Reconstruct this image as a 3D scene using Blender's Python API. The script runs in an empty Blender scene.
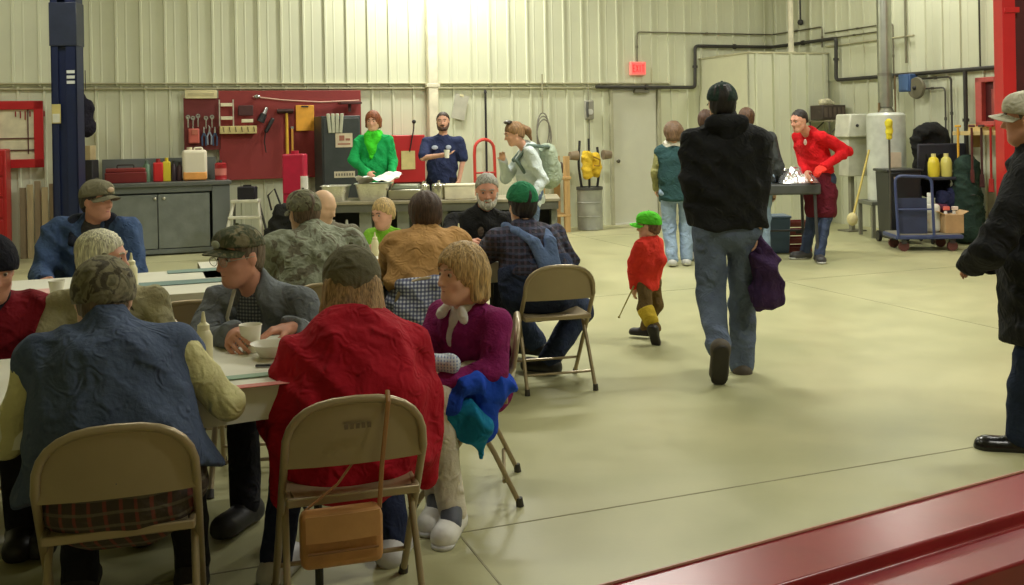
import bpy, bmesh, math, random
import numpy as np
from mathutils import Vector, Matrix

random.seed(7)
SC = bpy.context.scene
COL = SC.collection
PI = math.pi
CAMZ, ROLL, FPX, PX0, PY0 = 1.52, 0.018, 1000.0, 512.0, 130.0

# ---------------------------------------------------------------- placing
def unroll(x, y):
    dx, dy = x - PX0, y - PY0
    return dx - ROLL * dy, dy + ROLL * dx
def W(x, y, Y):
    """the place seen at photo position (x, y), Y metres into the hall"""
    dx, dy = unroll(x, y)
    return Vector((dx * Y / FPX, Y, CAMZ - dy * Y / FPX))
def G(x, y, z=0.0):
    """the place on the level z seen at photo position (x, y)"""
    dx, dy = unroll(x, y)
    Y = (CAMZ - z) * FPX / dy
    return Vector((dx * Y / FPX, Y, z))
AW = math.atan2(0.353, 0.935)                 # the back wall runs at this angle to the view
U = Vector((math.cos(AW), math.sin(AW), 0))   # along the back wall
NB = Vector((math.sin(AW), -math.cos(AW), 0)) # from the back wall into the hall
CRN = Vector((4.42, 16.79, 0))                # corner of back and right wall
NR = -U                                       # from the right wall into the hall
VR = NB                                       # along the right wall towards the viewer
def onplane(x, y, P, N):
    dx, dy = unroll(x, y)
    d = Vector((dx / FPX, 1, -dy / FPX))
    o = Vector((0, 0, CAMZ))
    t = (P - o).dot(N) / d.dot(N)
    return o + d * t
def BW(x, y, off=0.0): return onplane(x, y, CRN + NB * off, NB)
def RW(x, y, off=0.0): return onplane(x, y, CRN + NR * off, NR)

# ---------------------------------------------------------------- materials
def lin(c):
    return tuple(((v / 255) / 12.92 if v / 255 <= 0.04045 else ((v / 255 + 0.055) / 1.055) ** 2.4) for v in c)
MATS = {}
def newmat(name):
    m = bpy.data.materials.new(name); m.use_nodes = True
    nt = m.node_tree
    return m, nt, nt.nodes['Principled BSDF']
def bumpit(nt, bs, scale, strength, dist=0.01, coord=None, detail=4):
    n = nt.nodes.new('ShaderNodeTexNoise'); n.inputs['Scale'].default_value = scale; n.inputs['Detail'].default_value = detail
    b = nt.nodes.new('ShaderNodeBump'); b.inputs['Strength'].default_value = strength; b.inputs['Distance'].default_value = dist
    tc = nt.nodes.new('ShaderNodeTexCoord')
    nt.links.new(tc.outputs['Object'], n.inputs['Vector'])
    nt.links.new(n.outputs['Fac'], b.inputs['Height']); nt.links.new(b.outputs['Normal'], bs.inputs['Normal'])
    return tc, n
def mat(col, rough=0.6, metal=0.0, bump=0.15, bscale=30, var=0.12, vscale=6, spec=0.5, emit=None, es=1.0, sheen=0, trans=0, alpha=1):
    key = (tuple(col), rough, metal, bump, bscale, var, vscale, spec, emit, es, sheen, trans, alpha)
    if key in MATS: return MATS[key]
    m, nt, bs = newmat('m%03d' % len(MATS))
    c = lin(col)
    tc, n = bumpit(nt, bs, bscale, bump)
    if var > 0:
        n2 = nt.nodes.new('ShaderNodeTexNoise'); n2.inputs['Scale'].default_value = vscale; n2.inputs['Detail'].default_value = 5
        nt.links.new(tc.outputs['Object'], n2.inputs['Vector'])
        cr = nt.nodes.new('ShaderNodeValToRGB')
        cr.color_ramp.elements[0].position = 0.35; cr.color_ramp.elements[1].position = 0.65
        cr.color_ramp.elements[0].color = tuple(v * (1 - var) for v in c) + (1,)
        cr.color_ramp.elements[1].color = tuple(min(1, v * (1 + var)) for v in c) + (1,)
        nt.links.new(n2.outputs['Fac'], cr.inputs['Fac']); nt.links.new(cr.outputs['Color'], bs.inputs['Base Color'])
    else:
        bs.inputs['Base Color'].default_value = c + (1,)
    bs.inputs['Roughness'].default_value = rough; bs.inputs['Metallic'].default_value = metal
    bs.inputs['Specular IOR Level'].default_value = spec
    if sheen: bs.inputs['Sheen Weight'].default_value = sheen
    if trans: bs.inputs['Transmission Weight'].default_value = trans
    if alpha < 1: bs.inputs['Alpha'].default_value = alpha
    if emit:
        bs.inputs['Emission Color'].default_value = lin(emit) + (1,); bs.inputs['Emission Strength'].default_value = es
    MATS[key] = m
    return m
def cloth(col, bump=0.35, var=0.15, bs=90, rough=0.9, vs=8, fold=1.0):
    key = ('cloth', tuple(col), bump, var, bs, rough, vs, fold)
    if key in MATS: return MATS[key]
    m = mat(col, rough + 0.001 * len(MATS) / 100, 0, bump, bs, var, vs, 0.2)
    nt = m.node_tree; bs_ = nt.nodes['Principled BSDF']
    addfold(nt, bs_, fold)
    MATS[key] = m
    return m
def addfold(nt, bs_, fold=1.0, sc=6.5):
    tc = nt.nodes.new('ShaderNodeTexCoord')
    prev = bs_.inputs['Normal'].links[0].from_node if bs_.inputs['Normal'].links else None
    for scale, dist in ((sc, 0.035 * fold), (sc * 2.6, 0.012 * fold)):
        n = nt.nodes.new('ShaderNodeTexNoise'); n.inputs['Scale'].default_value = scale; n.inputs['Detail'].default_value = 2.5
        n.inputs['Distortion'].default_value = 1.6
        try: n.noise_type = 'RIDGED_MULTIFRACTAL'
        except Exception: pass
        nt.links.new(tc.outputs['Object'], n.inputs['Vector'])
        b = nt.nodes.new('ShaderNodeBump'); b.inputs['Strength'].default_value = 0.75; b.inputs['Distance'].default_value = dist
        nt.links.new(n.outputs['Fac'], b.inputs['Height'])
        if prev is not None: nt.links.new(prev.outputs['Normal'], b.inputs['Normal'])
        nt.links.new(b.outputs['Normal'], bs_.inputs['Normal']); prev = b
def paint(col, rough=0.4, var=0.06): return mat(col, rough, 0, 0.05, 20, var, 4)
def metal(col, rough=0.35, var=0.08): return mat(col, rough, 0.85, 0.05, 25, var, 6)
def plastic(col, rough=0.35): return mat(col, rough, 0, 0.02, 20, 0.03, 5)
def skin(col=(216, 168, 138)): col = tuple(int(v + (w - v) * 0.35) for v, w in zip(col, (226, 186, 160))); return mat(col, 0.5, 0, 0.08, 60, 0.08, 14, 0.4)
def hairm(col):
    key = ('hair', tuple(col))
    if key in MATS: return MATS[key]
    m, nt, bs = newmat('hair%d' % len(MATS))
    tc = nt.nodes.new('ShaderNodeTexCoord'); mp = nt.nodes.new('ShaderNodeMapping'); mp.inputs['Scale'].default_value = (1, 1, 0.12)
    n = nt.nodes.new('ShaderNodeTexNoise'); n.inputs['Scale'].default_value = 160; n.inputs['Detail'].default_value = 3
    nt.links.new(tc.outputs['Object'], mp.inputs['Vector']); nt.links.new(mp.outputs['Vector'], n.inputs['Vector'])
    cr = nt.nodes.new('ShaderNodeValToRGB'); c = lin(col)
    cr.color_ramp.elements[0].position = 0.3; cr.color_ramp.elements[1].position = 0.7
    cr.color_ramp.elements[0].color = tuple(v * 0.35 for v in c) + (1,); cr.color_ramp.elements[1].color = tuple(min(1, v * 1.3) for v in c) + (1,)
    nt.links.new(n.outputs['Fac'], cr.inputs['Fac']); nt.links.new(cr.outputs['Color'], bs.inputs['Base Color'])
    b = nt.nodes.new('ShaderNodeBump'); b.inputs['Strength'].default_value = 0.6; b.inputs['Distance'].default_value = 0.006
    nt.links.new(n.outputs['Fac'], b.inputs['Height']); nt.links.new(b.outputs['Normal'], bs.inputs['Normal'])
    bs.inputs['Roughness'].default_value = 0.6
    MATS[key] = m
    return m
def camo(c1, c2, c3, scale=14):
    key = ('camo', c1, c2, c3, scale)
    if key in MATS: return MATS[key]
    m, nt, bs = newmat('camo%d' % len(MATS))
    tc, n = bumpit(nt, bs, 80, 0.3)
    a = nt.nodes.new('ShaderNodeTexNoise'); a.inputs['Scale'].default_value = scale; a.inputs['Detail'].default_value = 3; a.inputs['Distortion'].default_value = 0.8
    nt.links.new(tc.outputs['Object'], a.inputs['Vector'])
    cr = nt.nodes.new('ShaderNodeValToRGB'); cr.color_ramp.interpolation = 'LINEAR'
    e = cr.color_ramp.elements
    e[0].position = 0.40; e[0].color = lin(c1) + (1,); e[1].position = 0.47; e[1].color = lin(c2) + (1,)
    x = e.new(0.54); x.color = lin(c2) + (1,); x = e.new(0.60); x.color = lin(c3) + (1,)
    nt.links.new(a.outputs['Fac'], cr.inputs['Fac']); nt.links.new(cr.outputs['Color'], bs.inputs['Base Color'])
    bs.inputs['Roughness'].default_value = 0.9
    addfold(nt, bs)
    MATS[key] = m
    return m
def plaid(base, s1, s2, scale=40, thin=0.8, ax=('X', 'Z')):
    key = ('plaid', base, s1, s2, scale, thin, ax)
    if key in MATS: return MATS[key]
    m, nt, bs = newmat('plaid%d' % len(MATS))
    tc, n = bumpit(nt, bs, 90, 0.3)
    prev = None
    for axis, col in ((ax[0], s1), (ax[1], s2)):
        w = nt.nodes.new('ShaderNodeTexWave'); w.wave_type = 'BANDS'; w.bands_direction = axis
        w.inputs['Scale'].default_value = scale; w.inputs['Distortion'].default_value = 0.6
        nt.links.new(tc.outputs['Object'], w.inputs['Vector'])
        cr = nt.nodes.new('ShaderNodeValToRGB'); cr.color_ramp.elements[0].position = thin - 0.12; cr.color_ramp.elements[1].position = thin
        nt.links.new(w.outputs['Fac'], cr.inputs['Fac'])
        mx = nt.nodes.new('ShaderNodeMix'); mx.data_type = 'RGBA'
        ml = nt.nodes.new('ShaderNodeMath'); ml.operation = 'MULTIPLY'; ml.inputs[1].default_value = 0.75
        nt.links.new(cr.outputs['Color'], ml.inputs[0]); nt.links.new(ml.outputs[0], mx.inputs['Factor'])
        if prev is None: mx.inputs[6].default_value = lin(base) + (1,)
        else: nt.links.new(prev, mx.inputs[6])
        mx.inputs[7].default_value = lin(col) + (1,)
        prev = mx.outputs[2]
    nt.links.new(prev, bs.inputs['Base Color']); bs.inputs['Roughness'].default_value = 0.9
    addfold(nt, bs)
    MATS[key] = m
    return m
def wood(col, scale=3):
    key = ('wood', col, scale)
    if key in MATS: return MATS[key]
    m, nt, bs = newmat('wood%d' % len(MATS))
    tc, n = bumpit(nt, bs, 60, 0.1)
    mp = nt.nodes.new('ShaderNodeMapping'); mp.inputs['Scale'].default_value = (12, 12, 1)
    a = nt.nodes.new('ShaderNodeTexNoise'); a.inputs['Scale'].default_value = scale; a.inputs['Distortion'].default_value = 1.5
    nt.links.new(tc.outputs['Object'], mp.inputs['Vector']); nt.links.new(mp.outputs['Vector'], a.inputs['Vector'])
    cr = nt.nodes.new('ShaderNodeValToRGB'); c = lin(col)
    cr.color_ramp.elements[0].color = tuple(v * 0.6 for v in c) + (1,); cr.color_ramp.elements[1].color = tuple(min(1, v * 1.3) for v in c) + (1,)
    nt.links.new(a.outputs['Fac'], cr.inputs['Fac']); nt.links.new(cr.outputs['Color'], bs.inputs['Base Color'])
    bs.inputs['Roughness'].default_value = 0.6
    MATS[key] = m
    return m

# ---------------------------------------------------------------- objects
def thing(name, label, cat, loc=(0, 0, 0), rz=0.0, group=None):
    o = bpy.data.objects.new(name, None); COL.objects.link(o)
    o.location = loc; o.rotation_euler = (0, 0, rz); o.empty_display_size = 0.1
    o['label'] = label; o['category'] = cat
    if group: o['group'] = group
    return o
def tag(o, label, cat, group=None):
    o['label'] = label; o['category'] = cat
    if group: o['group'] = group
    return o
def relabel(o, label, cat=None):
    o['label'] = label
    if cat: o['category'] = cat
    return o
def copy_tree(o, parent=None):
    c = o.copy(); COL.objects.link(c)
    if parent is not None: c.parent = parent
    for ch in list(o.children): copy_tree(ch, c)
    return c

class MB:
    """collects simple shapes and links them as ONE mesh object"""
    def __init__(s): s.bm = bmesh.new()
    def _xf(s, vs, rot, c):
        M = Matrix.Translation(Vector(c)) @ (rot.to_4x4() if rot is not None else Matrix.Identity(4))
        bmesh.ops.transform(s.bm, matrix=M, verts=vs)
    def box(s, c, d, rot=None, taper=None):
        r = bmesh.ops.create_cube(s.bm, size=1.0); vs = r['verts']
        for v in vs:
            v.co = Vector((v.co.x * d[0], v.co.y * d[1], v.co.z * d[2]))
            if taper and v.co.z > 0: v.co.x *= taper; v.co.y *= taper
        s._xf(vs, rot, c); return s
    def cyl(s, a, b, r1, r2=None, n=16, caps=True):
        a, b = Vector(a), Vector(b); r2 = r1 if r2 is None else r2
        d = b - a
        r = bmesh.ops.create_cone(s.bm, cap_ends=caps, segments=n, radius1=r1, radius2=r2, depth=d.length)
        q = Vector((0, 0, 1)).rotation_difference(d.normalized()).to_matrix()
        s._xf(r['verts'], q, (a + b) / 2); return s
    def sph(s, c, r, d=(1, 1, 1), n=16, rot=None):
        q = bmesh.ops.create_uvsphere(s.bm, u_segments=n, v_segments=max(6, n // 2), radius=r)
        for v in q['verts']: v.co = Vector((v.co.x * d[0], v.co.y * d[1], v.co.z * d[2]))
        s._xf(q['verts'], rot, c); return s
    def tube(s, pts, r, n=8, closed=False, flat=None):
        pts = [Vector(p) for p in pts]; rings = []
        N = len(pts); up = None
        for i, p in enumerate(pts):
            if closed: t = (pts[(i + 1) % N] - pts[i - 1]).normalized()
            else: t = (pts[min(i + 1, N - 1)] - pts[max(i - 1, 0)]).normalized()
            if up is None:
                up = Vector((0, 0, 1)) if abs(t.z) < 0.9 else Vector((0, 1, 0))
            sd = t.cross(up).normalized(); up = sd.cross(t).normalized()
            rr = r[i] if isinstance(r, (list, tuple)) else r
            ring = []
            for k in range(n):
                a = 2 * PI * k / n
                ring.append(s.bm.verts.new(p + sd * math.cos(a) * rr + up * math.sin(a) * rr * (flat or 1)))
            rings.append(ring)
        for i in range(N if closed else N - 1):
            A, B = rings[i], rings[(i + 1) % N]
            for k in range(n): s.bm.faces.new((A[k], A[(k + 1) % n], B[(k + 1) % n], B[k]))
        if not closed:
            s.bm.faces.new(list(reversed(rings[0]))); s.bm.faces.new(rings[-1])
        return s
    def lathe(s, prof, c=(0, 0, 0), n=20, rot=None, d=(1, 1)):
        rings = []; new = []
        for (r, z) in prof:
            if r < 1e-5:
                v = s.bm.verts.new((0, 0, z)); rings.append([v]); new.append(v)
            else:
                ring = [s.bm.verts.new((r * math.cos(2 * PI * k / n) * d[0], r * math.sin(2 * PI * k / n) * d[1], z)) for k in range(n)]
                rings.append(ring); new += ring
        for A, B in zip(rings, rings[1:]):
            for k in range(n):
                if len(A) == 1 and len(B) == 1: continue
                if len(A) == 1: s.bm.faces.new((A[0], B[k], B[(k + 1) % n]))
                elif len(B) == 1: s.bm.faces.new((A[k], A[(k + 1) % n], B[0]))
                else: s.bm.faces.new((A[k], A[(k + 1) % n], B[(k + 1) % n], B[k]))
        s._xf(new, rot, c); return s
    def prism(s, pts, z0, z1, rot=None, c=(0, 0, 0)):
        """outline in x, y pulled from z0 to z1"""
        lo = [s.bm.verts.new((p[0], p[1], z0)) for p in pts]; hi = [s.bm.verts.new((p[0], p[1], z1)) for p in pts]
        n = len(pts)
        s.bm.faces.new(list(reversed(lo))); s.bm.faces.new(hi)
        for k in range(n): s.bm.faces.new((lo[k], lo[(k + 1) % n], hi[(k + 1) % n], hi[k]))
        s._xf(lo + hi, rot, c); return s
    def grid(s, fn, nu, nv, thick=0.0, closeu=False):
        """sheet fn(u,v) -> point, u,v in 0..1, with a thickness"""
        V = [[s.bm.verts.new(fn(i / (nu - 1), j / (nv - 1))) for j in range(nv)] for i in range(nu)]
        fs = [s.bm.faces.new((V[i][j], V[i + 1][j], V[i + 1][j + 1], V[i][j + 1])) for i in range(nu - 1) for j in range(nv - 1)]
        if thick:
            bmesh.ops.recalc_face_normals(s.bm, faces=fs)
            bmesh.ops.solidify(s.bm, geom=fs, thickness=thick)
        return s
    def build(s, name, m, parent=None, bevel=0.0, smooth=True, sub=0, loc=None, rz=None, seg=2):
        bmesh.ops.recalc_face_normals(s.bm, faces=s.bm.faces)
        me = bpy.data.meshes.new(name); s.bm.to_mesh(me); s.bm.free()
        if m: me.materials.append(m)
        o = bpy.data.objects.new(name, me); COL.objects.link(o)
        if parent is not None: o.parent = parent
        if loc is not None: o.location = loc
        if rz is not None: o.rotation_euler = (0, 0, rz)
        if smooth:
            for p in me.polygons: p.use_smooth = True
            me.set_sharp_from_angle(angle=math.radians(38))
        if bevel:
            b = o.modifiers.new('b', 'BEVEL'); b.width = bevel; b.segments = seg; b.limit_method = 'ANGLE'; b.angle_limit = math.radians(40)
        if sub:
            q = o.modifiers.new('s', 'SUBSURF'); q.levels = sub; q.render_levels = sub
        return o
def struct(o): o['kind'] = 'structure'; return o
def arc(c, r, a0, a1, n, plane='xz'):
    out = []
    for i in range(n + 1):
        a = a0 + (a1 - a0) * i / n
        p = (math.cos(a) * r, math.sin(a) * r)
        out.append(Vector(c) + (Vector((p[0], 0, p[1])) if plane == 'xz' else Vector((p[0], p[1], 0)) if plane == 'xy' else Vector((0, p[0], p[1]))))
    return out
FONT5 = {  # strokes on a 4 x 6 grid
 'E': [((0,0),(0,6)),((0,6),(4,6)),((0,3),(3,3)),((0,0),(4,0))],
 'X': [((0,0),(4,6)),((0,6),(4,0))],
 'I': [((2,0),(2,6))],
 'T': [((2,0),(2,6)),((0,6),(4,6))]}

# ---------------------------------------------------------------- rounded bodies from distance fields
def V3(v): return np.array([v[0], v[1], v[2]], dtype=np.float64)
def ln(v):
    n = math.sqrt(v[0] ** 2 + v[1] ** 2 + v[2] ** 2); return np.array(v) / max(n, 1e-9)
class SDF:
    def __init__(s): s.p = []; s.fold = None
    def cap(s, a, b, ra, rb=None, k=0.03, w=1.0, wd=None, op='u'):
        s.p.append((op, 'cap', k, V3(a), V3(b), ra, ra if rb is None else rb, w, None if wd is None else ln(V3(wd)))); return s
    def ell(s, c, r, k=0.02, fr=None, op='u'):
        s.p.append((op, 'ell', k, V3(c), np.array(r, float), None if fr is None else np.array([ln(V3(q)) for q in fr]))); return s
    def cut(s, pt, n, k=0.004):
        """keeps the side that n points away from"""
        s.p.append(('i', 'pl', k, V3(pt), ln(V3(n)))); return s
    def ev(s, P):
        D = None
        for q in s.p:
            op, ty, k = q[0], q[1], q[2]
            if ty == 'cap':
                a, b, ra, rb, w, wd = q[3:]
                ba = b - a; pa = P - a
                if wd is not None and w != 1.0:
                    f = 1 - 1.0 / w
                    pa = pa - np.outer(pa @ wd, wd) * f; ba = ba - (ba @ wd) * wd * f
                h = np.clip(pa @ ba / max(ba @ ba, 1e-9), 0, 1)
                e = pa - h[:, None] * ba
                d = np.sqrt((e * e).sum(1)) - (ra + (rb - ra) * h)
            elif ty == 'ell':
                c, r, fr = q[3:]
                e = P - c
                if fr is not None: e = e @ fr.T
                e = e / r
                d = (np.sqrt((e * e).sum(1)) - 1) * r.min()
            else:
                d = (P - q[3]) @ q[4]
            if D is None: D = d; continue
            if op == 'u':
                h = np.clip(0.5 + 0.5 * (D - d) / k, 0, 1); D = D * (1 - h) + d * h - k * h * (1 - h)
            else:
                if op == 's': d = -d
                h = np.clip(0.5 - 0.5 * (D - d) / k, 0, 1); D = D * (1 - h) + d * h + k * h * (1 - h)
        if s.fold and len(s.fold) == 3:                     # strands of hair round the head's own axis
            amp, ph, (c, r, f, u) = s.fold
            e = P - c; rx, fy, uz = e @ r, e @ f, e @ u
            an = np.arctan2(rx, fy - 0.02)
            D = D + amp * (np.sin(21 * an + 2.2 * np.sin(26 * uz + ph) + 9 * uz) * 0.6 + 0.5 * np.sin(9 * an + 30 * uz + ph))
        elif s.fold:
            amp, ph = s.fold
            x, y, z = P[:, 0], P[:, 1], P[:, 2]
            a1 = 15 * (z * 0.8 + x * 0.5 - y * 0.3) + 2.2 * np.sin(7 * y + 6 * x + 5 * z + ph)
            a2 = 27 * (x * 0.7 - z * 0.5 + y * 0.5) + 2 * np.sin(11 * z + 8 * x + ph)
            D = D + amp * (0.9 * (2 * np.abs(np.sin(a1)) - 1.2) + 0.5 * (2 * np.abs(np.sin(a2)) - 1.2))
        return D
    def bounds(s):
        lo = np.full(3, 1e9); hi = np.full(3, -1e9)
        for q in s.p:
            if q[0] != 'u': continue
            if q[1] == 'cap':
                r = max(q[5], q[6]) * (q[7] if q[8] is not None else 1) + 0.03
                for e in (q[3], q[4]): lo = np.minimum(lo, e - r); hi = np.maximum(hi, e + r)
            else:
                r = q[4].max() + 0.03
                lo = np.minimum(lo, q[3] - r); hi = np.maximum(hi, q[3] + r)
        return lo, hi
    def mesh(s, vox):
        B = 8
        lo, hi = s.bounds(); h = vox
        nb = np.ceil((hi - lo) / (h * B)).astype(int)
        gi = np.stack(np.meshgrid(*[np.arange(n) for n in nb], indexing='ij'), -1).reshape(-1, 3)
        cen = lo + (gi + 0.5) * B * h
        d = s.ev(cen)
        gi = gi[np.abs(d) < B * h * 0.87 * 1.25 + 0.03]
        off = np.stack(np.meshgrid(*[np.arange(B + 1)] * 3, indexing='ij'), -1).reshape(-1, 3)
        NY = nb[1] * B + 2; NZ = nb[2] * B + 2
        ids, pos = [], []; edges = []
        C8 = [(i, j, k) for i in (0, 1) for j in (0, 1) for k in (0, 1)]
        E12 = [(a, b) for a in range(8) for b in range(a + 1, 8) if sum(abs(C8[a][t] - C8[b][t]) for t in range(3)) == 1]
        for c0 in range(0, len(gi), 400):
            g = gi[c0:c0 + 400]
            idx = g[:, None, :] * B + off[None]
            D = s.ev((lo + idx.reshape(-1, 3) * h)).reshape(len(g), B + 1, B + 1, B + 1)
            S = D < 0
            cs = [S[:, i:i + B, j:j + B, k:k + B] for i, j, k in C8]
            allv = np.logical_and.reduce(cs); anyv = np.logical_or.reduce(cs)
            w = np.argwhere(anyv & ~allv)
            if len(w) == 0: continue
            dv = np.stack([D[w[:, 0], w[:, 1] + i, w[:, 2] + j, w[:, 3] + k] for i, j, k in C8], 1)
            acc = np.zeros((len(w), 3)); cnt = np.zeros(len(w))
            for a, b in E12:
                da, db = dv[:, a], dv[:, b]
                m = (da < 0) != (db < 0)
                t = np.where(m, da / np.where(m, da - db, 1), 0)
                pa, pb = np.array(C8[a], float), np.array(C8[b], float)
                acc += np.where(m[:, None], pa + t[:, None] * (pb - pa), 0); cnt += m
            cell = g[w[:, 0]] * B + w[:, 1:]
            pos.append(lo + (cell + acc / cnt[:, None]) * h)
            ids.append((cell[:, 0] * NY + cell[:, 1]) * NZ + cell[:, 2])
            for ax in range(3):
                sl0 = [slice(None)] + [slice(0, B)] * 3
                sl1 = list(sl0); sl1[ax + 1] = slice(1, B + 1)
                A = S[tuple(sl0)]; Bq = S[tuple(sl1)]
                e = np.argwhere(A != Bq)
                if len(e):
                    v = g[e[:, 0]] * B + e[:, 1:]
                    edges.append(np.concatenate([v, np.full((len(e), 1), ax), A[e[:, 0], e[:, 1], e[:, 2], e[:, 3]][:, None].astype(int)], 1))
        ids = np.concatenate(ids); pos = np.concatenate(pos); edges = np.concatenate(edges)
        o = np.argsort(ids); ids = ids[o]; pos = pos[o]
        ax = edges[:, 3]; fl = edges[:, 4]
        quads = []
        for a in range(3):
            m = ax == a; v = edges[m][:, :3]; f = fl[m]
            b, c = (a + 1) % 3, (a + 2) % 3
            Q = []
            for sb, sc_ in ((0, 0), (-1, 0), (-1, -1), (0, -1)):
                t = v.copy(); t[:, b] += sb; t[:, c] += sc_
                k = (t[:, 0] * NY + t[:, 1]) * NZ + t[:, 2]
                p = np.clip(np.searchsorted(ids, k), 0, len(ids) - 1)
                Q.append(np.where(ids[p] == k, p, -1))
            Q = np.stack(Q, 1); ok = (Q >= 0).all(1)
            Q = Q[ok]; f = f[ok]
            Q = np.where(f[:, None] == 1, Q, Q[:, ::-1])
            quads.append(Q)
        return pos, np.concatenate(quads)
    def build(s, name, m, parent, vox=0.012):
        pos, q = s.mesh(vox)
        base = np.zeros(3); q_ = parent
        while q_ is not None: base = base + V3(q_.location); q_ = q_.parent
        pos = pos - base
        me = bpy.data.meshes.new(name)
        me.vertices.add(len(pos)); me.vertices.foreach_set('co', pos.astype(np.float32).ravel())
        me.loops.add(q.size); me.loops.foreach_set('vertex_index', q.astype(np.int32).ravel())
        me.polygons.add(len(q)); me.polygons.foreach_set('loop_start', np.arange(0, q.size, 4, dtype=np.int32))
        me.polygons.foreach_set('loop_total', np.full(len(q), 4, dtype=np.int32))
        me.update(calc_edges=True)
        me.polygons.foreach_set('use_smooth', np.ones(len(q), dtype=bool))
        me.materials.append(m)
        o = bpy.data.objects.new(name, me); COL.objects.link(o)
        if parent is not None: o.parent = parent
        return o
# ---------------------------------------------------------------- people
def dirs(deg, pitch=0.0, roll=0.0):
    a, p, q = math.radians(deg), math.radians(pitch), math.radians(roll)
    f = Vector((math.sin(a) * math.cos(p), math.cos(a) * math.cos(p), -math.sin(p)))
    r = Vector((math.cos(a), -math.sin(a), 0)); u = r.cross(f)
    r2 = r * math.cos(q) - u * math.sin(q); u2 = u * math.cos(q) + r * math.sin(q)
    return r2, f, u2
class Fig:
    """a posed figure: all joints are points of the hall"""
    def __init__(s, hip, neck, head, yaw=0, hyaw=None, hpitch=0, hroll=0, sh=0.19, hipw=0.095, k=1.0, hs=1.0,
                 elR=None, haR=None, elL=None, haL=None, knR=None, anR=None, knL=None, anL=None, toe=None, toeR=None, toeL=None,
                 sit=False, hunch=0.0, girth=1.0, belly=0.0, shdrop=0.055, curl=0.6, palm=None, hd=None):
        s.__dict__.update(locals()); del s.__dict__['s']
        s.hip, s.neck, s.head = Vector(hip), Vector(neck), Vector(head)
        s.r, s.f, s.u = dirs(yaw)
        s.hr, s.hf, s.hu = dirs(yaw if hyaw is None else hyaw, hpitch, hroll)
        ax = (s.neck - s.hip).normalized()
        s.ax = ax
        s.mid = s.hip.lerp(s.neck, 0.38) - s.f * hunch
        s.chest = s.hip.lerp(s.neck, 0.74) - s.f * hunch * 0.6
        s.shR = s.neck + s.r * sh - ax * shdrop * k; s.shL = s.neck - s.r * sh - ax * shdrop * k
        def rel(base, o, side):
            if o is None: return None
            if isinstance(o, Vector): return o
            return base + s.r * o[0] * side * k + s.f * o[1] * k + Vector((0, 0, o[2] * k))
        if sit:
            dE, dH = (0.06, 0.12, -0.24), (-0.08, 0.23, -0.02)
            dK, dA = (0.06, 0.40, 0.03), (0.02, 0.02, None)
        else:
            dE, dH = (0.05, -0.02, -0.27), (0.02, 0.05, -0.24)
            dK, dA = (0.0, 0.02, -0.42), (0.0, -0.02, None)
        s.elR = rel(s.shR, elR or dE, 1); s.elL = rel(s.shL, elL or dE, -1)
        s.haR = rel(s.elR, haR or dH, 1); s.haL = rel(s.elL, haL or dH, -1)
        s.hpR = s.hip + s.r * hipw; s.hpL = s.hip - s.r * hipw
        s.knR = rel(s.hpR, knR or dK, 1); s.knL = rel(s.hpL, knL or dK, -1)
        def ank(kn, a, side):
            if isinstance(a, Vector): return a
            a = a or dA
            p = kn + s.r * a[0] * side + s.f * a[1]; p.z = 0.085 * k if a[2] is None else a[2]
            return p
        s.anR = ank(s.knR, anR, 1); s.anL = ank(s.knL, anL, -1)
        s.base = Vector(((s.anR.x + s.anL.x) / 2, (s.anR.y + s.anL.y) / 2, 0)) if not sit else Vector((s.hip.x, s.hip.y, 0))
        td = dirs(toe)[1] if toe is not None else s.f
        s.tdR = toeR or td; s.tdL = toeL or td

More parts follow.
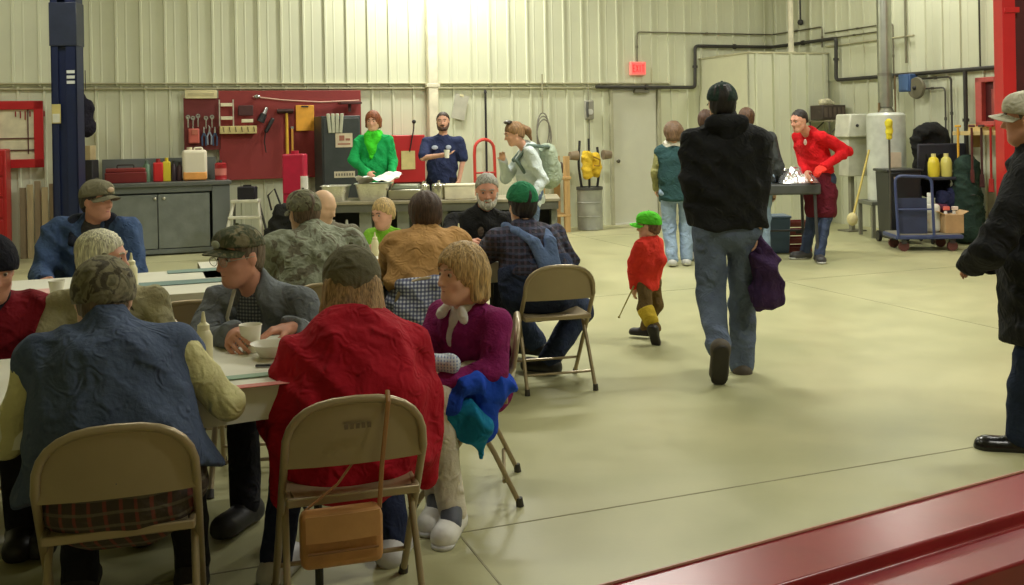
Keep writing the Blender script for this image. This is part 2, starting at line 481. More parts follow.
def arms(S, J, ru, re, rw, t=0.0, upto=1.0, cutw=True, sides='RL', base=False):
    for sd in sides:
        sh, el, ha = (J.shR, J.elR, J.haR) if sd == 'R' else (J.shL, J.elL, J.haL)
        S.cap(sh, el, ru + t, re + t, k=0.018)
        if upto > 0: S.cap(el, el.lerp(ha, upto), re + t, rw + t + (re - rw) * (1 - upto), k=0.02)
def hand(S, J, sd, fine):
    el, w = (J.elR, J.haR) if sd == 'R' else (J.elL, J.haL)
    sg = 1 if sd == 'R' else -1
    k = J.k
    d = (w - el).normalized()
    if J.hd and J.hd.get(sd): d = Vector(J.hd[sd]).normalized()
    pn = Vector((J.palm or {}).get(sd, (-J.r * sg * 0.8 + Vector((0, 0, -0.6)) + J.f * 0.01)))
    pn = (pn - d * pn.dot(d)); pn = pn.normalized() if pn.length > 1e-3 else J.f.copy()
    lat = d.cross(pn).normalized()
    S.cap(w - d * 0.02, w + d * 0.035 * k, 0.024 * k, 0.024 * k, k=0.015)
    S.cap(w + d * 0.03 * k, w + d * 0.075 * k, 0.016 * k, 0.015 * k, k=0.015, w=2.4, wd=lat)
    # thumb on the side that faces forward or up
    up = Vector((0, 0, 1)) + J.f * 0.8 - J.r * sg * 0.5
    ts = 1 if lat.dot(up) > 0 else -1
    a = w + d * 0.025 * k + lat * ts * 0.026 * k
    b = a + (d * 0.6 + lat * ts * 0.7 + pn * 0.35).normalized() * 0.04 * k
    c = b + (d * 0.8 + lat * ts * 0.1 + pn * 0.6).normalized() * 0.032 * k
    S.cap(a, b, 0.012 * k, 0.010 * k, k=0.008); S.cap(b, c, 0.010 * k, 0.008 * k, k=0.004)
    if not fine:
        L = (0.038, 0.026)
        for i, q in enumerate((-1.5, -0.5, 0.5, 1.5)):
            p = w + d * (0.085 - abs(q + ts * -0.3) * 0.006) * k + lat * q * 0.019 * k * ts * -1
            dd = d
            for j, l in enumerate(L):
                an = J.curl * (0.5 + 0.5 * j)
                dd = (dd * math.cos(an) + pn * math.sin(an)).normalized()
                n = p + dd * l * 1.25 * k * (1 - 0.12 * abs(q - 0.5))
                S.cap(p, n, 0.0085 * k, 0.0078 * k, k=0.002); p = n
        return
    for i, (q, sc) in enumerate(((-1.5, 0.95), (-0.5, 1.06), (0.5, 1.0), (1.5, 0.80))):
        p = w + d * (0.084 - (0.008 if i == 3 else 0)) * k - lat * ts * q * 0.0205 * k
        dd = (d - lat * ts * q * 0.06).normalized()
        for j, l in enumerate((0.042, 0.027, 0.02)):
            an = J.curl * (0.7 + 0.25 * j) * (1 + 0.08 * i)
            dd = (dd * math.cos(an) + pn * math.sin(an)).normalized()
            n = p + dd * l * sc * k
            S.cap(p, n, (0.0092 - j * 0.0006) * k, (0.0086 - j * 0.0006) * k, k=0.002); p = n
def head_sdf(S, J):
    c, r, f, u, h = J.head, J.hr, J.hf, J.hu, J.hs
    fr = (r, f, u)
    def P(a, b, z): return c + (r * a + f * b + u * z) * h
    S.ell(P(0, -0.008, 0.028), (0.074 * h, 0.093 * h, 0.088 * h), 0.02, fr)
    S.ell(P(0, 0.022, -0.030), (0.060 * h, 0.068 * h, 0.086 * h), 0.03, fr)
    S.ell(P(0, 0.062, -0.088), (0.028 * h, 0.026 * h, 0.024 * h), 0.03, fr)
    for sg in (-1, 1):
        S.cap(P(sg * 0.055, 0.0, -0.055), P(sg * 0.025, 0.055, -0.09), 0.018 * h, 0.016 * h, k=0.03)
        S.ell(P(sg * 0.036, 0.062, -0.022), (0.022 * h, 0.018 * h, 0.02 * h), 0.02, fr)
        S.cap(P(sg * 0.012, 0.083, 0.030), P(sg * 0.046, 0.070, 0.030), 0.011 * h, 0.010 * h, k=0.012)
        S.ell(P(sg * 0.031, 0.090, 0.010), (0.014 * h, 0.010 * h, 0.010 * h), 0.010, fr, 's')
        S.ell(P(sg * 0.076, -0.008, -0.004), (0.009 * h, 0.019 * h, 0.031 * h), 0.006, fr)
    S.cap(P(0, 0.084, 0.018), P(0, 0.108, -0.024), 0.008 * h, 0.012 * h, k=0.010)
    for sg in (-1, 1): S.ell(P(sg * 0.011, 0.094, -0.028), (0.008 * h, 0.010 * h, 0.008 * h), 0.006, fr)
    S.ell(P(0, 0.080, -0.052), (0.023 * h, 0.012 * h, 0.007 * h), 0.006, fr)
    S.ell(P(0, 0.078, -0.064), (0.019 * h, 0.012 * h, 0.007 * h), 0.006, fr)
def torso(S, J, t, hipr=0.10, midr=0.090, chr_=0.092, low=0.0, k=0.05):
    g = J.girth * J.k
    S.cap(J.hip - J.ax * low, J.mid, hipr * g + t, midr * g + t, k=k, w=1.42, wd=J.r)
    S.cap(J.mid, J.chest, midr * g + t, chr_ * g + t, k=k, w=1.42, wd=J.r)
    if J.belly: S.ell(J.mid + J.f * J.belly * 0.6 - J.ax * 0.03, (0.15 * g + t, J.belly + 0.05 + t, 0.13 * J.k + t), 0.06, (J.r, J.f, J.u))
    for q_ in (J.shR, J.shL): S.cap(q_ + (J.neck - q_) * 0.08, J.neck - J.ax * 0.03 * J.k, 0.047 * J.k + t * 0.8, 0.05 * J.k + t * 0.6, k=0.035)
    S.cap(J.chest, J.neck - J.ax * 0.02, 0.085 * g + t, 0.05 * J.k + t * 0.6, k=0.05, w=1.35, wd=J.r)
def body(J, root, m, vox, fine=False, bare='', legs=True):
    S = SDF(); k = J.k
    torso(S, J, -0.006)
    nb = J.head - (J.hu * 0.055 + J.hf * 0.012) * J.hs
    S.cap(J.neck - J.ax * 0.03, nb, 0.058 * k, 0.052 * J.hs, k=0.03)
    arms(S, J, 0.043 * k, 0.036 * k, 0.026 * k)
    hand(S, J, 'R', fine); hand(S, J, 'L', fine)
    for hp, kn, an, td in ((J.hpR, J.knR, J.anR, J.tdR), (J.hpL, J.knL, J.anL, J.tdL)):
        S.cap(hp, kn, 0.078 * k, 0.052 * k, k=0.03)
        S.cap(kn, kn.lerp(an, 0.45), 0.050 * k, 0.050 * k, k=0.03); S.cap(kn.lerp(an, 0.45), an, 0.050 * k, 0.034 * k, k=0.02)
        S.cap(an - Vector((0, 0, 0.03 * k)), an + td * 0.13 * k - Vector((0, 0, 0.05 * k)), 0.03 * k, 0.022 * k, k=0.03)
    head_sdf(S, J)
    o = S.build('body', m, root, vox)
    return o
def top(J, root, m, t=0.02, vox=0.014, name='jacket', sleeve=1.0, hem=0.0, foldamp=0.004, ph=0.0, collar=0.03, hood=False,
        neckcut=0.02, openf=0.0, vee=0.0, ru=0.052, flare=0.0, sides='RL', mid=None, hipr=0.105, cutz=None, tails=0):
    S = SDF(); k = J.k
    torso(S, J, t, hipr=hipr + flare, low=hem, midr=mid or 0.097)
    if tails:
        for sg in (-1, 1): S.cap(J.hip + J.r * sg * 0.17 * J.girth + J.ax * 0.12, J.hip + J.r * sg * 0.20 * J.girth + J.f * 0.02 - Vector((0, 0, tails)), 0.07 * k + t * 0.5, 0.05 * k, k=0.05)
    if sleeve > 0: arms(S, J, ru * k, 0.044 * k, 0.032 * k, t * 0.62, upto=sleeve, sides=sides)
    elif sleeve < 0:                                    # short sleeve
        for sh, el in ((J.shR, J.elR), (J.shL, J.elL)): S.cap(sh, sh.lerp(el, -sleeve), ru * k + t * .6, (ru - .002) * k + t * .6, k=0.03)
    nd = (J.head - J.neck).normalized()
    if collar: S.cap(J.neck - nd * 0.02, J.neck + nd * collar, 0.062 * k + t * 0.5, 0.058 * k + t * 0.4, k=0.03)
    if hood:
        S.cap(J.neck - J.f * 0.055 * k - J.r * 0.06 * k, J.neck - J.f * 0.055 * k + J.r * 0.06 * k, 0.055 * k, k=0.03)
        S.ell(J.neck - J.f * 0.085 * k - J.ax * 0.06, (0.10 * k, 0.045 * k, 0.10 * k), 0.03, (J.r, J.f, J.ax))
    if cutz is not None: S.cut(J.hip + J.ax * cutz, -J.ax, 0.01)
    elif not J.sit: S.cut(J.hip - J.ax * (hem + 0.05 * k), -J.ax, 0.01)
    if collar: S.ell(J.neck + nd * (collar + 0.055) + J.f * 0.01, (0.062 * k, 0.062 * k, 0.06 * k), 0.01, (J.r, J.f, nd), 's')
    if vee:
        S.cap(J.neck + J.f * 0.105 + nd * 0.05, J.neck.lerp(J.hip, vee) + J.f * (0.128 + J.belly), 0.068 * k, 0.014, k=0.01, op='s')
    if openf:
        gg = J.girth * k * 0.092 + t
        a = J.neck + J.f * 0.10 + nd * 0.05; b = J.hip + J.f * (gg + 0.06 + J.belly)
        S.cap(a, J.chest + J.f * (gg + 0.01), openf, openf * 1.1, k=0.012, op='s'); S.cap(J.chest + J.f * (gg + 0.01), b, openf * 1.1, openf * 1.2, k=0.012, op='s')
    for el, ha, sd in ((J.elR, J.haR, 'R'), (J.elL, J.haL, 'L')):
        if sleeve >= 0.99 and sd in sides:
            d = (ha - el).normalized()
            S.ell(ha + d * 0.075, (0.058, 0.058, 0.072), 0.006, (J.r, d.cross(J.r) if d.cross(J.r).length > .1 else J.f, d), 's')
    if foldamp: S.fold = (foldamp, ph)
    return S.build(name, m, root, vox)
def trousers(J, root, m, t=0.012, vox=0.014, name='trousers', foldamp=0.004, ph=1.0, wide=0.0):
    S = SDF(); k = J.k; g = J.girth * k
    S.cap(J.hpR, J.hpL, 0.095 * g + t, k=0.05)
    if not J.sit: S.cap(J.hip, J.hip + J.ax * 0.08, 0.10 * g + t, k=0.04, w=1.35, wd=J.r)
    for hp, kn, an in ((J.hpR, J.knR, J.anR), (J.hpL, J.knL, J.anL)):
        S.cap(hp, kn, 0.085 * g + t, 0.058 * k + t + wide, k=0.012 if not J.sit else 0.03)
        S.cap(kn, an - (an - kn).normalized() * 0.0, 0.058 * k + t + wide, 0.046 * k + t + wide, k=0.03)
    for kn, an in ((J.knR, J.anR), (J.knL, J.anL)):
        d = (an - kn).normalized()
        S.ell(an + d * 0.095, (0.075, 0.075, 0.075), 0.006, None, 's')
    if foldamp: S.fold = (foldamp, ph)
    return S.build(name, m, root, vox)
def shoes(J, root, m, vox=0.012, sole=None, k=None):
    k = k or J.k
    out = []
    for an, td, kn in ((J.anR, J.tdR, J.knR), (J.anL, J.tdL, J.knL)):
        td = td.normalized(); sd = td.cross(Vector((0, 0, 1))); sd = sd.normalized() if sd.length > 0.2 else J.r
        up = sd.cross(td).normalized()
        a0 = an - up * 0.045 * k - td * 0.03 * k; a1 = a0 + td * 0.19 * k
        S = SDF()
        S.cap(a0, a1, 0.044 * k, 0.036 * k, k=0.03); S.cap(a0, a1 - td * 0.02, 0.04 * k, 0.048 * k, k=0.03, w=1.15, wd=sd)
        S.cap(a0 + up * 0.01, an + up * 0.02 * k, 0.044 * k, 0.042 * k, k=0.04)
        S.cut(an - up * 0.075 * k, -up, 0.006)
        o = S.build('shoe', m, root, vox)
        if sole:
            S = SDF(); S.cap(a0 - up * 0.012, a1 - up * 0.012, 0.049 * k, 0.05 * k, k=0.02)
            S.cut(an - up * 0.082 * k, -up, 0.003); S.cut(an - up * 0.060 * k, up, 0.003)
            S.build('sole', sole, o, vox * 0.7)
        out.append(o)
    return out
def P_(J, a, b, z): return J.head + (J.hr * a + J.hf * b + J.hu * z) * J.hs
def hair(J, root, m, vox=0.009, t=0.012, style='short', length=0.0, line=0.0, ph=0.0):
    S = SDF(); h = J.hs; fr = (J.hr, J.hf, J.hu)
    S.ell(P_(J, 0, -0.018 if style == 'short' else -0.012, 0.034), ((0.076 + t) * h, (0.093 + t) * h, (0.088 + t) * h), 0.02, fr)
    if style == 'short':
        S.ell(P_(J, 0, -0.03, -0.02), ((0.068 + t) * h, (0.068 + t) * h, (0.07 + t * .5) * h), 0.02, fr)
        S.cut(P_(J, 0, 0, -0.012 + line), -(J.hu - J.hf * 0.78), 0.008)
    elif style == 'bob' or style == 'long':
        L = length or 0.12; wf_ = 0.035 if style == 'long' else 0.0
        for sg in (-1, 1):
            S.cap(P_(J, sg * 0.068, -0.01, 0.02), P_(J, sg * (0.080 + wf_), -0.015 - wf_ * .6, -L), 0.026 * h, 0.024 * h, k=0.02)
            S.cap(P_(J, sg * 0.055, -0.05, 0.0), P_(J, sg * (0.06 + wf_ * .5), -0.06 - wf_ * 1.4, -L), 0.036 * h, 0.03 * h, k=0.03)
        S.cap(P_(J, 0, -0.07, 0.0), P_(J, 0, -0.075 - wf_ * 1.6, -L), 0.045 * h, 0.034 * h, k=0.04, w=1.7, wd=J.hr)
        S.ell(P_(J, 0, 0.10, -0.035), (0.062 * h, 0.10 * h, 0.092 * h), 0.012, fr, 's')
    S.fold = (0.0040, ph, (V3(J.head), V3(J.hr), V3(J.hf), V3(J.hu)))
    return S.build('hair', m, root, vox)
def beard(J, root, m, vox=0.008, L=0.03):
    S = SDF(); h = J.hs; fr = (J.hr, J.hf, J.hu)
    S.ell(P_(J, 0, 0.060, -0.085), (0.048 * h, 0.045 * h, (0.032 + L) * h), 0.02, fr)
    for sg in (-1, 1): S.cap(P_(J, sg * 0.066, 0.012, -0.02), P_(J, sg * 0.04, 0.05, -0.08), 0.016 * h, 0.026 * h, k=0.02)
    S.cap(P_(J, -0.022, 0.095, -0.045), P_(J, 0.022, 0.095, -0.045), 0.010 * h, k=0.01)
    S.ell(P_(J, 0, 0.10, -0.060), (0.016, 0.02, 0.006), 0.004, fr, 's')
    S.fold = (0.003, 1.0, (V3(J.head), V3(J.hr), V3(J.hf), V3(J.hu)))
    return S.build('beard', m, root, vox)
def face(J, root, eyec=(70, 50, 40), brow=(110, 80, 60), lips=(170, 95, 85), near=True):
    h = J.hs; rot = Matrix((J.hr, J.hf, J.hu)).transposed()
    b = root.location
    for sg in (-1, 1):
        e = MB().sph(P_(J, sg * 0.031, 0.077, 0.010) - b, 0.0105 * h, n=12).build('eye', mat((190, 178, 166), 0.3, var=0), root)
        if True: MB().sph(P_(J, sg * 0.031, 0.0835, 0.010) - b, 0.0062 * h, n=10).build('iris', mat(eyec, 0.2, var=0), e)
        MB().tube([P_(J, sg * 0.014, 0.094, 0.030) - b, P_(J, sg * 0.030, 0.092, 0.036) - b, P_(J, sg * 0.046, 0.080, 0.031) - b],
                  0.0042 * h, n=6).build('eyebrow', hairm(brow), root)
    MB().sph(P_(J, 0, 0.083, -0.058) - b, 0.02 * h, (1, 0.5, 0.32), n=12, rot=rot).build('mouth', mat(lips, 0.5, var=0), root)
def glasses(J, root):
    h = J.hs; b = root.location; m = MB()
    for sg in (-1, 1):
        cen = (sg * 0.033, 0.107, 0.006)
        m.tube([P_(J, cen[0] + 0.025 * math.cos(a), cen[1], cen[2] + 0.019 * math.sin(a)) - b for a in [2 * PI * i / 14 for i in range(14)]], 0.0016, n=5, closed=True)
        m.tube([P_(J, sg * 0.058, 0.107, 0.01) - b, P_(J, sg * 0.082, 0.06, 0.012) - b, P_(J, sg * 0.084, -0.01, 0.006) - b], 0.0016, n=5)
    m.tube([P_(J, -0.009, 0.107, 0.008) - b, P_(J, 0.009, 0.107, 0.008) - b], 0.0016, n=5)
    o = m.build('glasses', metal((170, 165, 150)), root)
    g = MB()
    for sg in (-1, 1):
        cen = P_(J, sg * 0.033, 0.107, 0.006) - b
        g.grid(lambda a, r, cen=cen: cen + (J.hr * 0.024 * math.cos(2 * PI * a) + J.hu * 0.018 * math.sin(2 * PI * a)) * (r * 0.98 + 0.02) * h, 13, 3)
    g.build('lens', mat((225, 230, 230), 0.05, 0, 0, 20, 0, 5, 0.6, None, 1, 0, 0, 0.22), o)
    return o
def ballcap(J, root, m, visor=None, vox=0.009, t=0.016, deep=0.0, back=False, badge=None, vl=0.075):
    S = SDF(); h = J.hs; fr = (J.hr, J.hf, J.hu)
    S.ell(P_(J, 0, -0.008, 0.032), ((0.077 + t) * h, (0.094 + t) * h, (0.088 + t) * h), 0.02, fr)
    S.cap(P_(J, -0.022, 0.050, 0.075), P_(J, 0.022, 0.050, 0.075), 0.047 * h, k=0.03)
    S.cut(P_(J, 0, 0, 0.030 - deep), -(J.hu - J.hf * 0.17), 0.004)
    S.fold = (0.0012, 0.3)
    o = S.build('cap', m, root, vox)
    sg = -1 if back else 1
    b = root.location
    def fn(a, r):
        an = (a - 0.5) * PI * 0.86
        R = 0.086 + r * vl * (math.cos(an) ** 0.6 if math.cos(an) > 0 else 0) + 0.004
        x = math.sin(an) * (0.080 + r * 0.006); y = math.cos(an) * 0.092 + r * vl * max(0.0, math.cos(an * 0.95)) ** 0.7
        return P_(J, x, sg * y, 0.046 - deep - 14 * x * x * 0.35 - r * 0.012 + 0.02 * y) - b
    MB().grid(fn, 17, 6, thick=0.004).build('visor', visor or m, o)
    MB().sph(P_(J, 0, -0.008, 0.122 + t) - b, 0.008 * h, (1, 1, 0.6), n=10).build('button', visor or m, o)
    if badge:
        rot = Matrix((J.hr, J.hf, J.hu)).transposed()
        MB().sph(P_(J, 0.0, 0.098 + t * 0.6, 0.078) - b, 0.022 * h, (1.2, 0.35, 0.8), n=12, rot=rot).build('badge', badge, o)
    return o
def beanie(J, root, m, vox=0.009, t=0.02, roll=True, low=0.0, name='knit_hat'):
    S = SDF(); h = J.hs; fr = (J.hr, J.hf, J.hu)
    S.ell(P_(J, 0, -0.008, 0.036), ((0.076 + t) * h, (0.094 + t) * h, (0.092 + t) * h), 0.02, fr)
    S.cut(P_(J, 0, 0, 0.022 - low), -(J.hu - J.hf * 0.25), 0.006)
    return S.build(name, m, root, vox)
# ================================================================ the hall
FLOORM = None
def floor_mat():
    m, nt, bs = newmat('concrete')
    tc = nt.nodes.new('ShaderNodeTexCoord')
    def noise(sc, det=6, dist=0.0):
        n = nt.nodes.new('ShaderNodeTexNoise'); n.inputs['Scale'].default_value = sc; n.inputs['Detail'].default_value = det; n.inputs['Distortion'].default_value = dist
        nt.links.new(tc.outputs['Object'], n.inputs['Vector']); return n
    a = noise(0.55, 8, 0.6); b = noise(3.5, 6); c = noise(60, 3)
    cr = nt.nodes.new('ShaderNodeValToRGB'); e = cr.color_ramp.elements
    e[0].position = 0.32; e[0].color = lin((164, 164, 124)) + (1,); e[1].position = 0.66; e[1].color = lin((188, 184, 142)) + (1,)
    nt.links.new(a.outputs['Fac'], cr.inputs['Fac'])
    cr2 = nt.nodes.new('ShaderNodeValToRGB'); e = cr2.color_ramp.elements
    e[0].position = 0.3; e[0].color = (0.90, 0.91, 0.90, 1); e[1].position = 0.62; e[1].color = (1, 1, 1, 1)
    nt.links.new(b.outputs['Fac'], cr2.inputs['Fac'])
    mx = nt.nodes.new('ShaderNodeMix'); mx.data_type = 'RGBA'; mx.blend_type = 'MULTIPLY'; mx.inputs['Factor'].default_value = 0.8
    nt.links.new(cr.outputs['Color'], mx.inputs[6]); nt.links.new(cr2.outputs['Color'], mx.inputs[7])
    nt.links.new(mx.outputs[2], bs.inputs['Base Color'])
    rr = nt.nodes.new('ShaderNodeMapRange'); rr.inputs['To Min'].default_value = 0.28; rr.inputs['To Max'].default_value = 0.5
    nt.links.new(b.outputs['Fac'], rr.inputs['Value']); nt.links.new(rr.outputs['Result'], bs.inputs['Roughness'])
    bp = nt.nodes.new('ShaderNodeBump'); bp.inputs['Strength'].default_value = 0.08; bp.inputs['Distance'].default_value = 0.004
    nt.links.new(c.outputs['Fac'], bp.inputs['Height']); nt.links.new(bp.outputs['Normal'], bs.inputs['Normal'])
    bs.inputs['Specular IOR Level'].default_value = 0.45
    return m
XL, YF, HC = -8.2, -3.0, 5.4       # left wall, wall behind the viewer, ceiling
WALLM = mat((206, 208, 182), 0.5, 0, 0.03, 15, 0.03, 1.5)
# floor slab
f0 = CRN + VR * 22; 
fl = MB()
pts = [(XL - 1, YF - 1), (16, YF - 1), (16, 20), (XL - 1, 20)]
fl.prism(pts, -0.15, 0.0)
struct(fl.build('floor', floor_mat(), None, smooth=False))
# saw cuts in the slab
j = MB()
for a, b in ((G(585, 585), G(655, 225)), (G(300, 425), G(1024, 430)), (G(470, 418), G(600, 445))):
    pass
jd = Vector((0.935, 0.353, 0)); jn = Vector((-0.353, 0.935, 0))
rot = Matrix.Rotation(AW, 3, 'Z')
for s_ in (3.62, 8.2, 12.8):
    c = jn * s_ + jd * 1.0; j.box((c.x, c.y, 0.0005), (20, 0.007, 0.002), rot)
for s_ in (-3.7, 1.12, 5.9):
    c = jd * s_ + jn * 6; j.box((c.x, c.y, 0.0005), (0.007, 20, 0.002), rot)
struct(j.build('trim_1', mat((146, 142, 114), 0.8), None, smooth=False))

def ribbed(name, P0, D, N, t0, t1, z0, z1, pitch=0.306, depth=0.022, ph=0.0, m=WALLM, parent=None, flush=0.0, tag_=True, thick=0.12):
    """profiled steel sheet: trapezoid ribs every pitch, standing out along N"""
    prof = [(t0, 0.0)]
    t = t0 + ((ph - t0) % pitch)
    while t < t1 - 0.07:
        prof += [(t, 0), (t + 0.008, depth), (t + 0.034, depth), (t + 0.042, 0), (t + 0.13, 0), (t + 0.135, 0.003), (t + 0.15, 0.003), (t + 0.155, 0)]
        t += pitch
    prof = [p for p in prof if p[0] < t1] + [(t1, 0.0)]
    bm = bmesh.new(); lo, hi = [], []
    for (a, d) in prof:
        p = P0 + D * a + N * (d + flush)
        lo.append(bm.verts.new((p.x, p.y, z0))); hi.append(bm.verts.new((p.x, p.y, z1)))
    for a in (t1, t0):
        p = P0 + D * a - N * thick
        lo.append(bm.verts.new((p.x, p.y, z0))); hi.append(bm.verts.new((p.x, p.y, z1)))
    n = len(lo)
    for i in range(n): bm.faces.new((lo[i], lo[(i + 1) % n], hi[(i + 1) % n], hi[i]))
    bm.faces.new(hi); bm.faces.new(list(reversed(lo)))
    bmesh.ops.recalc_face_normals(bm, faces=bm.faces)
    me = bpy.data.meshes.new(name); bm.to_mesh(me); bm.free(); me.materials.append(m)
    o = bpy.data.objects.new(name, me); COL.objects.link(o)
    if tag_: struct(o)
    return o
LZ = 2.19                                   # the ledge between lower and upper sheets
def tU(p): return (Vector((p.x, p.y, 0)) - CRN).dot(U)
def tV(p): return (Vector((p.x, p.y, 0)) - CRN).dot(VR)
lenL = 13.6
DL, DR, DT = tU(BW(613, 150)), tU(BW(658, 150)), 2.13
ribbed('wall_back', CRN, U, NB, -lenL, 0.0, LZ, HC, ph=0.11)
ribbed('wall_back_lower', CRN, U, NB, -lenL, DL - 0.05, 0, LZ, ph=0.16, flush=-0.02)['kind'] = 'structure'
ribbed('wall_back_lower', CRN, U, NB, DR + 0.05, 0.0, 0, LZ, ph=0.16, flush=-0.02)
ribbed('wall_right', CRN, VR, NR, 0.0, 21.5, LZ, HC, ph=0.05)
ribbed('wall_right_lower', CRN, VR, NR, 0.0, 21.5, 0, LZ, ph=0.10, flush=-0.02)
# ledge strips
def strip(name, P0, D, N, t0, t1, z, h, d, m, off=0.0):
    c = P0 + D * (t0 + t1) / 2 + N * (d / 2 + off)
    return struct(MB().box((c.x, c.y, z), (t1 - t0, d, h), Matrix.Rotation(math.atan2(D.y, D.x), 3, 'Z')).build(name, m, None, bevel=0.004))
LEDM = mat((176, 172, 140), 0.5)
strip('trim_2', CRN, U, NB, -lenL, -2.0, LZ + 0.035, 0.02, 0.045, LEDM)
strip('trim_3', CRN, U, NB, -lenL, DL, LZ - 0.035, 0.02, 0.03, LEDM)
# left wall, the wall behind the viewer, ceiling
PL = mat((205, 203, 172), 0.6)
p = CRN + U * -lenL
struct(MB().box(((XL - 0.06), (YF + 14) / 2, HC / 2), (0.12, 17, HC)).build('wall_left', PL, None))
struct(MB().box((3.0, YF - 0.06, HC / 2), (23, 0.12, HC)).build('wall_front', PL, None))
struct(MB().box((3.0, 8.5, HC + 0.06), (24, 24, 0.12)).build('ceiling', mat((225, 223, 205), 0.7), None))
# side door
dm = (DL + DR) / 2; dw = DR - DL
dc = CRN + U * dm - NB * 0.04
d1 = MB().box((0, 0, DT / 2), (dw - 0.02, 0.045, DT - 0.02)).build('door_1', mat((200, 200, 182), 0.45, var=0.015), None, bevel=0.004, loc=dc, rz=AW)
struct(d1)
fm = mat((168, 166, 140), 0.5)
fb = MB()
fb.box((-dw / 2 - 0.025, -0.02, DT / 2), (0.05, 0.12, DT)).box((dw / 2 + 0.025, -0.02, DT / 2), (0.05, 0.12, DT)).box((0, -0.02, DT + 0.035), (dw + 0.1, 0.12, 0.07))
fb.build('door_frame', fm, d1, bevel=0.004)
h = MB().cyl((-dw / 2 + 0.07, -0.02, 1.0), (-dw / 2 + 0.07, -0.08, 1.0), 0.012).sph((-dw / 2 + 0.07, -0.09, 1.0), 0.03, n=12)
h.build('door_handle', metal((90, 85, 75)), d1)
MB().box((0.1, -0.07, DT - 0.03), (0.26, 0.07, 0.06)).box((0.2, -0.1, DT + 0.02), (0.3, 0.02, 0.015)).build('door_closer', mat((120, 118, 105), 0.4, 0.3), d1, bevel=0.006)
MB().box((0, -0.04, 0.012), (dw, 0.06, 0.022)).build('threshold', mat((235, 235, 228), 0.3, 0.3), d1)
# closet in the corner: flat board on its left side, ribbed sheet on the front
K0 = Vector((3.06, 16.27, 0)); KC = K0 + NB * 1.41; KE = KC + U * 1.43
ribbed('wall_closet_front', KC, U, NB, 0.0, 1.43, 0, 2.60, ph=0.10, thick=0.05, depth=0.045)
side = MB(); cc = K0.lerp(KC, 0.5) + U * 0.03
side.box((cc.x, cc.y, 1.30), (0.06, 1.41, 2.60), rot)
struct(side.build('wall_closet_side', mat((206, 206, 176), 0.55, var=0.02), None))
ct = K0.lerp(KE, 0.5)
struct(MB().box((ct.x, ct.y, 2.615), (1.46, 1.44, 0.03), rot).build('trim_4', LEDM, None, bevel=0.004))

# pipes -----------------------------------------------------------
def smoothpath(pts, r=0.06, n=4):
    """rounds the corners of a path"""
    out = [pts[0]]
    for a, b, c in zip(pts, pts[1:], pts[2:]):
        d1 = (a - b); d2 = (c - b); q = min(r, d1.length * .45, d2.length * .45)
        p1 = b + d1.normalized() * q; p2 = b + d2.normalized() * q
        for i in range(n + 1):
            t = i / n; out.append(p1 * (1 - t) ** 2 + b * 2 * t * (1 - t) + p2 * t * t)
    out.append(pts[-1]); return out
def pipe(name, pts, r, m, label, cat='pipe', clips=True, group=None, n=10):
    base = pts[0]
    o = thing(name, label, cat, base, 0, group)
    q = smoothpath([p - base for p in pts])
    MB().tube(q, r, n=n).build('tube', m, o)
    if clips:
        for a, b in zip(pts, pts[1:]):
            L = (b - a).length; k = max(1, int(L / 1.6)); d = (b - a).normalized()
            for i in range(k):
                p = a.lerp(b, (i + 0.5) / k) - base
                MB().cyl(p - d * 0.02, p + d * 0.02, r * 1.5, n=10).build('clip', m, o)
    return o
def corner_pt(z, off): return CRN + NB * off + NR * off + Vector((0, 0, z))
BP = mat((52, 50, 46), 0.5)
a0 = BW(596, 87, 0.07); a1 = BW(695, 87.5, 0.07); a2 = BW(695, 46, 0.07)
z2 = a2.z; cpt = corner_pt(z2, 0.07)
r1 = RW(836, 39.5, 0.07); r1.z = z2; r2 = RW(836, 80, 0.07); r3 = RW(1003, 67, 0.07); r2.z = (r2.z + r3.z) / 2; r3.z = r2.z
pipe('black_pipe', [a0, a1, a2, cpt, r1, r2, r3 + VR * 3], 0.028, BP, 'thick black pipe stepping up over the door, round the corner and along the right wall')
CM = metal((120, 116, 100), 0.4)
e0 = BW(637, 62, 0.05); e1 = BW(637, 32, 0.05); zc = e1.z; e2 = corner_pt(zc, 0.05); e3 = RW(822, 29, 0.05); e3.z = zc; e4 = RW(822, 41, 0.05); e4.z -= 0.1
pipe('conduit', [e0, e1, e2, e3, e4], 0.012, CM, 'thin grey conduit rising from the red exit sign and running to the corner', 'conduit')
c0 = RW(825, 44, 0.04); c1 = RW(893, 40, 0.04); c0.z = c1.z = 2.93; c2 = c1.copy(); c2.z = 2.0
pipe('conduit', [c0, c1, c2], 0.011, CM, 'thin conduit, upper of two level lines beside the flue on the right wall', 'conduit')
c0 = RW(825, 50, 0.04); c1 = RW(886, 46, 0.04); c0.z = c1.z = 2.84
pipe('conduit', [c0, c1], 0.010, CM, 'thin conduit, lower of two level lines left of the flue', 'conduit')
c0 = RW(826, 58, 0.04); c1 = RW(914, 52, 0.04); c0.z = c1.z = 2.72
pipe('conduit', [c0, c1], 0.014, mat((170, 166, 136), 0.5), 'pale level conduit just above the thick black pipe on the right wall', 'conduit')
c1 = RW(905, 0, 0.05); c1.z = 4.9; c2 = c1.copy(); c2.z = 2.35
pipe('conduit', [c1, c2], 0.018, metal((150, 148, 128)), 'grey vertical conduit dropping to the blue electric box', 'conduit')
c1 = RW(880, 0, 0.05); c1.z = 4.9; c2 = c1.copy(); c2.z = 1.75
pipe('conduit', [c1, c2], 0.014, mat((60, 58, 52)), 'dark vertical pipe just left of the flue of the water heater', 'pipe')
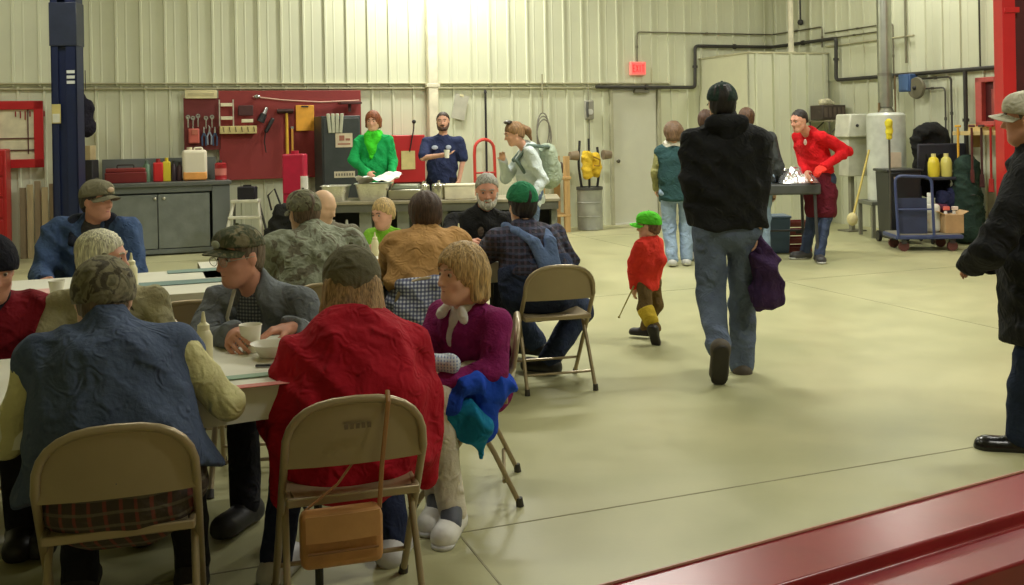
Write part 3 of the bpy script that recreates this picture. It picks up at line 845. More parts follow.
for px, lab in ((979, 'dark vertical cable above the red fire box on the right wall'), ):
    c1 = RW(px, 0, 0.04); c1.z = 4.9; c2 = c1.copy(); c2.z = 2.2
    pipe('cable', [c1, c2], 0.010, mat((55, 52, 48)), lab, 'cable', clips=False)
c0 = RW(920, 79, 0.05); c1 = RW(951, 78, 0.05); c1.z = c0.z; c2 = RW(951, 150, 0.05); c2.x, c2.y = c1.x, c1.y
pipe('conduit', [c0, c1, c2], 0.014, mat((70, 68, 60)), 'dark conduit leaving the blue box, outer of two turning down', 'conduit')
c0 = RW(920, 89, 0.05); c1 = RW(945, 88, 0.05); c1.z = c0.z; c2 = RW(945, 150, 0.05); c2.x, c2.y = c1.x, c1.y
pipe('conduit', [c0, c1, c2], 0.012, mat((70, 68, 60)), 'dark conduit leaving the blue box, inner of two turning down', 'conduit')
c0 = RW(965, 70, 0.07); c1 = RW(965, 170, 0.07); c1.x, c1.y = c0.x, c0.y; c1.z = 0.9
pipe('black_pipe', [c0, c1], 0.028, BP, 'thick black pipe dropping from the level pipe left of the red fire box', 'pipe')
c0 = RW(800, 0, 0.06); c0.z = 5.2; c1 = c0.copy(); c1.z = 3.16
b_ = thing('drop_cable', 'dark cable with a small ball end hanging near the corner above the closet', 'cable', c1)
MB().tube([Vector((0, 0, 0)), c0 - c1], 0.014).build('cable', BP, b_); MB().sph((0, 0, 0), 0.05, n=12).build('ball_end', BP, b_)
# pale wall columns
def column(name, px, depthoff, w, d, z0, z1, label, wallf, m, P0, D, N, group=None):
    t = (Vector(wallf(px, 60)) - CRN); t = Vector((t.x, t.y, 0)).dot(D)
    o = thing(name, label, 'column', CRN + D * t + N * (d / 2 + depthoff) + Vector((0, 0, z0)), math.atan2(D.y, D.x))
    MB().box((0, 0, (z1 - z0) / 2), (w, d, z1 - z0)).build('post', m, o, bevel=0.012)
    MB().box((0, 0, 2.19 - z0 if z0 < 2 else 0.03), (w * 1.35, d * 1.1, 0.05)).build('bracket', m, o, bevel=0.004)
    return o
CMt = mat((228, 222, 196), 0.4)
column('downpipe', 430.5, 0.0, 0.15, 0.13, 0.0, HC, 'pale square downpipe running up the bright middle of the back wall', BW, CMt, CRN, U, NB)
q = onplane(790.5, 20, CRN + NB * 0.9, NB)
dn = thing('downpipe', 'pale round pipe standing on the closet roof in the corner', 'pipe', (q.x, q.y, 2.63))
MB().cyl((0, 0, 0), (0, 0, HC - 2.63), 0.045).build('tube', CMt, dn); MB().cyl((0, 0, 0), (0, 0, 0.05), 0.07).build('flange', CMt, dn)

# exit sign
p = BW(637.5, 68.5, 0.05)
ex = thing('exit_sign', 'small glowing red EXIT sign above the grey side door', 'sign', p, AW)
MB().box((0, 0, 0), (0.27, 0.07, 0.215)).build('housing', mat((238, 150, 140), 0.4, emit=(255, 120, 110), es=0.25), ex, bevel=0.012)
MB().box((0, -0.037, 0), (0.235, 0.006, 0.17)).build('face_panel', mat((240, 90, 90), 0.3, emit=(255, 90, 85), es=0.85), ex, bevel=0.002)
lt = MB()
for i, ch in enumerate('EXIT'):
    for a, b in FONT5[ch]:
        x0 = -0.098 + i * 0.052
        A = Vector((x0 + a[0] * 0.009, -0.042, -0.055 + a[1] * 0.018)); B = Vector((x0 + b[0] * 0.009, -0.042, -0.055 + b[1] * 0.018))
        lt.tube([A, B], 0.0055, n=6)
lt.build('lettering', mat((200, 40, 45), 0.4), ex)

# ceiling lights -------------------------------------------------
def fixture(x, y, power, lab, rz=0.0, L=1.25, z=4.75, first=[None]):
    o = thing('strip_light', lab, 'light fixture', (x, y, z), rz, 'strip lights under the ceiling')
    MB().box((0, 0, 0.05), (L, 0.34, 0.07)).build('housing', mat((235, 235, 230), 0.4), o, bevel=0.01)
    MB().box((0, 0, 0.0), (L - 0.05, 0.28, 0.03)).build('diffuser', mat((255, 252, 235), 0.4, emit=(255, 252, 235), es=5.0), o, bevel=0.006)
    h = MB()
    for sx in (-1, 1): h.cyl((sx * L * .4, 0, 0.08), (sx * L * .4, 0, HC - z), 0.004, n=6)
    h.build('hanger_wire', metal((150, 150, 145)), o)
    ld = bpy.data.lights.new('lamp', 'AREA'); ld.shape = 'RECTANGLE'; ld.size = L; ld.size_y = 0.3; ld.energy = power; ld.color = (1.0, 0.985, 0.895)
    lo = bpy.data.objects.new('lamp', ld); COL.objects.link(lo); lo.parent = o; lo.location = (0, 0, -0.03)
    return o
# lights of the hall
fixture(-0.9, 13.9, 180, 'strip light near the back wall over the serving table')
fixture(1.2, 9.6, 185, 'strip light over the open floor behind the walking man')
fixture(5.0, 13.2, 75, 'strip light over the grill table by the right wall', PI / 2)
fixture(-5.2, 10.0, 62, 'strip light over the grey workbench side of the hall')
fixture(4.3, 7.2, 145, 'strip light over the clear floor at right')
fixture(-1.8, 5.6, 38, 'strip light over the dining tables')
fixture(3.2, 2.6, 75, 'strip light over the red steel beam')

# ---------------------------------------------------------------- folding chairs
CHM = mat((160, 144, 114), 0.34, 0.35, 0.03, 20, 0.06, 5)
CHD = mat((60, 56, 50), 0.6)
HT = 0.73
def make_chair():
    t = thing('folding_chair', 'x', 'chair')
    r = 0.0125
    def tubep(s):   # point on the front leg / back tube: s = 0 foot .. 1 below the arch
        return Vector((0.215 - 0.008 * s, 0.20 - 0.420 * s, 0.0 + 0.565 * s))
    R_ = [tubep(i / 6) for i in range(7)]
    arch = []
    n = 14
    for i in range(1, n):
        a = PI * i / n
        cx = math.cos(a); sx = math.sin(a)
        arch.append(Vector((0.207 * (abs(cx) ** 0.75) * (1 if cx > 0 else -1), -0.220 - 0.025 * sx ** .7, 0.565 + (HT - 0.565) * sx ** 0.72)))
    Lp = [Vector((-p.x, p.y, p.z)) for p in reversed(R_)]
    MB().tube(R_ + arch + Lp, r, n=10).build('frame', CHM, t)
    rear = []
    for sx in (1, -1):
        m = MB(); m.tube([Vector((sx * 0.195, -0.02, 0.425)), Vector((sx * 0.20, -0.14, 0.21)), Vector((sx * 0.205, -0.235, 0.012))], 0.011, n=10)
        lg = m.build('leg', CHM, t)
        MB().cyl((sx * 0.205, -0.237, 0.0), (sx * 0.205, -0.233, 0.035), 0.016, 0.014).build('foot_cap', CHD, lg)
    for sx in (1, -1): MB().cyl((sx * 0.215, 0.20, 0.0), (sx * 0.215, 0.18, 0.03), 0.017, 0.015).build('foot_cap', CHD, t)
    MB().tube([(-0.202, -0.175, 0.10), (0.202, -0.175, 0.10)], 0.008).build('stretcher', CHM, t)
    MB().tube([(-0.206, 0.11, 0.12), (0.206, 0.11, 0.12)], 0.008).build('stretcher', CHM, t)
    def seat(u, v):
        x = (u - 0.5) * 0.40 * (1 - 0.12 * (1 - v) ** 2); y = -0.19 + v * 0.40
        return Vector((x, y, 0.437 - 0.014 * math.cos((u - .5) * PI) * math.sin(v * PI) - 0.02 * max(0, v - 0.85) / 0.15))
    MB().grid(seat, 13, 13, thick=0.012).build('seat', CHM, t)
    m = MB()
    m.box((0, -0.185, 0.424), (0.40, 0.022, 0.026)); m.box((0.193, 0.01, 0.424), (0.018, 0.38, 0.026)); m.box((-0.193, 0.01, 0.424), (0.018, 0.38, 0.026))
    m.build('seat_rail', CHM, t, bevel=0.005)
    def back(u, v):
        xx = (u - 0.5) * 2
        top = 0.565 + (HT - 0.565) * max(0.0, 1 - abs(xx) ** 2.6) ** 0.5
        z = 0.535 + (top - 0.535) * v
        return Vector((xx * 0.205, -0.214 - 0.018 * (z - 0.535) / 0.2 - 0.020 * (1 - xx * xx), z))
    MB().grid(back, 21, 8, thick=0.008).build('backrest', CHM, t)
    return t
CH0 = make_chair(); _used = [False]
def chair(x, y, rz, label, group='folding chairs at the dining tables'):
    o = CH0 if not _used[0] else copy_tree(CH0)
    _used[0] = True
    o.location = (x, y, 0); o.rotation_euler = (0, 0, math.radians(rz)); relabel(o, label); o['group'] = group
    return o
def px2x(px, Y): return unroll(px, 300)[0] * Y / FPX
# ---------------------------------------------------------------- folding tables
TT = mat((205, 200, 178), 0.5)
PAPER = mat((222, 220, 202), 0.6, 0, 0.1, 8, 0.03, 3)
STEEL = metal((70, 70, 68), 0.45)
def table(cx, cy, L, D, rz, label, z=0.72, cover=None, coverlab=None, hang=0.14, group='folding tables for the diners'):
    t = thing('folding_table', label, 'table', (cx, cy, 0), math.radians(rz), group)
    MB().box((0, 0, z - 0.02), (L, D, 0.035)).build('tabletop', TT, t, bevel=0.008)
    for sx in (-1, 1):
        m = MB(); x = sx * (L / 2 - 0.25)
        m.tube(smoothpath([Vector((x, -D / 2 + 0.09, 0.0)), Vector((x, -D / 2 + 0.09, z - 0.05)), Vector((x, D / 2 - 0.09, z - 0.05)), Vector((x, D / 2 - 0.09, 0.0))], 0.04), 0.014)
        m.tube([(x, -D / 2 + 0.09, 0.18), (x, D / 2 - 0.09, 0.18)], 0.010)
        m.build('leg', STEEL, t)
    c = MB()
    def fn(u, v):
        x = (u - 0.5) * (L + 0.03)
        tot = D + 0.03 + 2 * hang; s = v * tot
        if s < hang: y, zz = -D / 2 - 0.015 - 0.01 * math.sin(x * 14) * (1 - s / hang), z - (hang - s)
        elif s > tot - hang: y, zz = D / 2 + 0.015 + 0.01 * math.sin(x * 12) * (s - tot + hang) / hang, z - (s - tot + hang)
        else: y, zz = -D / 2 - 0.015 + (s - hang), z + 0.002
        return Vector((x, y, zz + 0.003))
    c.grid(fn, 41, 27, thick=0.002)
    o = c.build('paper_tablecloth', PAPER, None, loc=(cx, cy, 0), rz=math.radians(rz))
    tag(o, coverlab, 'tablecloth', 'paper covers on the dining tables')
    return t
AWD = math.degrees(AW)
table(-1.66, 3.27, 2.40, 0.76, AWD, 'nearest long folding table, in front of the man in the blue vest', coverlab='white paper cover on the nearest dining table', hang=0.11)
table(-2.66, 5.18, 2.35, 0.90, AWD, 'folding table in front of the man in the blue parka', coverlab='white paper cover with teal mats, before the blue parka')
table(-0.93, 6.28, 1.95, 0.78, AWD, 'farther folding table between the camouflage jacket and the bearded man', coverlab='white paper cover on the table before the bearded man')
# red stripe of the paper cover and mats
def mat_sheet(x, y, z, w, d, col, label, rz=0, name='placemat', cat='placemat', group=None, th=0.003):
    o = MB().box((0, 0, th / 2), (w, d, th)).build(name, mat(col, 0.6, var=0.05), None, bevel=0.001, loc=(x, y, z), rz=math.radians(rz))
    return tag(o, label, cat, group)
TZ = 0.7275
def gsheet(px, py, *a, **k):
    q = G(px, py, TZ); return mat_sheet(q.x, q.y, TZ, *a, **k)
gsheet(205, 270, 0.42, 0.13, (120, 145, 135), 'teal paper mat, far one left of the ball cap with glasses', rz=AWD)
gsheet(188, 282, 0.50, 0.15, (110, 138, 132), 'teal paper mat, nearer one left of the ball cap with glasses', rz=AWD)
gsheet(262, 385, 0.42, 0.04, (205, 120, 112), 'pink strip of napkin along the near table edge', name='napkin', cat='napkin', rz=AWD)
gsheet(262, 375, 0.36, 0.05, (140, 170, 145), 'green strip of napkin behind the pink one', name='napkin', cat='napkin', rz=AWD)
gsheet(22, 293, 0.30, 0.18, (225, 175, 165), 'pink printed sheet on the table beside the black beanie', name='paper_sheet', cat='paper', rz=AWD)
# bottles and cups
SQ = mat((226, 220, 178), 0.35, 0, 0.02, 20, 0.03, 5)
def squeeze(x, y, z, h, label, m=SQ, group='squeeze bottles on the dining tables'):
    o = thing('squeeze_bottle', label, 'bottle', (x, y, z), 0, group)
    k = h / 0.19
    MB().lathe([(0, 0), (0.027 * k, 0), (0.030 * k, 0.006 * k), (0.030 * k, 0.105 * k), (0.022 * k, 0.125 * k), (0.018 * k, 0.13 * k), (0, 0.13 * k)]).build('bottle_body', m, o)
    MB().lathe([(0, 0.128 * k), (0.020 * k, 0.128 * k), (0.020 * k, 0.145 * k), (0.009 * k, 0.155 * k), (0.004 * k, 0.19 * k), (0, 0.19 * k)]).build('nozzle', m, o)
    return o
def cup(x, y, z, h, r, label, m=None, fill=None):
    o = thing('cup', label, 'cup', (x, y, z))
    MB().lathe([(0, 0.004), (0, 0), (r * 0.72, 0), (r, h), (r * 1.06, h), (r * 1.04, h + 0.004), (r * 0.95, h), (r * 0.70, 0.005), (0, 0.005)]).build('cup_wall', m or mat((235, 232, 215), 0.5, var=0), o)
    MB().lathe([(0, 0), (r * 0.9, 0.0), (0, 0.001)], c=(0, 0, h * 0.75)).build('drink', mat(fill or (120, 80, 45), 0.1, var=0), o)
    return o
def PXY(px, Y): return px2x(px, Y), Y
squeeze(*PXY(203, 3.42), TZ, 0.19, 'cream squeeze bottle on the nearest table beside the held cup')
squeeze(*PXY(460, 6.78), TZ, 0.165, 'cream squeeze bottle between the tan jacket and bearded man')
squeeze(*PXY(132, 5.2), TZ, 0.19, 'pale squeeze bottle right of the white-haired man')
squeeze(*PXY(376, 6.45), TZ, 0.15, 'small white squeeze bottle beside the toddler in lime green')
cup(*PXY(57, 4.95), TZ, 0.085, 0.038, 'white cup on the table below the blue parka')
CUPC = (px2x(250, 3.66), 3.66)
cup(*CUPC, TZ, 0.095, 0.040, 'white cup held by the man in grey jacket and glasses')
bw_ = thing('bowl', 'white foam bowl on the table beside the held cup', 'bowl', (px2x(272, 3.58), 3.58, TZ))
MB().lathe([(0, 0), (0.045, 0), (0.075, 0.045), (0.08, 0.047), (0.074, 0.042), (0.045, 0.006), (0, 0.006)], n=28).build('bowl_wall', mat((236, 234, 222), 0.5, var=0), bw_)
sp_ = MB().box((0, 0, 0.004), (0.09, 0.016, 0.006)).sph((0.06, 0, 0.005), 0.018, (1.3, 1, 0.3)).build('spoon', mat((30, 34, 40), 0.3), None, loc=(px2x(268, 3.42), 3.42, TZ), rz=0.1)
tag(sp_, 'dark plastic spoon lying before the foam bowl', 'spoon')

# ---------------------------------------------------------------- left side of the back wall
RED = paint((176, 30, 34)); DRED = paint((140, 38, 38), 0.6)
def at(p, z=None): return Vector((p.x, p.y, p.z if z is None else z))
def wrect(x0, y0, x1, y1, off=0.0, wf=BW):
    a, b, c = wf(x0, (y0 + y1) / 2, off), wf(x1, (y0 + y1) / 2, off), wf((x0 + x1) / 2, (y0 + y1) / 2, off)
    t, d = wf((x0 + x1) / 2, y0, off), wf((x0 + x1) / 2, y1, off)
    return c, (b - a).length, (t - d).length
# red framed board at the far left
c, w, h = wrect(-10, 101, 44, 168, 0.06)
o = thing('tool_board', 'red framed white tool board on the wall at far left', 'tool board', c, AW)
m = MB(); fw = 0.11
m.box((0, -0.02, h / 2 - fw / 2), (w, 0.05, fw)).box((0, -0.02, -h / 2 + fw / 2), (w, 0.05, fw)).box((w / 2 - fw / 2, -0.02, 0), (fw, 0.05, h)).box((-w / 2 + fw / 2, -0.02, 0), (fw, 0.05, h))
m.build('frame', RED, o, bevel=0.006)
MB().box((0, 0.0, 0), (w - 0.1, 0.02, h - 0.1)).build('panel', mat((214, 208, 176), 0.5), o)
m = MB()
for z in (-0.05, -0.2): m.box((0, -0.02, z), (w - 0.2, 0.012, 0.015))
m.box((0.13, -0.02, 0.05), (0.015, 0.012, h - 0.25)); m.build('divider', mat((90, 50, 45), 0.6), o)
for i in range(7): MB().cyl((-w / 2 + 0.3 + i * 0.055, -0.03, h / 2 - fw - 0.02), (-w / 2 + 0.3 + i * 0.055, -0.03, h / 2 - fw - 0.09 - 0.02 * (i % 3)), 0.008, n=6).build('hook', DRED, o)
# red cabinet
p = W(3, 138, 12.2)
o = thing('tool_cabinet', 'tall glossy red tool cabinet at the left edge', 'cabinet', (p.x - 0.25, 12.0, 0), AW)
MB().box((0, 0, 0.72), (0.74, 0.5, 1.36)).build('body', RED, o, bevel=0.015)
for i, hh in enumerate((0.25, 0.25, 0.2, 0.2, 0.2)):
    z = 0.2 + i * 0.25
    d = MB().box((0, -0.262, z), (0.66, 0.02, 0.225)).build('drawer', RED, o, bevel=0.006)
    MB().box((0, -0.276, z + 0.09), (0.6, 0.012, 0.012)).build('handle', RED, d, bevel=0.003)
m = MB()
for sx in (-1, 1):
    for sy in (-1, 1): m.cyl((sx * 0.3 - 0.015, sy * 0.2, 0.04), (sx * 0.3 + 0.015, sy * 0.2, 0.04), 0.04, n=14)
m.build('caster', CHD, o)
# stacked wood planks behind
c, w, h = wrect(18, 170, 52, 240, 0.10)
o = thing('wood_stack', 'pale upright boards leaning on the wall below the red tool board', 'boards', (c.x, c.y, 0), AW)
for i in range(6):
    MB().box((-w / 2 + 0.06 + i * 0.085, -0.03 * (i % 2), 0.45 + 0.02 * (i % 3)), (0.075, 0.03, 0.9 + 0.04 * (i % 3))).build('board', wood((170, 155, 115) if i % 2 else (140, 125, 95)), o, bevel=0.003)
# blue lift column
NAVY = mat((26, 36, 70), 0.4, 0, 0.03, 20, 0.08, 4)
p = W(68, 100, 11.6)
o = thing('lift_column', 'tall dark blue vehicle lift column at left', 'lift column', (p.x, 11.6, 0), 0.05)
m = MB(); ww = 0.29
m.box((0, 0.10, 2.2), (ww, 0.02, 4.4)).box((-ww / 2 + 0.01, 0, 2.2), (0.02, 0.22, 4.4)).box((ww / 2 - 0.01, 0, 2.2), (0.02, 0.22, 4.4))
m.box((-ww / 2 + 0.04, -0.10, 2.2), (0.08, 0.02, 4.4)).box((ww / 2 - 0.06, -0.10, 2.2), (0.12, 0.02, 4.4))
m.build('column_shell', NAVY, o, bevel=0.003)
MB().box((0, 0.02, 0.9), (0.2, 0.2, 3.6)).build('carriage', NAVY, o, bevel=0.01)
MB().box((0, 0, 0.012), (0.5, 0.5, 0.024)).build('base_plate', NAVY, o, bevel=0.004)
MB().box((0, 0, 2.83), (ww + 0.02, 0.24, 0.5)).box((0, 0, 3.4), (ww + 0.02, 0.24, 0.3)).build('cover_plate', mat((44, 50, 68), 0.35), o, bevel=0.005)
m = MB().box((-0.09, -0.115, 1.80), (0.10, 0.006, 0.22)); m.build('warning_label', mat((200, 186, 120), 0.5), o)
MB().box((-0.09, -0.119, 1.75), (0.08, 0.004, 0.1)).build('label_print', mat((215, 215, 200), 0.5), o)
m = MB()
for z in (2.16, 2.22, 2.28): m.box((0.08, -0.115, z), (0.09, 0.006, 0.035))
m.build('label', mat((215, 218, 215), 0.5), o)
# dark things hung beside the column
c = W(86, 114, 12.6)
o = thing('hanging_coat', 'black coat hanging between the blue lift column and workbench', 'coat', (c.x, 12.6, c.z))
S = SDF(); b = Vector(o.location)
S.cap(b + Vector((-0.08, 0, 0.2)), b + Vector((-0.02, 0, -0.16)), 0.09, 0.13, w=1.0); S.cap(b + Vector((0.0, 0, 0.1)), b + Vector((0.02, 0, -0.2)), 0.1, 0.07); S.fold = (0.012, 2)
S.build('coat_cloth', cloth((34, 32, 44)), o, 0.02)
MB().tube([(0, 0, 0.3), (0, 0, 0.55)], 0.006).build('loop', CHD, o)
c = W(89, 166, 12.6)
o = thing('pole_stand', 'dark upright box with a beige carton on top by the blue column', 'box', (c.x, 12.6, 0))
MB().box((0, 0, 0.62), (0.17, 0.2, 1.24)).build('box_body', mat((30, 30, 34), 0.6), o, bevel=0.01)
MB().box((-0.02, 0, 1.33), (0.15, 0.17, 0.18)).build('carton', mat((176, 158, 118), 0.7), o, bevel=0.004)

# grey workbench --------------------------------------------------
GR = mat((112, 118, 116), 0.45, 0.2, 0.05, 15, 0.06, 3)
pA, pB = BW(100, 200, 0.35), BW(228, 200, 0.35)
mid_ = (pA + pB) / 2; L = (pB - pA).length
o = thing('workbench', 'long grey steel workbench cabinet under the red peg board', 'workbench', (mid_.x, mid_.y, 0), AW)
ZB = 0.93
MB().box((0, 0.0, ZB - 0.025), (L + 0.04, 0.66, 0.05)).build('worktop', mat((92, 96, 92), 0.5), o, bevel=0.006)
m = MB(); m.box((0, 0.30, ZB / 2), (L, 0.02, ZB - 0.06)).box((-L / 2 + 0.02, 0, ZB / 2 - 0.02), (0.04, 0.6, ZB - 0.08)).box((L / 2 - 0.11, 0, ZB / 2 - 0.02), (0.22, 0.6, ZB - 0.08)).box((0, 0, 0.05), (L, 0.58, 0.06)).box((0, -0.27, ZB - 0.09), (L, 0.03, 0.08))
m.build('cabinet_body', GR, o, bevel=0.005)
for i in range(2):
    dw_ = (L - 0.30) / 2
    d = MB().box((-L / 2 + 0.05 + dw_ * (i + 0.5), -0.285, ZB / 2 - 0.03), (dw_ - 0.01, 0.02, ZB - 0.24)).build('door', mat((122, 128, 124), 0.45, 0.2), o, bevel=0.004)
    MB().sph((-L / 2 + 0.05 + dw_ * (1 + (-0.05 if i == 0 else 0.12)), -0.31, ZB - 0.20), 0.022, n=10).build('handle', metal((210, 205, 190)), d)
MB().box((-0.05, 0.31, ZB + 0.15), (L - 0.15, 0.02, 0.30)).build('backsplash', GR, o, bevel=0.004)
def onbench(px, t=0.0):
    q = BW(px, 185, 0.35 - t); return Vector((q.x, q.y, ZB))
def jar(name, px, r, h, col, capc, label, cat='bottle', sq=None, t=0.0, group=None):
    q = onbench(px, t); o = thing(name, label, cat, q, AW, group)
    if sq: MB().box((0, 0, h * 0.42), (r * 2, r * 1.4, h * 0.84)).build('container', plastic(col), o, bevel=r * 0.3, seg=3)
    else: MB().lathe([(0, 0), (r * .95, 0), (r, 0.01), (r, h * 0.72), (r * 0.45, h * 0.86), (r * 0.45, h * 0.9), (0, h * 0.9)]).build('container', plastic(col), o)
    MB().cyl((0, 0, h * 0.84), (0, 0, h), r * 0.5, r * 0.42, 14).build('cap', plastic(capc), o)
    return o
q = onbench(126)
o = thing('tool_box', 'dark red tool box on the grey workbench', 'tool box', q, AW)
MB().box((0, 0, 0.07), (0.50, 0.24, 0.14)).build('box_body', paint((120, 36, 38)), o, bevel=0.012)
MB().box((0, 0, 0.165), (0.48, 0.22, 0.05)).build('lid', paint((132, 42, 42)), o, bevel=0.012)
MB().tube(smoothpath([Vector((-0.1, 0, 0.19)), Vector((-0.1, 0, 0.23)), Vector((0.1, 0, 0.23)), Vector((0.1, 0, 0.19))], 0.02), 0.009).build('handle', CHD, o)
jar('spray_bottle', 147, 0.052, 0.28, (92, 122, 98), (90, 110, 95), 'green bottle on the workbench right of the red tool box')
jar('oil_bottle', 158.5, 0.062, 0.30, (208, 40, 44), (150, 30, 30), 'red bottle on the grey workbench', sq=1)
jar('oil_bottle', 167, 0.050, 0.31, (226, 206, 60), (215, 190, 40), 'yellow bottle on the grey workbench', sq=1)
jar('oil_bottle', 174, 0.035, 0.27, (58, 42, 52), (30, 30, 30), 'dark bottle just right of the yellow one')
jar('oil_bottle', 180, 0.038, 0.25, (70, 46, 50), (40, 30, 30), 'dark bottle touching the left side of the white jug')
q = onbench(195); o = thing('jug', 'large translucent white jug with orange liquid on the workbench', 'jug', q, AW)
MB().box((0, 0, 0.205), (0.31, 0.2, 0.40)).build('container', plastic((226, 218, 196)), o, bevel=0.04, seg=4)
MB().box((0, -0.002, 0.065), (0.30, 0.204, 0.115)).build('liquid', mat((228, 160, 86), 0.3), o, bevel=0.02)
MB().cyl((-0.06, 0, 0.39), (-0.06, 0, 0.44), 0.035).build('cap', plastic((210, 200, 170)), o)
MB().tube(smoothpath([Vector((0, 0, 0.39)), Vector((0, 0, 0.43)), Vector((0.1, 0, 0.43)), Vector((0.1, 0, 0.38))], 0.02), 0.012).build('handle', plastic((226, 218, 196)), o)
q = onbench(221); o = thing('can', 'round red can on the right end of the workbench', 'can', q, AW)
MB().lathe([(0, 0), (0.075, 0), (0.078, 0.01), (0.074, 0.015), (0.074, 0.2), (0.078, 0.21), (0.05, 0.225), (0, 0.225)]).build('container', paint((170, 40, 46)), o)
MB().cyl((0, 0, 0.06), (0, 0, 0.15), 0.0755, n=20, caps=False).build('label_band', paint((205, 120, 110)), o)
MB().cyl((0, 0, 0.22), (0, 0, 0.26), 0.02).build('spout', CHD, o)

# red peg board ---------------------------------------------------
PB = mat((136, 44, 42), 0.6, 0, 0.1, 60, 0.06, 3)
c, w, h = wrect(221, 90.5, 363, 178, 0.08)
o = thing('peg_board', 'large brick-red peg board on the back wall', 'peg board', c, AW)
MB().box((0, 0, 0), (w, 0.025, h)).build('board', PB, o, bevel=0.004)
m = MB()
for i in range(-1, 2): m.box((i * w * 0.33, 0.03, 0), (0.04, 0.04, h))
m.build('batten', DRED, o)
c2, w2, h2 = wrect(184, 98, 221, 150, 0.08)
o = thing('peg_board', 'smaller dark red peg board above the white jug', 'peg board', c2, AW)
MB().box((0, 0, 0), (w2, 0.025, h2)).build('board', mat((108, 38, 38), 0.65, 0, 0.1, 60, 0.06, 3), o, bevel=0.004)
MB().box((0, 0.03, 0), (0.05, 0.04, h2)).build('batten', DRED, o)
c3, w3, h3 = wrect(185, 90, 217, 98.5, 0.10)
o = thing('sign_strip', 'blank cream strip above the smaller peg board', 'strip', c3, AW)
MB().box((0, 0, 0), (w3, 0.05, h3)).build('strip_board', mat((214, 204, 160), 0.5), o, bevel=0.004)
MB().box((0, -0.028, 0), (w3 * 0.8, 0.004, h3 * 0.3)).build('stripe', mat((190, 180, 140), 0.5), o)
STL = metal((190, 190, 190), 0.25); DK = mat((34, 32, 34), 0.5); BLU = paint((60, 84, 120))
def wallthing(name, px, py, off, label, cat, group=None, wf=BW, rz=None):
    q = wf(px, py, off); return thing(name, label, cat, q, AW if rz is None else rz, group)
for i, (px, py) in enumerate(((188, 117), (193, 118), (198, 116), (206, 118), (212, 117))):
    o = wallthing('wrench', px, py, 0.13, ('leftmost steel wrench', 'second steel wrench', 'middle steel wrench', 'fourth steel wrench', 'rightmost steel wrench')[i] + ' of five on the small peg board', 'wrench', 'wrenches on the smaller peg board')
    MB().box((0, 0, -0.07), (0.016, 0.008, 0.15)).build('shank', STL, o, bevel=0.003)
    m = MB().lathe([(0.012, -0.006), (0.030, -0.006), (0.030, 0.006), (0.012, 0.006), (0.012, -0.006)], n=12, rot=Matrix.Rotation(PI / 2, 3, 'X'))
    m.build('wrench_jaw', STL, o)
def plier(px, py, col, label):
    o = wallthing('pliers', px, py, 0.13, label, 'pliers', 'pliers on the smaller peg board')
    for sg in (-1, 1):
        MB().tube([(sg * 0.004, 0, 0.0), (sg * 0.028, 0, -0.06), (sg * 0.022, 0, -0.17)], 0.011).build('grip', col, o)
    MB().box((0, 0, 0.04), (0.028, 0.016, 0.09), taper=0.5).build('jaw', STL, o, bevel=0.003)
plier(204, 133, BLU, 'left pair of blue-handled pliers'); plier(209.5, 132, mat((150, 160, 175), 0.4), 'middle pair of pliers with pale handles'); plier(215, 133, BLU, 'right pair of blue-handled pliers')
o = wallthing('holster', 194, 136, 0.14, 'small faded red pouch on the small peg board', 'pouch')
MB().box((0, 0, 0), (0.14, 0.05, 0.2)).build('pouch', mat((186, 92, 80), 0.7), o, bevel=0.015); MB().box((0.01, -0.03, 0.05), (0.08, 0.012, 0.07)).build('flap', mat((176, 100, 80), 0.7), o, bevel=0.005)
# cream rack of bits
o = wallthing('tool_rack', 238, 118, 0.16, 'cream wooden tool rack with steel pieces on the peg board', 'tool rack')
CRM = mat((206, 190, 130), 0.6)
MB().box((0, 0, -0.16), (0.48, 0.12, 0.105)).build('lower_shelf', CRM, o, bevel=0.004)
m = MB().box((-0.24, 0, 0.07), (0.015, 0.04, 0.36)).box((-0.06, 0, 0.07), (0.015, 0.04, 0.36)); m.build('upright', mat((190, 184, 170), 0.4), o)
for z, xx in ((0.18, -0.15), (0.0, -0.15), (-0.04, 0.12)):
    MB().box((xx, -0.02, z), (0.15, 0.05, 0.045)).build('steel_block', mat((222, 214, 184), 0.4), o, bevel=0.004)
for i in range(6): MB().tube([(-0.2 + i * 0.08, -0.065, -0.12), (-0.19 + i * 0.08, -0.07, -0.19)], 0.006).build('hook', mat((110, 95, 60), 0.5), o)
MB().box((0.1, -0.02, 0.10), (0.20, 0.06, 0.14)).build('dark_tray', mat((70, 34, 34), 0.6), o, bevel=0.01)
o = wallthing('drill', 264, 116, 0.16, 'dark power drill with a shiny chuck hanging on the peg board', 'drill')
MB().cyl((0.0, 0, 0.02), (0.04, 0, 0.12), 0.032, 0.022).build('chuck', STL, o)
MB().cyl((-0.05, 0, -0.08), (0.0, 0, 0.03), 0.055, 0.045).build('motor_housing', DK, o); MB().box((0.07, 0, -0.13), (0.05, 0.05, 0.22), Matrix.Rotation(0.5, 3, 'Y')).build('grip', DK, o, bevel=0.015)
MB().tube([(0.02, 0, -0.2), (0.0, 0, -0.35), (0.02, 0, -0.5)], 0.008).build('power_cord', DK, o)
o = wallthing('hammer', 287, 130, 0.14, 'sledge hammer with a yellow handle on the peg board', 'hammer')
MB().cyl((0, 0, -0.33), (0, 0, 0.25), 0.02, 0.018).build('handle', mat((222, 176, 60), 0.45), o)
m = MB().cyl((-0.13, 0, 0.26), (0.09, 0, 0.26), 0.032, n=12); m.build('hammer_head', mat((58, 36, 34), 0.4, 0.3), o)
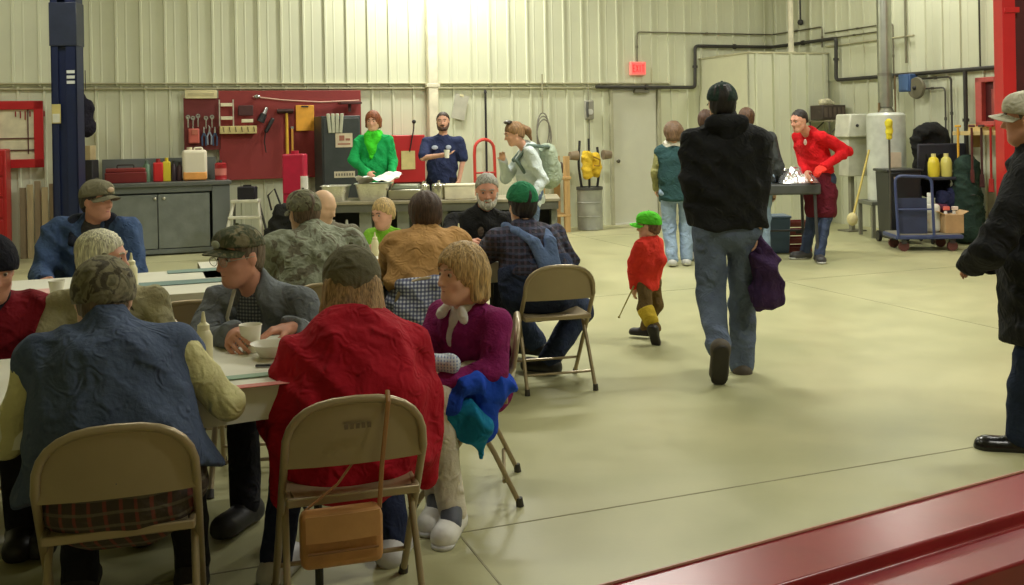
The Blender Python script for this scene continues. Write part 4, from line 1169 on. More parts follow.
o = wallthing('tape_measure', 292.5, 142, 0.13, 'thin yellow rule hanging right of the sledge hammer', 'rule'); MB().box((0, 0, 0), (0.028, 0.01, 0.42)).build('blade', mat((206, 150, 60), 0.5), o); MB().box((0, 0, 0.2), (0.04, 0.012, 0.03)).build('end_tab', STL, o)
o = wallthing('folder', 305, 118, 0.13, 'mustard yellow folder pinned on the peg board', 'folder')
MB().box((0, 0, 0), (0.25, 0.02, 0.355)).build('cover', mat((224, 160, 50), 0.55), o, bevel=0.004); MB().box((0, -0.012, 0.16), (0.1, 0.01, 0.02)).build('clip', DK, o)
o = wallthing('long_rod', 306, 100, 0.13, 'long thin pale rod across the top of the peg board', 'rod'); 
MB().tube([(-0.72, 0, 0.05), (-0.3, 0, 0.0), (0.2, 0, -0.03), (0.75, 0, -0.01)], 0.010).build('rod', mat((196, 160, 140), 0.4), o); MB().sph((-0.66, 0, 0.05), 0.028, (1.6, 1, 1)).build('rod_tip', STL, o)
o = wallthing('small_shelf', 350, 103, 0.22, 'small dark bracket shelf at the right end of the peg board', 'shelf')
MB().box((0, 0, 0), (0.30, 0.2, 0.03)).build('shelf_board', mat((78, 38, 36), 0.5), o, bevel=0.004); MB().prism([(-0.02, 0), (0.02, 0), (0.02, -0.02), (-0.02, -0.02)], -0.12, 0, c=(0, 0.04, 0)).build('bracket', mat((66, 34, 34), 0.5), o)
# ladder ----------------------------------------------------------
AL = mat((226, 224, 206), 0.35, 0.3)
p = W(250, 186, 12.6)
o = thing('step_ladder', 'white folding step ladder with a black box on its top', 'ladder', (p.x, 12.3, 0))
zt = 0.83
for sg in (-1, 1):
    MB().tube([(sg * 0.15, 0.1, zt - 0.14), (sg * 0.27, -0.12, 0.0)], 0.022, n=8).build('rail', AL, o)
    MB().tube([(sg * 0.15, 0.12, zt - 0.14), (sg * 0.24, 0.42, 0.0)], 0.016, n=8).build('rear_leg', mat((90, 92, 88), 0.5), o)
for z in (0.5, 0.26):
    MB().box((0, 0.1 - 0.32 * (1 - z / 0.69) * 0.7, z), (0.36 + 0.2 * (0.69 - z), 0.1, 0.035)).build('step', AL, o, bevel=0.006)
MB().box((0, 0.1, zt - 0.13), (0.34, 0.16, 0.04)).build('top_step', AL, o, bevel=0.008)
bx = thing('black_case', 'small black case sitting on the step ladder', 'case', (p.x + 0.02, 12.4, zt - 0.11)); MB().box((0, 0, 0.08), (0.22, 0.14, 0.16)).build('case_body', mat((26, 24, 34), 0.5), bx, bevel=0.012); MB().box((0, 0, 0.17), (0.1, 0.02, 0.02)).build('handle', DK, bx)
# red cabinet-like gas can tower (red oil dispenser)
p = W(293, 150, 12.4)
o = thing('oil_drain', 'tall dark pink-red oil dispenser in front of the peg board', 'dispenser', (p.x, 12.5, 0), 0)
PKR = mat((182, 28, 62), 0.4)
m = MB().box((0, 0, 1.02), (0.27, 0.24, 0.5)).box((-0.095, 0, 0.62), (0.08, 0.22, 0.5)).box((0.095, 0, 0.62), (0.08, 0.22, 0.5)).box((0, 0, 0.2), (0.27, 0.24, 0.38)); m.build('housing', PKR, o, bevel=0.02, seg=3)
MB().cyl((0, 0, 1.25), (0, 0, 1.31), 0.05).build('lid', PKR, o); MB().box((0, 0.03, 0.62), (0.11, 0.15, 0.48)).build('recess', mat((110, 16, 34), 0.5), o)
p2 = W(306, 178, 12.2); o = thing('paper_towel_roll', 'white paper towel roll standing right of the pink-red dispenser', 'paper towel', (p2.x + 0.01, 12.05, 0.738)); MB().lathe([(0.02, 0), (0.045, 0), (0.045, 0.27), (0.02, 0.27), (0.02, 0)], n=20).build('roll', mat((236, 232, 222), 0.7), o); MB().cyl((0, 0, 0), (0, 0, 0.272), 0.019).build('core', mat((170, 140, 100), 0.7), o)
# dark bag left of the table
p = W(278, 215, 12.0)
o = thing('black_bag', 'slumped black bag behind the camouflage jacket', 'bag', (p.x, 12.1, 0))
S = SDF(); b = Vector(o.location)
S.cap(b + Vector((-0.05, 0, 0.16)), b + Vector((0.05, 0, 0.55)), 0.2, 0.14); S.cap(b + Vector((0.15, 0, 0.12)), b + Vector((0.16, 0, 0.4)), 0.13, 0.10); S.cut(b, (0, 0, -1)); S.fold = (0.016, 1)
S.build('bag_body', cloth((36, 36, 34)), o, 0.022); MB().tube([(-0.1, 0, 0.6), (-0.14, 0, 0.78), (-0.06, 0, 0.86), (0.02, 0, 0.64)], 0.012).build('strap', DK, o)
# black refrigerator-like cabinet
pA = BW(322, 150, 0.75); pB = BW(361, 150, 0.75); w = (pB - pA).length; mm = (pA + pB) / 2 - NB * 0.3
o = thing('black_cabinet', 'dark grey steel cabinet with taped papers behind the serving table', 'cabinet', (mm.x, mm.y, 0), AW)
zt = BW(342, 115, 0.75).z
MB().box((0, 0, zt / 2), (w, 0.6, zt - 0.02)).build('cabinet_body', mat((56, 60, 60), 0.5), o, bevel=0.01)
MB().box((0, -0.31, zt / 2 + 0.02), (w - 0.04, 0.02, zt - 0.12)).build('door', mat((60, 64, 64), 0.45), o, bevel=0.006)
MB().box((0.03, -0.325, zt - 0.34), (0.23, 0.006, 0.19)).build('notice', mat((222, 206, 178), 0.6), o)
m = MB(); m.box((0.0, -0.33, zt - 0.31), (0.07, 0.003, 0.07)); m.box((0.08, -0.33, zt - 0.33), (0.06, 0.003, 0.03)); m.box((0.03, -0.33, zt - 0.39), (0.17, 0.003, 0.02)); m.build('notice_print', mat((170, 110, 90), 0.6), o)
MB().box((0.03, -0.325, zt - 0.80), (0.28, 0.008, 0.085)).build('name_plate', mat((206, 196, 170), 0.5), o)
m = MB(); 
for i in range(7): m.box((-0.08 + i * 0.036, -0.331, zt - 0.80), (0.02, 0.003, 0.035))
m.build('plate_marks', mat((120, 112, 100), 0.5), o)
m = MB()
for i in range(4): m.box((-0.17 + i * 0.055, 0, zt + 0.02 - 0.13), (0.045, 0.02, 0.26), Matrix.Rotation(0.06 * (i - 1.5), 3, 'Y'))
gl = m.build('work_gloves', mat((196, 196, 174), 0.7), None, bevel=0.008, loc=Vector((mm.x, mm.y, 0)) + NB * 0.335, rz=AW)
tag(gl, 'pale work gloves hanging on the upper left of the dark cabinet', 'gloves')

# serving table -----------------------------------------------------
YS = 11.35
xa, xb = px2x(312, YS), px2x(562, YS); cx, L = (xa + xb) / 2, xb - xa
o = thing('serving_table', 'long steel serving bench holding the foil pans', 'serving table', (cx, YS + 0.36, 0))
MB().box((0, 0, 0.72), (L, 0.74, 0.035)).build('tabletop', mat((150, 142, 118), 0.5, 0.1), o, bevel=0.006)
m = MB().box((0, -0.34, 0.66), (L - 0.04, 0.04, 0.09)).box((0, 0.34, 0.66), (L - 0.04, 0.04, 0.09)); m.build('apron', mat((90, 90, 78), 0.5), o)
for px in (316, 366, 404, 446, 500, 556):
    x = px2x(px, YS) - cx
    MB().box((x, 0, 0.35), (0.14 if px in (366, 404) else 0.07, 0.6, 0.70)).build('leg', mat((132, 134, 122), 0.5, 0.2), o, bevel=0.006)
MB().box((0, 0.06, 0.22), (L - 0.1, 0.55, 0.03)).build('lower_shelf', mat((70, 70, 66), 0.5), o)
MB().box((0, 0.33, 0.36), (L - 0.1, 0.02, 0.62)).build('back_panel', mat((52, 54, 52), 0.6), o)
TS = 0.739
FOIL = mat((225, 223, 212), 0.3, 0.8, 0.9, 45, 0.1, 10)
def foilpan(px, y, w, d, h, label, col=None, fill=None, m=None, group=None):
    o = thing('foil_pan', label, 'pan', (px2x(px, y), y, TS), 0, group)
    m_ = m or FOIL
    b = MB()
    def ring(t, z): return [(t * w / 2 * math.copysign(abs(math.cos(a)) ** 0.35, math.cos(a)), t * d / 2 * math.copysign(abs(math.sin(a)) ** 0.35, math.sin(a)), z) for a in [2 * PI * (i + .5) / 36 for i in range(36)]]
    rings = [ring(0.80, 0), ring(1.0, h), ring(1.10, h), ring(1.10, h + 0.004), ring(0.97, h), ring(0.78, 0.006)]
    V = [[b.bm.verts.new((x * (1 + 0.012 * ((i % 2) * 2 - 1) * (0 < k < 2)), y_, z)) for i, (x, y_, z) in enumerate(r)] for k, r in enumerate(rings)]
    for A, B in zip(V, V[1:]):
        for i in range(36): b.bm.faces.new((A[i], A[(i + 1) % 36], B[(i + 1) % 36], B[i]))
    b.bm.faces.new(V[0]); b.bm.faces.new(V[-1])
    b.build('pan', m_, o)
    MB().grid(lambda u, v: Vector(((u - .5) * w * 0.88, (v - .5) * d * 0.88, h * 0.78 + 0.02 * math.sin(u * 17) * math.cos(v * 13) + 0.012 * math.sin(u * 37 + v * 29))), 18, 12, 0.01).build('food', mat(fill or (190, 175, 150), 0.6, 0, 0.5, 40, 0.3, 30), o)
    return o
foilpan(338, YS + 0.25, 0.30, 0.32, 0.17, 'deep foil pan at the left end of the serving bench', fill=(205, 200, 190))
foilpan(376, YS + 0.25, 0.40, 0.34, 0.19, 'larger foil pan under white paper before the woman in green')
o = MB().grid(lambda u, v: Vector(((u - .5) * 0.5, (v - .5) * 0.40, 0.045 * math.sin(u * 5 + 1) * math.cos(v * 4) + 0.012 * math.sin(u * 22 + v * 15) + 0.05 * u)), 24, 18, 0.003).build('paper_towel', mat((242, 240, 236), 0.8), None, loc=(px2x(381, YS + .2), YS + 0.22, TS + 0.235))
tag(o, 'crumpled white paper towel lying over the larger foil pan', 'paper towel')
o = thing('chafing_dish', 'grey covered tray between the foil pan and silver pots', 'tray', (px2x(408, YS + .3), YS + 0.3, TS))
MB().box((0, 0, 0.06), (0.36, 0.36, 0.12), taper=1.06).build('tray_body', metal((176, 172, 155), 0.35), o, bevel=0.015)
MB().box((0, 0.02, 0.145), (0.33, 0.32, 0.05), taper=0.9).build('lid', mat((132, 138, 118), 0.4, 0.3), o, bevel=0.012)
def pot(px, r, h, label, y=YS + 0.2, lid=True):
    o = thing('pot', label, 'pot', (px2x(px, y), y, TS), 0, 'silver pots on the serving bench')
    MB().lathe([(0, 0), (r * .96, 0), (r, 0.01), (r, h), (r * 1.05, h + 0.004), (r * .96, h + .004), (r * 0.94, 0.01), (0, 0.01)], n=24).build('pot_wall', metal((205, 203, 190), 0.2), o)
    MB().lathe([(r * 1.02, h), (r * 0.9, h + 0.02), (0.015, h + 0.035), (0.015, h + 0.06), (0, h + 0.06)], n=24).build('lid', metal((215, 213, 200), 0.2), o)
pot(427, 0.055, 0.15, 'smaller silver pot beside the grey covered tray'); pot(441, 0.085, 0.155, 'larger silver pot left of the white box')
o = thing('carton', 'off-white food carton at the right of the silver pots', 'carton', (px2x(462, YS + .25), YS + 0.27, TS)); MB().box((0, 0, 0.075), (0.34, 0.34, 0.15)).build('box_body', mat((208, 200, 172), 0.7), o, bevel=0.006); MB().box((0, 0, 0.158), (0.35, 0.35, 0.015)).build('lid', mat((214, 206, 180), 0.7), o, bevel=0.003)
for px, lab in ((335, 'leftmost white-capped bottle under the serving bench'), (348, 'second white-capped bottle under the serving bench'), (440, 'white-capped bottle under the bench right of the dark hair')):
    x = px2x(px, YS + .1); o = thing('bottle', lab, 'bottle', (x, YS + 0.12, 0.235), 0, 'bottles on the shelf under the serving bench')
    MB().lathe([(0, 0), (0.04, 0), (0.042, 0.15), (0.018, 0.22), (0.018, 0.24), (0, 0.24)]).build('container', plastic((180, 190, 180)), o); MB().cyl((0, 0, 0.23), (0, 0, 0.29), 0.02, 0.012).build('cap', plastic((240, 240, 235)), o)

# middle of the back wall --------------------------------------------
c, w, h = wrect(392, 135, 424, 182, 0.35)
o = thing('red_machine', 'red metal cabinet on the wall between woman in green and man in navy', 'cabinet', at(c, 0), AW)
MB().box((0, 0.1, c.z), (w, 0.35, h)).build('cabinet_body', RED, o, bevel=0.012); MB().box((-0.02, -0.085, c.z - 0.02), (0.2, 0.01, 0.26)).build('label', mat((206, 190, 130), 0.6), o)
MB().box((0, 0.1, (c.z - h / 2) / 2), (w * 0.8, 0.3, c.z - h / 2)).build('pedestal', mat((80, 30, 30), 0.6), o)
MB().tube([(0.0, -0.1, c.z + 0.1), (0.06, -0.12, c.z + 0.42), (0.07, -0.1, c.z + 0.5)], 0.009).build('lever', DK, o); MB().sph((0.07, -0.1, c.z + 0.52), 0.03, n=10).build('lever_knob', DK, o)
o = wallthing('wall_paper', 460, 107, 0.02, 'tilted grey sheet taped high on the wall right of the downpipe', 'paper')
MB().box((0, 0, 0), (0.21, 0.008, 0.37), Matrix.Rotation(0.22, 3, 'Y')).build('sheet', mat((176, 174, 158), 0.7), o); MB().box((0.03, -0.003, 0.17), (0.06, 0.01, 0.03), Matrix.Rotation(0.22, 3, 'Y')).build('tape', mat((222, 214, 170), 0.5), o)
# red hand truck with inverted U handle
p = BW(486, 180, 0.30)
o = thing('hand_truck', 'red hand truck with an arched handle against the back wall', 'hand truck', (p.x, p.y, 0), AW)
zt = BW(486, 138, 0.3).z
pth = [Vector((-0.16, 0, 0.1)), Vector((-0.155, 0.05, zt - 0.25))] + [Vector((0.15 * math.cos(a), 0.05, zt - 0.17 + 0.15 * math.sin(a))) for a in [PI - PI * i / 10 for i in range(11)]] + [Vector((0.155, 0.05, zt - 0.25)), Vector((0.16, 0, 0.1))]
MB().tube(pth, 0.024).build('frame', paint((196, 60, 50)), o)
m = MB()
for z in (0.3, 0.6, 0.9): m.tube([(-0.158, 0.02, z), (0.158, 0.02, z)], 0.014)
m.build('crossbar', paint((180, 50, 44)), o); MB().box((0, -0.12, 0.03), (0.36, 0.24, 0.012)).build('toe_plate', paint((150, 40, 38)), o)
for sg in (-1, 1): MB().cyl((sg * 0.18, 0.1, 0.1), (sg * 0.23, 0.1, 0.1), 0.1, n=20).build('wheel', DK, o)
o = wallthing('black_pole', 486, 130, 0.10, 'thin black pole leaning upright inside the red arched handle', 'pole'); z0 = o.location.z
MB().cyl((0, 0, -z0), (0, 0, 0.55), 0.017).build('pole_shaft', DK, o); MB().cyl((0, 0, 0.55), (0, 0, 0.60), 0.025, 0.015).build('pole_tip', DK, o)
# coiled cable on the wall behind the hooded woman
o = wallthing('cable_coil', 543, 130, 0.09, 'coil of dark cable hanging on the wall beside the backpack', 'cable')
m = MB()
for k in range(3): m.tube([(0.10 * math.cos(a) * (1 + 0.1 * k), -0.02 * k, 0.0 + 0.26 * math.sin(a) - 0.05 * k) for a in [2 * PI * i / 20 for i in range(20)]], 0.010, closed=True, n=6)
m.build('coil', mat((120, 116, 104), 0.5), o); MB().tube([(0, 0, 0.25), (0, 0, 0.85)], 0.012).build('hanging_wire', mat((150, 146, 120)), o); MB().box((0.03, -0.05, -0.30), (0.07, 0.05, 0.10)).build('plug', mat((196, 170, 60), 0.5), o, bevel=0.01)
o = wallthing('wall_phone', 589, 110, 0.06, 'small grey wall telephone left of the side door', 'telephone')
MB().box((0, 0, 0), (0.15, 0.07, 0.30)).build('phone_body', mat((150, 148, 135), 0.5), o, bevel=0.02); MB().cyl((0, -0.06, -0.03), (0, -0.035, -0.03), 0.045).build('dial', mat((205, 205, 200), 0.4), o)
MB().tube([(-0.05, -0.06, 0.12), (-0.065, -0.075, 0.0), (-0.05, -0.06, -0.11)], 0.02).build('handset', mat((80, 80, 76), 0.5), o); MB().tube([(0, 0, 0.14), (0.0, 0.02, 0.4)], 0.01).build('wire', mat((140, 138, 115)), o)
MB().tube([(0.0, 0, -0.14), (0.0, 0.02, -0.75)], 0.009).build('wire', mat((120, 118, 100)), o)
# wooden shelf stand
WD = wood((196, 160, 108))
p = BW(560, 200, 0.5)
o = thing('wooden_stand', 'plain lumber work stand behind the woman with the backpack', 'work stand', (p.x - 0.08, p.y, 0), AW)
for x, y, h_ in ((0.12, 0.18, 1.12), (0.12, -0.18, 1.12), (-0.28, -0.18, 0.85), (-0.28, 0.18, 0.85)): MB().box((x, y, h_ / 2), (0.09, 0.045, h_)).build('post', WD, o, bevel=0.004)
MB().box((-0.1, 0, 0.80), (0.55, 0.46, 0.04)).build('shelf_board', WD, o, bevel=0.004); MB().box((-0.08, 0, 0.25), (0.5, 0.42, 0.035)).build('lower_shelf', WD, o, bevel=0.004)
o2 = thing('bench_grinder', 'small dark bench grinder on the lumber stand', 'grinder', Vector((p.x - 0.1, p.y, 0.82)), AW); MB().cyl((-0.1, 0, 0.12), (0.1, 0, 0.12), 0.06).build('motor', DK, o2)
for sg in (-1, 1): MB().cyl((sg * 0.11, 0, 0.12), (sg * 0.14, 0, 0.12), 0.09, n=20).build('grinding_wheel', mat((70, 60, 56), 0.6), o2)
MB().box((0, 0, 0.03), (0.14, 0.12, 0.06)).build('grinder_base', DK, o2)
# barrel with pump and yellow jacket
p = BW(590, 215, 0.45)
o = thing('barrel', 'grey ribbed drum standing left of the side door', 'barrel', (p.x, p.y, 0), AW)
MB().lathe([(0, 0), (0.185, 0), (0.195, 0.01), (0.19, 0.03), (0.19, 0.19), (0.2, 0.2), (0.19, 0.21), (0.19, 0.4), (0.2, 0.41), (0.19, 0.42), (0.19, 0.6), (0.197, 0.61), (0.19, 0.625), (0.175, 0.61), (0, 0.61)], n=28).build('drum', mat((158, 160, 150), 0.45, 0.2), o)
MB().lathe([(0.19, 0.6), (0.2, 0.6), (0.2, 0.645), (0.19, 0.645), (0.19, 0.6)], n=28).build('rim', mat((70, 70, 66), 0.5), o)
zt = BW(590, 165, 0.45).z
o = thing('barrel_pump', 'dark pump post with two hoses rising from the grey drum', 'pump', (p.x, p.y, 0.62), AW)
MB().cyl((0, 0, 0), (0, 0, 0.75), 0.018).build('post', DK, o)
MB().tube(smoothpath([Vector((-0.13, 0, -0.1 + .12)), Vector((-0.19, -0.03, 0.35)), Vector((-0.15, 0, 0.72))], .1), 0.02).build('hose', DK, o); MB().tube(smoothpath([Vector((0.13, 0, 0.02)), Vector((0.16, -0.03, 0.3)), Vector((0.14, 0, 0.62))], .1), 0.02).build('hose', DK, o)
for sg in (-1, 1): MB().cyl((sg * 0.21, -0.05, 0.50), (sg * 0.34, -0.05, 0.50), 0.075, 0.06).build('hose_reel', mat((128, 112, 90), 0.6), o)
o = thing('yellow_bag', 'bright yellow bag slung over the pump above the drum', 'bag', Vector((p.x, p.y, zt)) + NB * 0.08, AW)
S = SDF(); b = Vector(o.location)
S.cap(b + U * -0.09 + Vector((0, 0, 0.14)), b + U * -0.09 + Vector((0, 0, -0.14)), 0.085, 0.08, k=0.05); S.cap(b + U * 0.08 + Vector((0, 0, 0.12)), b + U * 0.09 + Vector((0, 0, -0.1)), 0.085, 0.085, k=0.05); S.fold = (0.012, 3)
S.build('bag_cloth', cloth((222, 186, 60), 0.3), o, 0.016)
MB().tube([U * -0.02 + NB * 0.11 + Vector((0, 0, 0.13)), U * 0.09 + NB * 0.12 + Vector((0, 0, 0.08)), U * 0.07 + NB * 0.12 + Vector((0, 0, -0.01)), U * -0.01 + NB * 0.12], 0.012).build('strap', mat((150, 116, 30), 0.6), o).rotation_euler = (0, 0, -AW)
# ---------------------------------------------------------------- grill table with foil
p = G(795, 256)
YG = 11.0
o = thing('grill_table', 'dark steel folding table with foil-covered food by the red-shirted man', 'table', (px2x(787, YG), YG + 0.3, 0))
MB().box((0, 0, 0.81), (0.80, 0.6, 0.12)).build('table_tray', mat((78, 80, 80), 0.45, 0.3), o, bevel=0.02)
for sx in (-1, 1):
    for sy in (-1, 1): MB().tube([(sx * 0.34, sy * 0.25, 0.77), (sx * 0.36, sy * 0.27, 0.0)], 0.018).build('leg', mat((60, 60, 60), 0.5), o)
MB().tube([(-0.35, 0.26, 0.3), (0.35, 0.26, 0.3)], 0.012).build('brace', mat((60, 60, 60), 0.5), o)
o = thing('foil_heap', 'crumpled heap of silver foil on the dark grill table', 'foil', (px2x(797, YG + .25), YG + 0.22, 0.872))
def ff(u, v):
    x, y = (u - .5) * 0.42, (v - .5) * 0.4
    r = max(0, 1 - (abs(u - .5) * 2) ** 2.2) * max(0, 1 - (abs(v - .5) * 2) ** 2.2)
    return Vector((x, y, 0.004 + 0.16 * r ** 0.6 * (1 + 0.16 * math.sin(u * 23 + 3 * v) * math.cos(v * 19)) + 0.008 * math.sin(u * 61 + v * 47) * (r > 0)))
MB().grid(ff, 36, 30, 0.003).build('foil_sheet', metal((232, 232, 232), 0.25), o)
# boxes below
q = W(777, 222, 11.9); o = thing('blue_tub', 'blue plastic tub on the floor beneath the grill table', 'tub', (q.x, 12.0, 0)); MB().box((0, 0, 0.21), (0.26, 0.3, 0.42), taper=1.12).build('tub_body', plastic((76, 98, 126)), o, bevel=0.015); MB().box((0, 0, 0.43), (0.31, 0.35, 0.03)).build('lid', plastic((90, 112, 140)), o, bevel=0.008)
q = W(797, 225, 11.9); o = thing('red_crate', 'dark red crate right of the blue tub under the grill table', 'crate', (q.x + 0.02, 12.0, 0))
m = MB()
for z in (0.04, 0.14, 0.24, 0.34): m.box((0, -0.14, z), (0.28, 0.015, 0.06)).box((0, 0.14, z), (0.28, 0.015, 0.06)).box((-0.13, 0, z), (0.015, 0.28, 0.06)).box((0.13, 0, z), (0.015, 0.28, 0.06))
m.box((0, 0, 0.015), (0.28, 0.28, 0.02)).box((-.13, -.13, .19), (.025, .025, .37)).box((.13, -.13, .19), (.025, .025, .37)); m.build('crate_body', plastic((110, 34, 36)), o, bevel=0.003)
MB().box((0, -0.15, 0.25), (0.1, 0.008, 0.035)).build('hand_slot', DK, o)
# shelf with box on the closet/right wall
o = wallthing('wall_shelf', 828, 121, 0.28, 'small wall shelf carrying a dark crate left of the towel dispenser', 'shelf', wf=RW, rz=AW + PI / 2 - PI)
MB().box((0, 0, 0), (0.62, 0.34, 0.03)).build('shelf_board', mat((130, 124, 100), 0.5), o, bevel=0.004)
for sg in (-1, 1): MB().tube([(sg * 0.22, 0.1, -0.01), (sg * 0.22, -0.15, -0.2), (sg * 0.22, -0.16, -0.01)], 0.012).build('bracket', mat((90, 86, 76), 0.5), o)
ql = Vector(o.location)
o = thing('dark_crate', 'dark brown crate heaped with pale cloth on the small wall shelf', 'crate', ql + Vector((0, 0, 0.018)), AW)
MB().box((0, 0, 0.11), (0.42, 0.3, 0.22)).build('crate_body', mat((66, 56, 48), 0.6), o, bevel=0.012)
m = MB()
for i in range(5): m.box((-0.16 + i * 0.08, -0.155, 0.11), (0.05, 0.01, 0.15))
m.build('slat', mat((88, 76, 66), 0.6), o)
S = SDF(); b = Vector(o.location) + Vector((0, 0, 0.26)); S.cap(b - U * 0.14, b + U * 0.04, 0.06, 0.05); S.cap(b + U * 0.02, b + U * 0.13 - Vector((0, 0, .02)), 0.05, 0.04); S.fold = (0.01, 1); S.build('cloth_heap', cloth((196, 190, 160)), o, 0.014)
# paper towel dispensers
def rfrom(px, Y): return px2x(px, Y)
WHT = mat((206, 206, 190), 0.35)
o = thing('parts_washer', 'pale wall dispenser with a sloping hood left of the water heater', 'dispenser', (rfrom(858, 14.1), 14.1, 0), AW)
def z_at(y, x, Y): return W(x, y, Y).z
zt, zm, zb = z_at(114, 856, 14.1), z_at(137, 856, 14.1), z_at(176, 858, 14.1)
m = MB().prism([(-0.24, zm), (-0.20, zt), (0.20, zt), (0.20, zm)], -0.16, 0.16, Matrix.Rotation(PI / 2, 3, 'X')); m.build('hood', WHT, o, bevel=0.02)
MB().sph((-0.1, -0.17, (zt + zm) / 2), 0.022, n=10).build('lock', DK, o)
MB().box((0.0, 0.05, (zm + zb) / 2), (0.34, 0.22, zm - zb)).build('lower_box', mat((190, 190, 172), 0.4), o, bevel=0.015)
MB().box((0, 0.1, zb / 2), (0.06, 0.06, zb)).build('stand_post', mat((130, 128, 110), 0.5), o); MB().box((0, 0.1, 0.01), (0.3, 0.25, 0.02)).build('stand_base', mat((110, 108, 92), 0.5), o)
# water heater on stand
YH = 13.5
xh = rfrom(889, YH); r_ = 0.25
z0 = z_at(200, 889, YH); z1 = z_at(113, 889, YH)
o = thing('water_heater', 'white cylindrical water heater with a flue, behind the yellow mop', 'water heater', (xh, YH, 0))
MB().lathe([(0, z0), (r_ - .01, z0), (r_, z0 + 0.01), (r_, z1 - 0.03), (r_ - 0.03, z1), (0, z1 + 0.02)], n=32).build('tank', mat((206, 210, 200), 0.3), o)
m = MB().cyl((-0.1, -0.03, z1), (-0.1, -0.03, z1 + 0.14), 0.014).cyl((0.12, -0.03, z1), (0.12, -0.03, z1 + 0.5), 0.012); m.build('water_pipe', metal((150, 130, 100)), o)
MB().cyl((0, 0, z1), (0, 0, z1 + 0.1), 0.12, 0.07).build('draft_hood', metal((165, 165, 155)), o)
MB().box((0.0, -r_ - 0.01, z0 + 0.2), (0.14, 0.05, 0.12)).build('gas_valve', mat((180, 60, 50), 0.5), o, bevel=0.01)
MB().box((0.02, -r_ - 0.0, z0 + 0.55), (0.16, 0.02, 0.2)).build('rating_label', mat((214, 196, 170), 0.5), o)
m = MB().lathe([(0.095, z1 + 0.08), (0.095, HC), (0.085, HC), (0.085, z1 + 0.08)], n=20, c=(0, 0, 0))
fl_ = m.build('flue', metal((166, 168, 156), 0.35), o)
m = MB()
for i in range(3): m.lathe([(0.1, 0), (0.1, 0.04)], n=20, c=(0, 0, z1 + 0.5 + i * 1.1))
m.build('flue_band', metal((150, 150, 140)), fl_)
o = thing('heater_stand', 'grey steel stand under the white water heater', 'stand', (xh, YH, 0))
MB().box((0, 0, z0 - 0.025), (0.62, 0.56, 0.05)).build('stand_top', mat((110, 112, 100), 0.5), o, bevel=0.005)
for sx in (-1, 1):
    for sy in (-1, 1): MB().box((sx * 0.28, sy * 0.25, (z0 - 0.05) / 2), (0.045, 0.045, z0 - 0.05)).build('leg', mat((120, 120, 106), 0.5), o)
# yellow mop bucket & mops
YEL = plastic((214, 190, 62))
q = G(852, 222)
o = thing('mop_bucket', 'yellow wheeled mop bucket left of the heater stand', 'mop bucket', (q.x, q.y + 0.1, 0), 0.3)
MB().prism([(-0.2, -0.13), (0.2, -0.13), (0.2, 0.13), (-0.2, 0.13)], 0.06, 0.30).build('bucket', YEL, o, bevel=0.03, seg=3)
MB().box((0.05, 0, 0.37), (0.2, 0.2, 0.16), taper=1.2).build('wringer', YEL, o, bevel=0.02); MB().tube([(0.12, 0, 0.42), (0.16, 0, 0.75)], 0.014).build('wringer_handle', YEL, o)
for sx in (-1, 1):
    for sy in (-1, 1): MB().cyl((sx * 0.16, sy * 0.11 - .012, 0.035), (sx * 0.16, sy * 0.11 + .012, 0.035), 0.035, n=12).build('caster', DK, o)
a = W(852, 200, 12.6); bq = W(869, 150, 12.9)
o = thing('mop', 'mop handle leaning from the yellow bucket to the dispenser', 'mop', (a.x, a.y, 0.42)); MB().tube([(0, 0, -0.1), bq - Vector(o.location)], 0.014).build('handle', mat((200, 180, 90), 0.5), o); MB().sph((0, 0, -0.1), 0.07, (1, 1, 1.2), n=12).build('mop_head', mat((200, 190, 140), 0.9, 0, 0.8, 60), o)
b1 = W(889, 130, 12.4)
o = thing('dust_mop', 'bright yellow dust mop standing head up before the water heater', 'mop', (b1.x, b1.y, 0.0)); S = SDF(); b = Vector((b1.x, b1.y, b1.z)); S.cap(b + Vector((0, 0, 0.09)), b - Vector((0, 0, 0.08)), 0.05, 0.045, w=1.1, wd=Vector((1, 0, 0))); S.fold = (0.012, 1)
S.build('mop_head', mat((222, 206, 50), 0.8, 0, 0.6, 60), o, 0.012); MB().cyl((0, 0, 0.0), (0, 0, b1.z - 0.08), 0.013).build('handle', mat((70, 68, 60), 0.5), o)
# blue electrical box and round meter
o = wallthing('electrical_box', 908, 83, 0.12, 'blue electrical box high on the right wall', 'electrical box', wf=RW, rz=AW - PI / 2)
MB().box((0, 0, 0), (0.22, 0.14, 0.24)).build('box_body', paint((62, 92, 140)), o, bevel=0.01); MB().box((0, -0.075, 0), (0.18, 0.01, 0.2)).build('cover', paint((70, 102, 150)), o, bevel=0.004)
o = wallthing('wall_fan', 918, 88, 0.12, 'round dark disc on the wall right of the blue electrical box', 'disc', wf=RW, rz=AW - PI / 2)
MB().lathe([(0, 0), (0.14, 0), (0.15, 0.02), (0.14, 0.05), (0, 0.06)], n=26, rot=Matrix.Rotation(PI / 2, 3, 'X')).build('disc_body', mat((112, 108, 88), 0.5), o); MB().sph((0, -0.06, 0), 0.03, n=10).build('hub', DK, o)
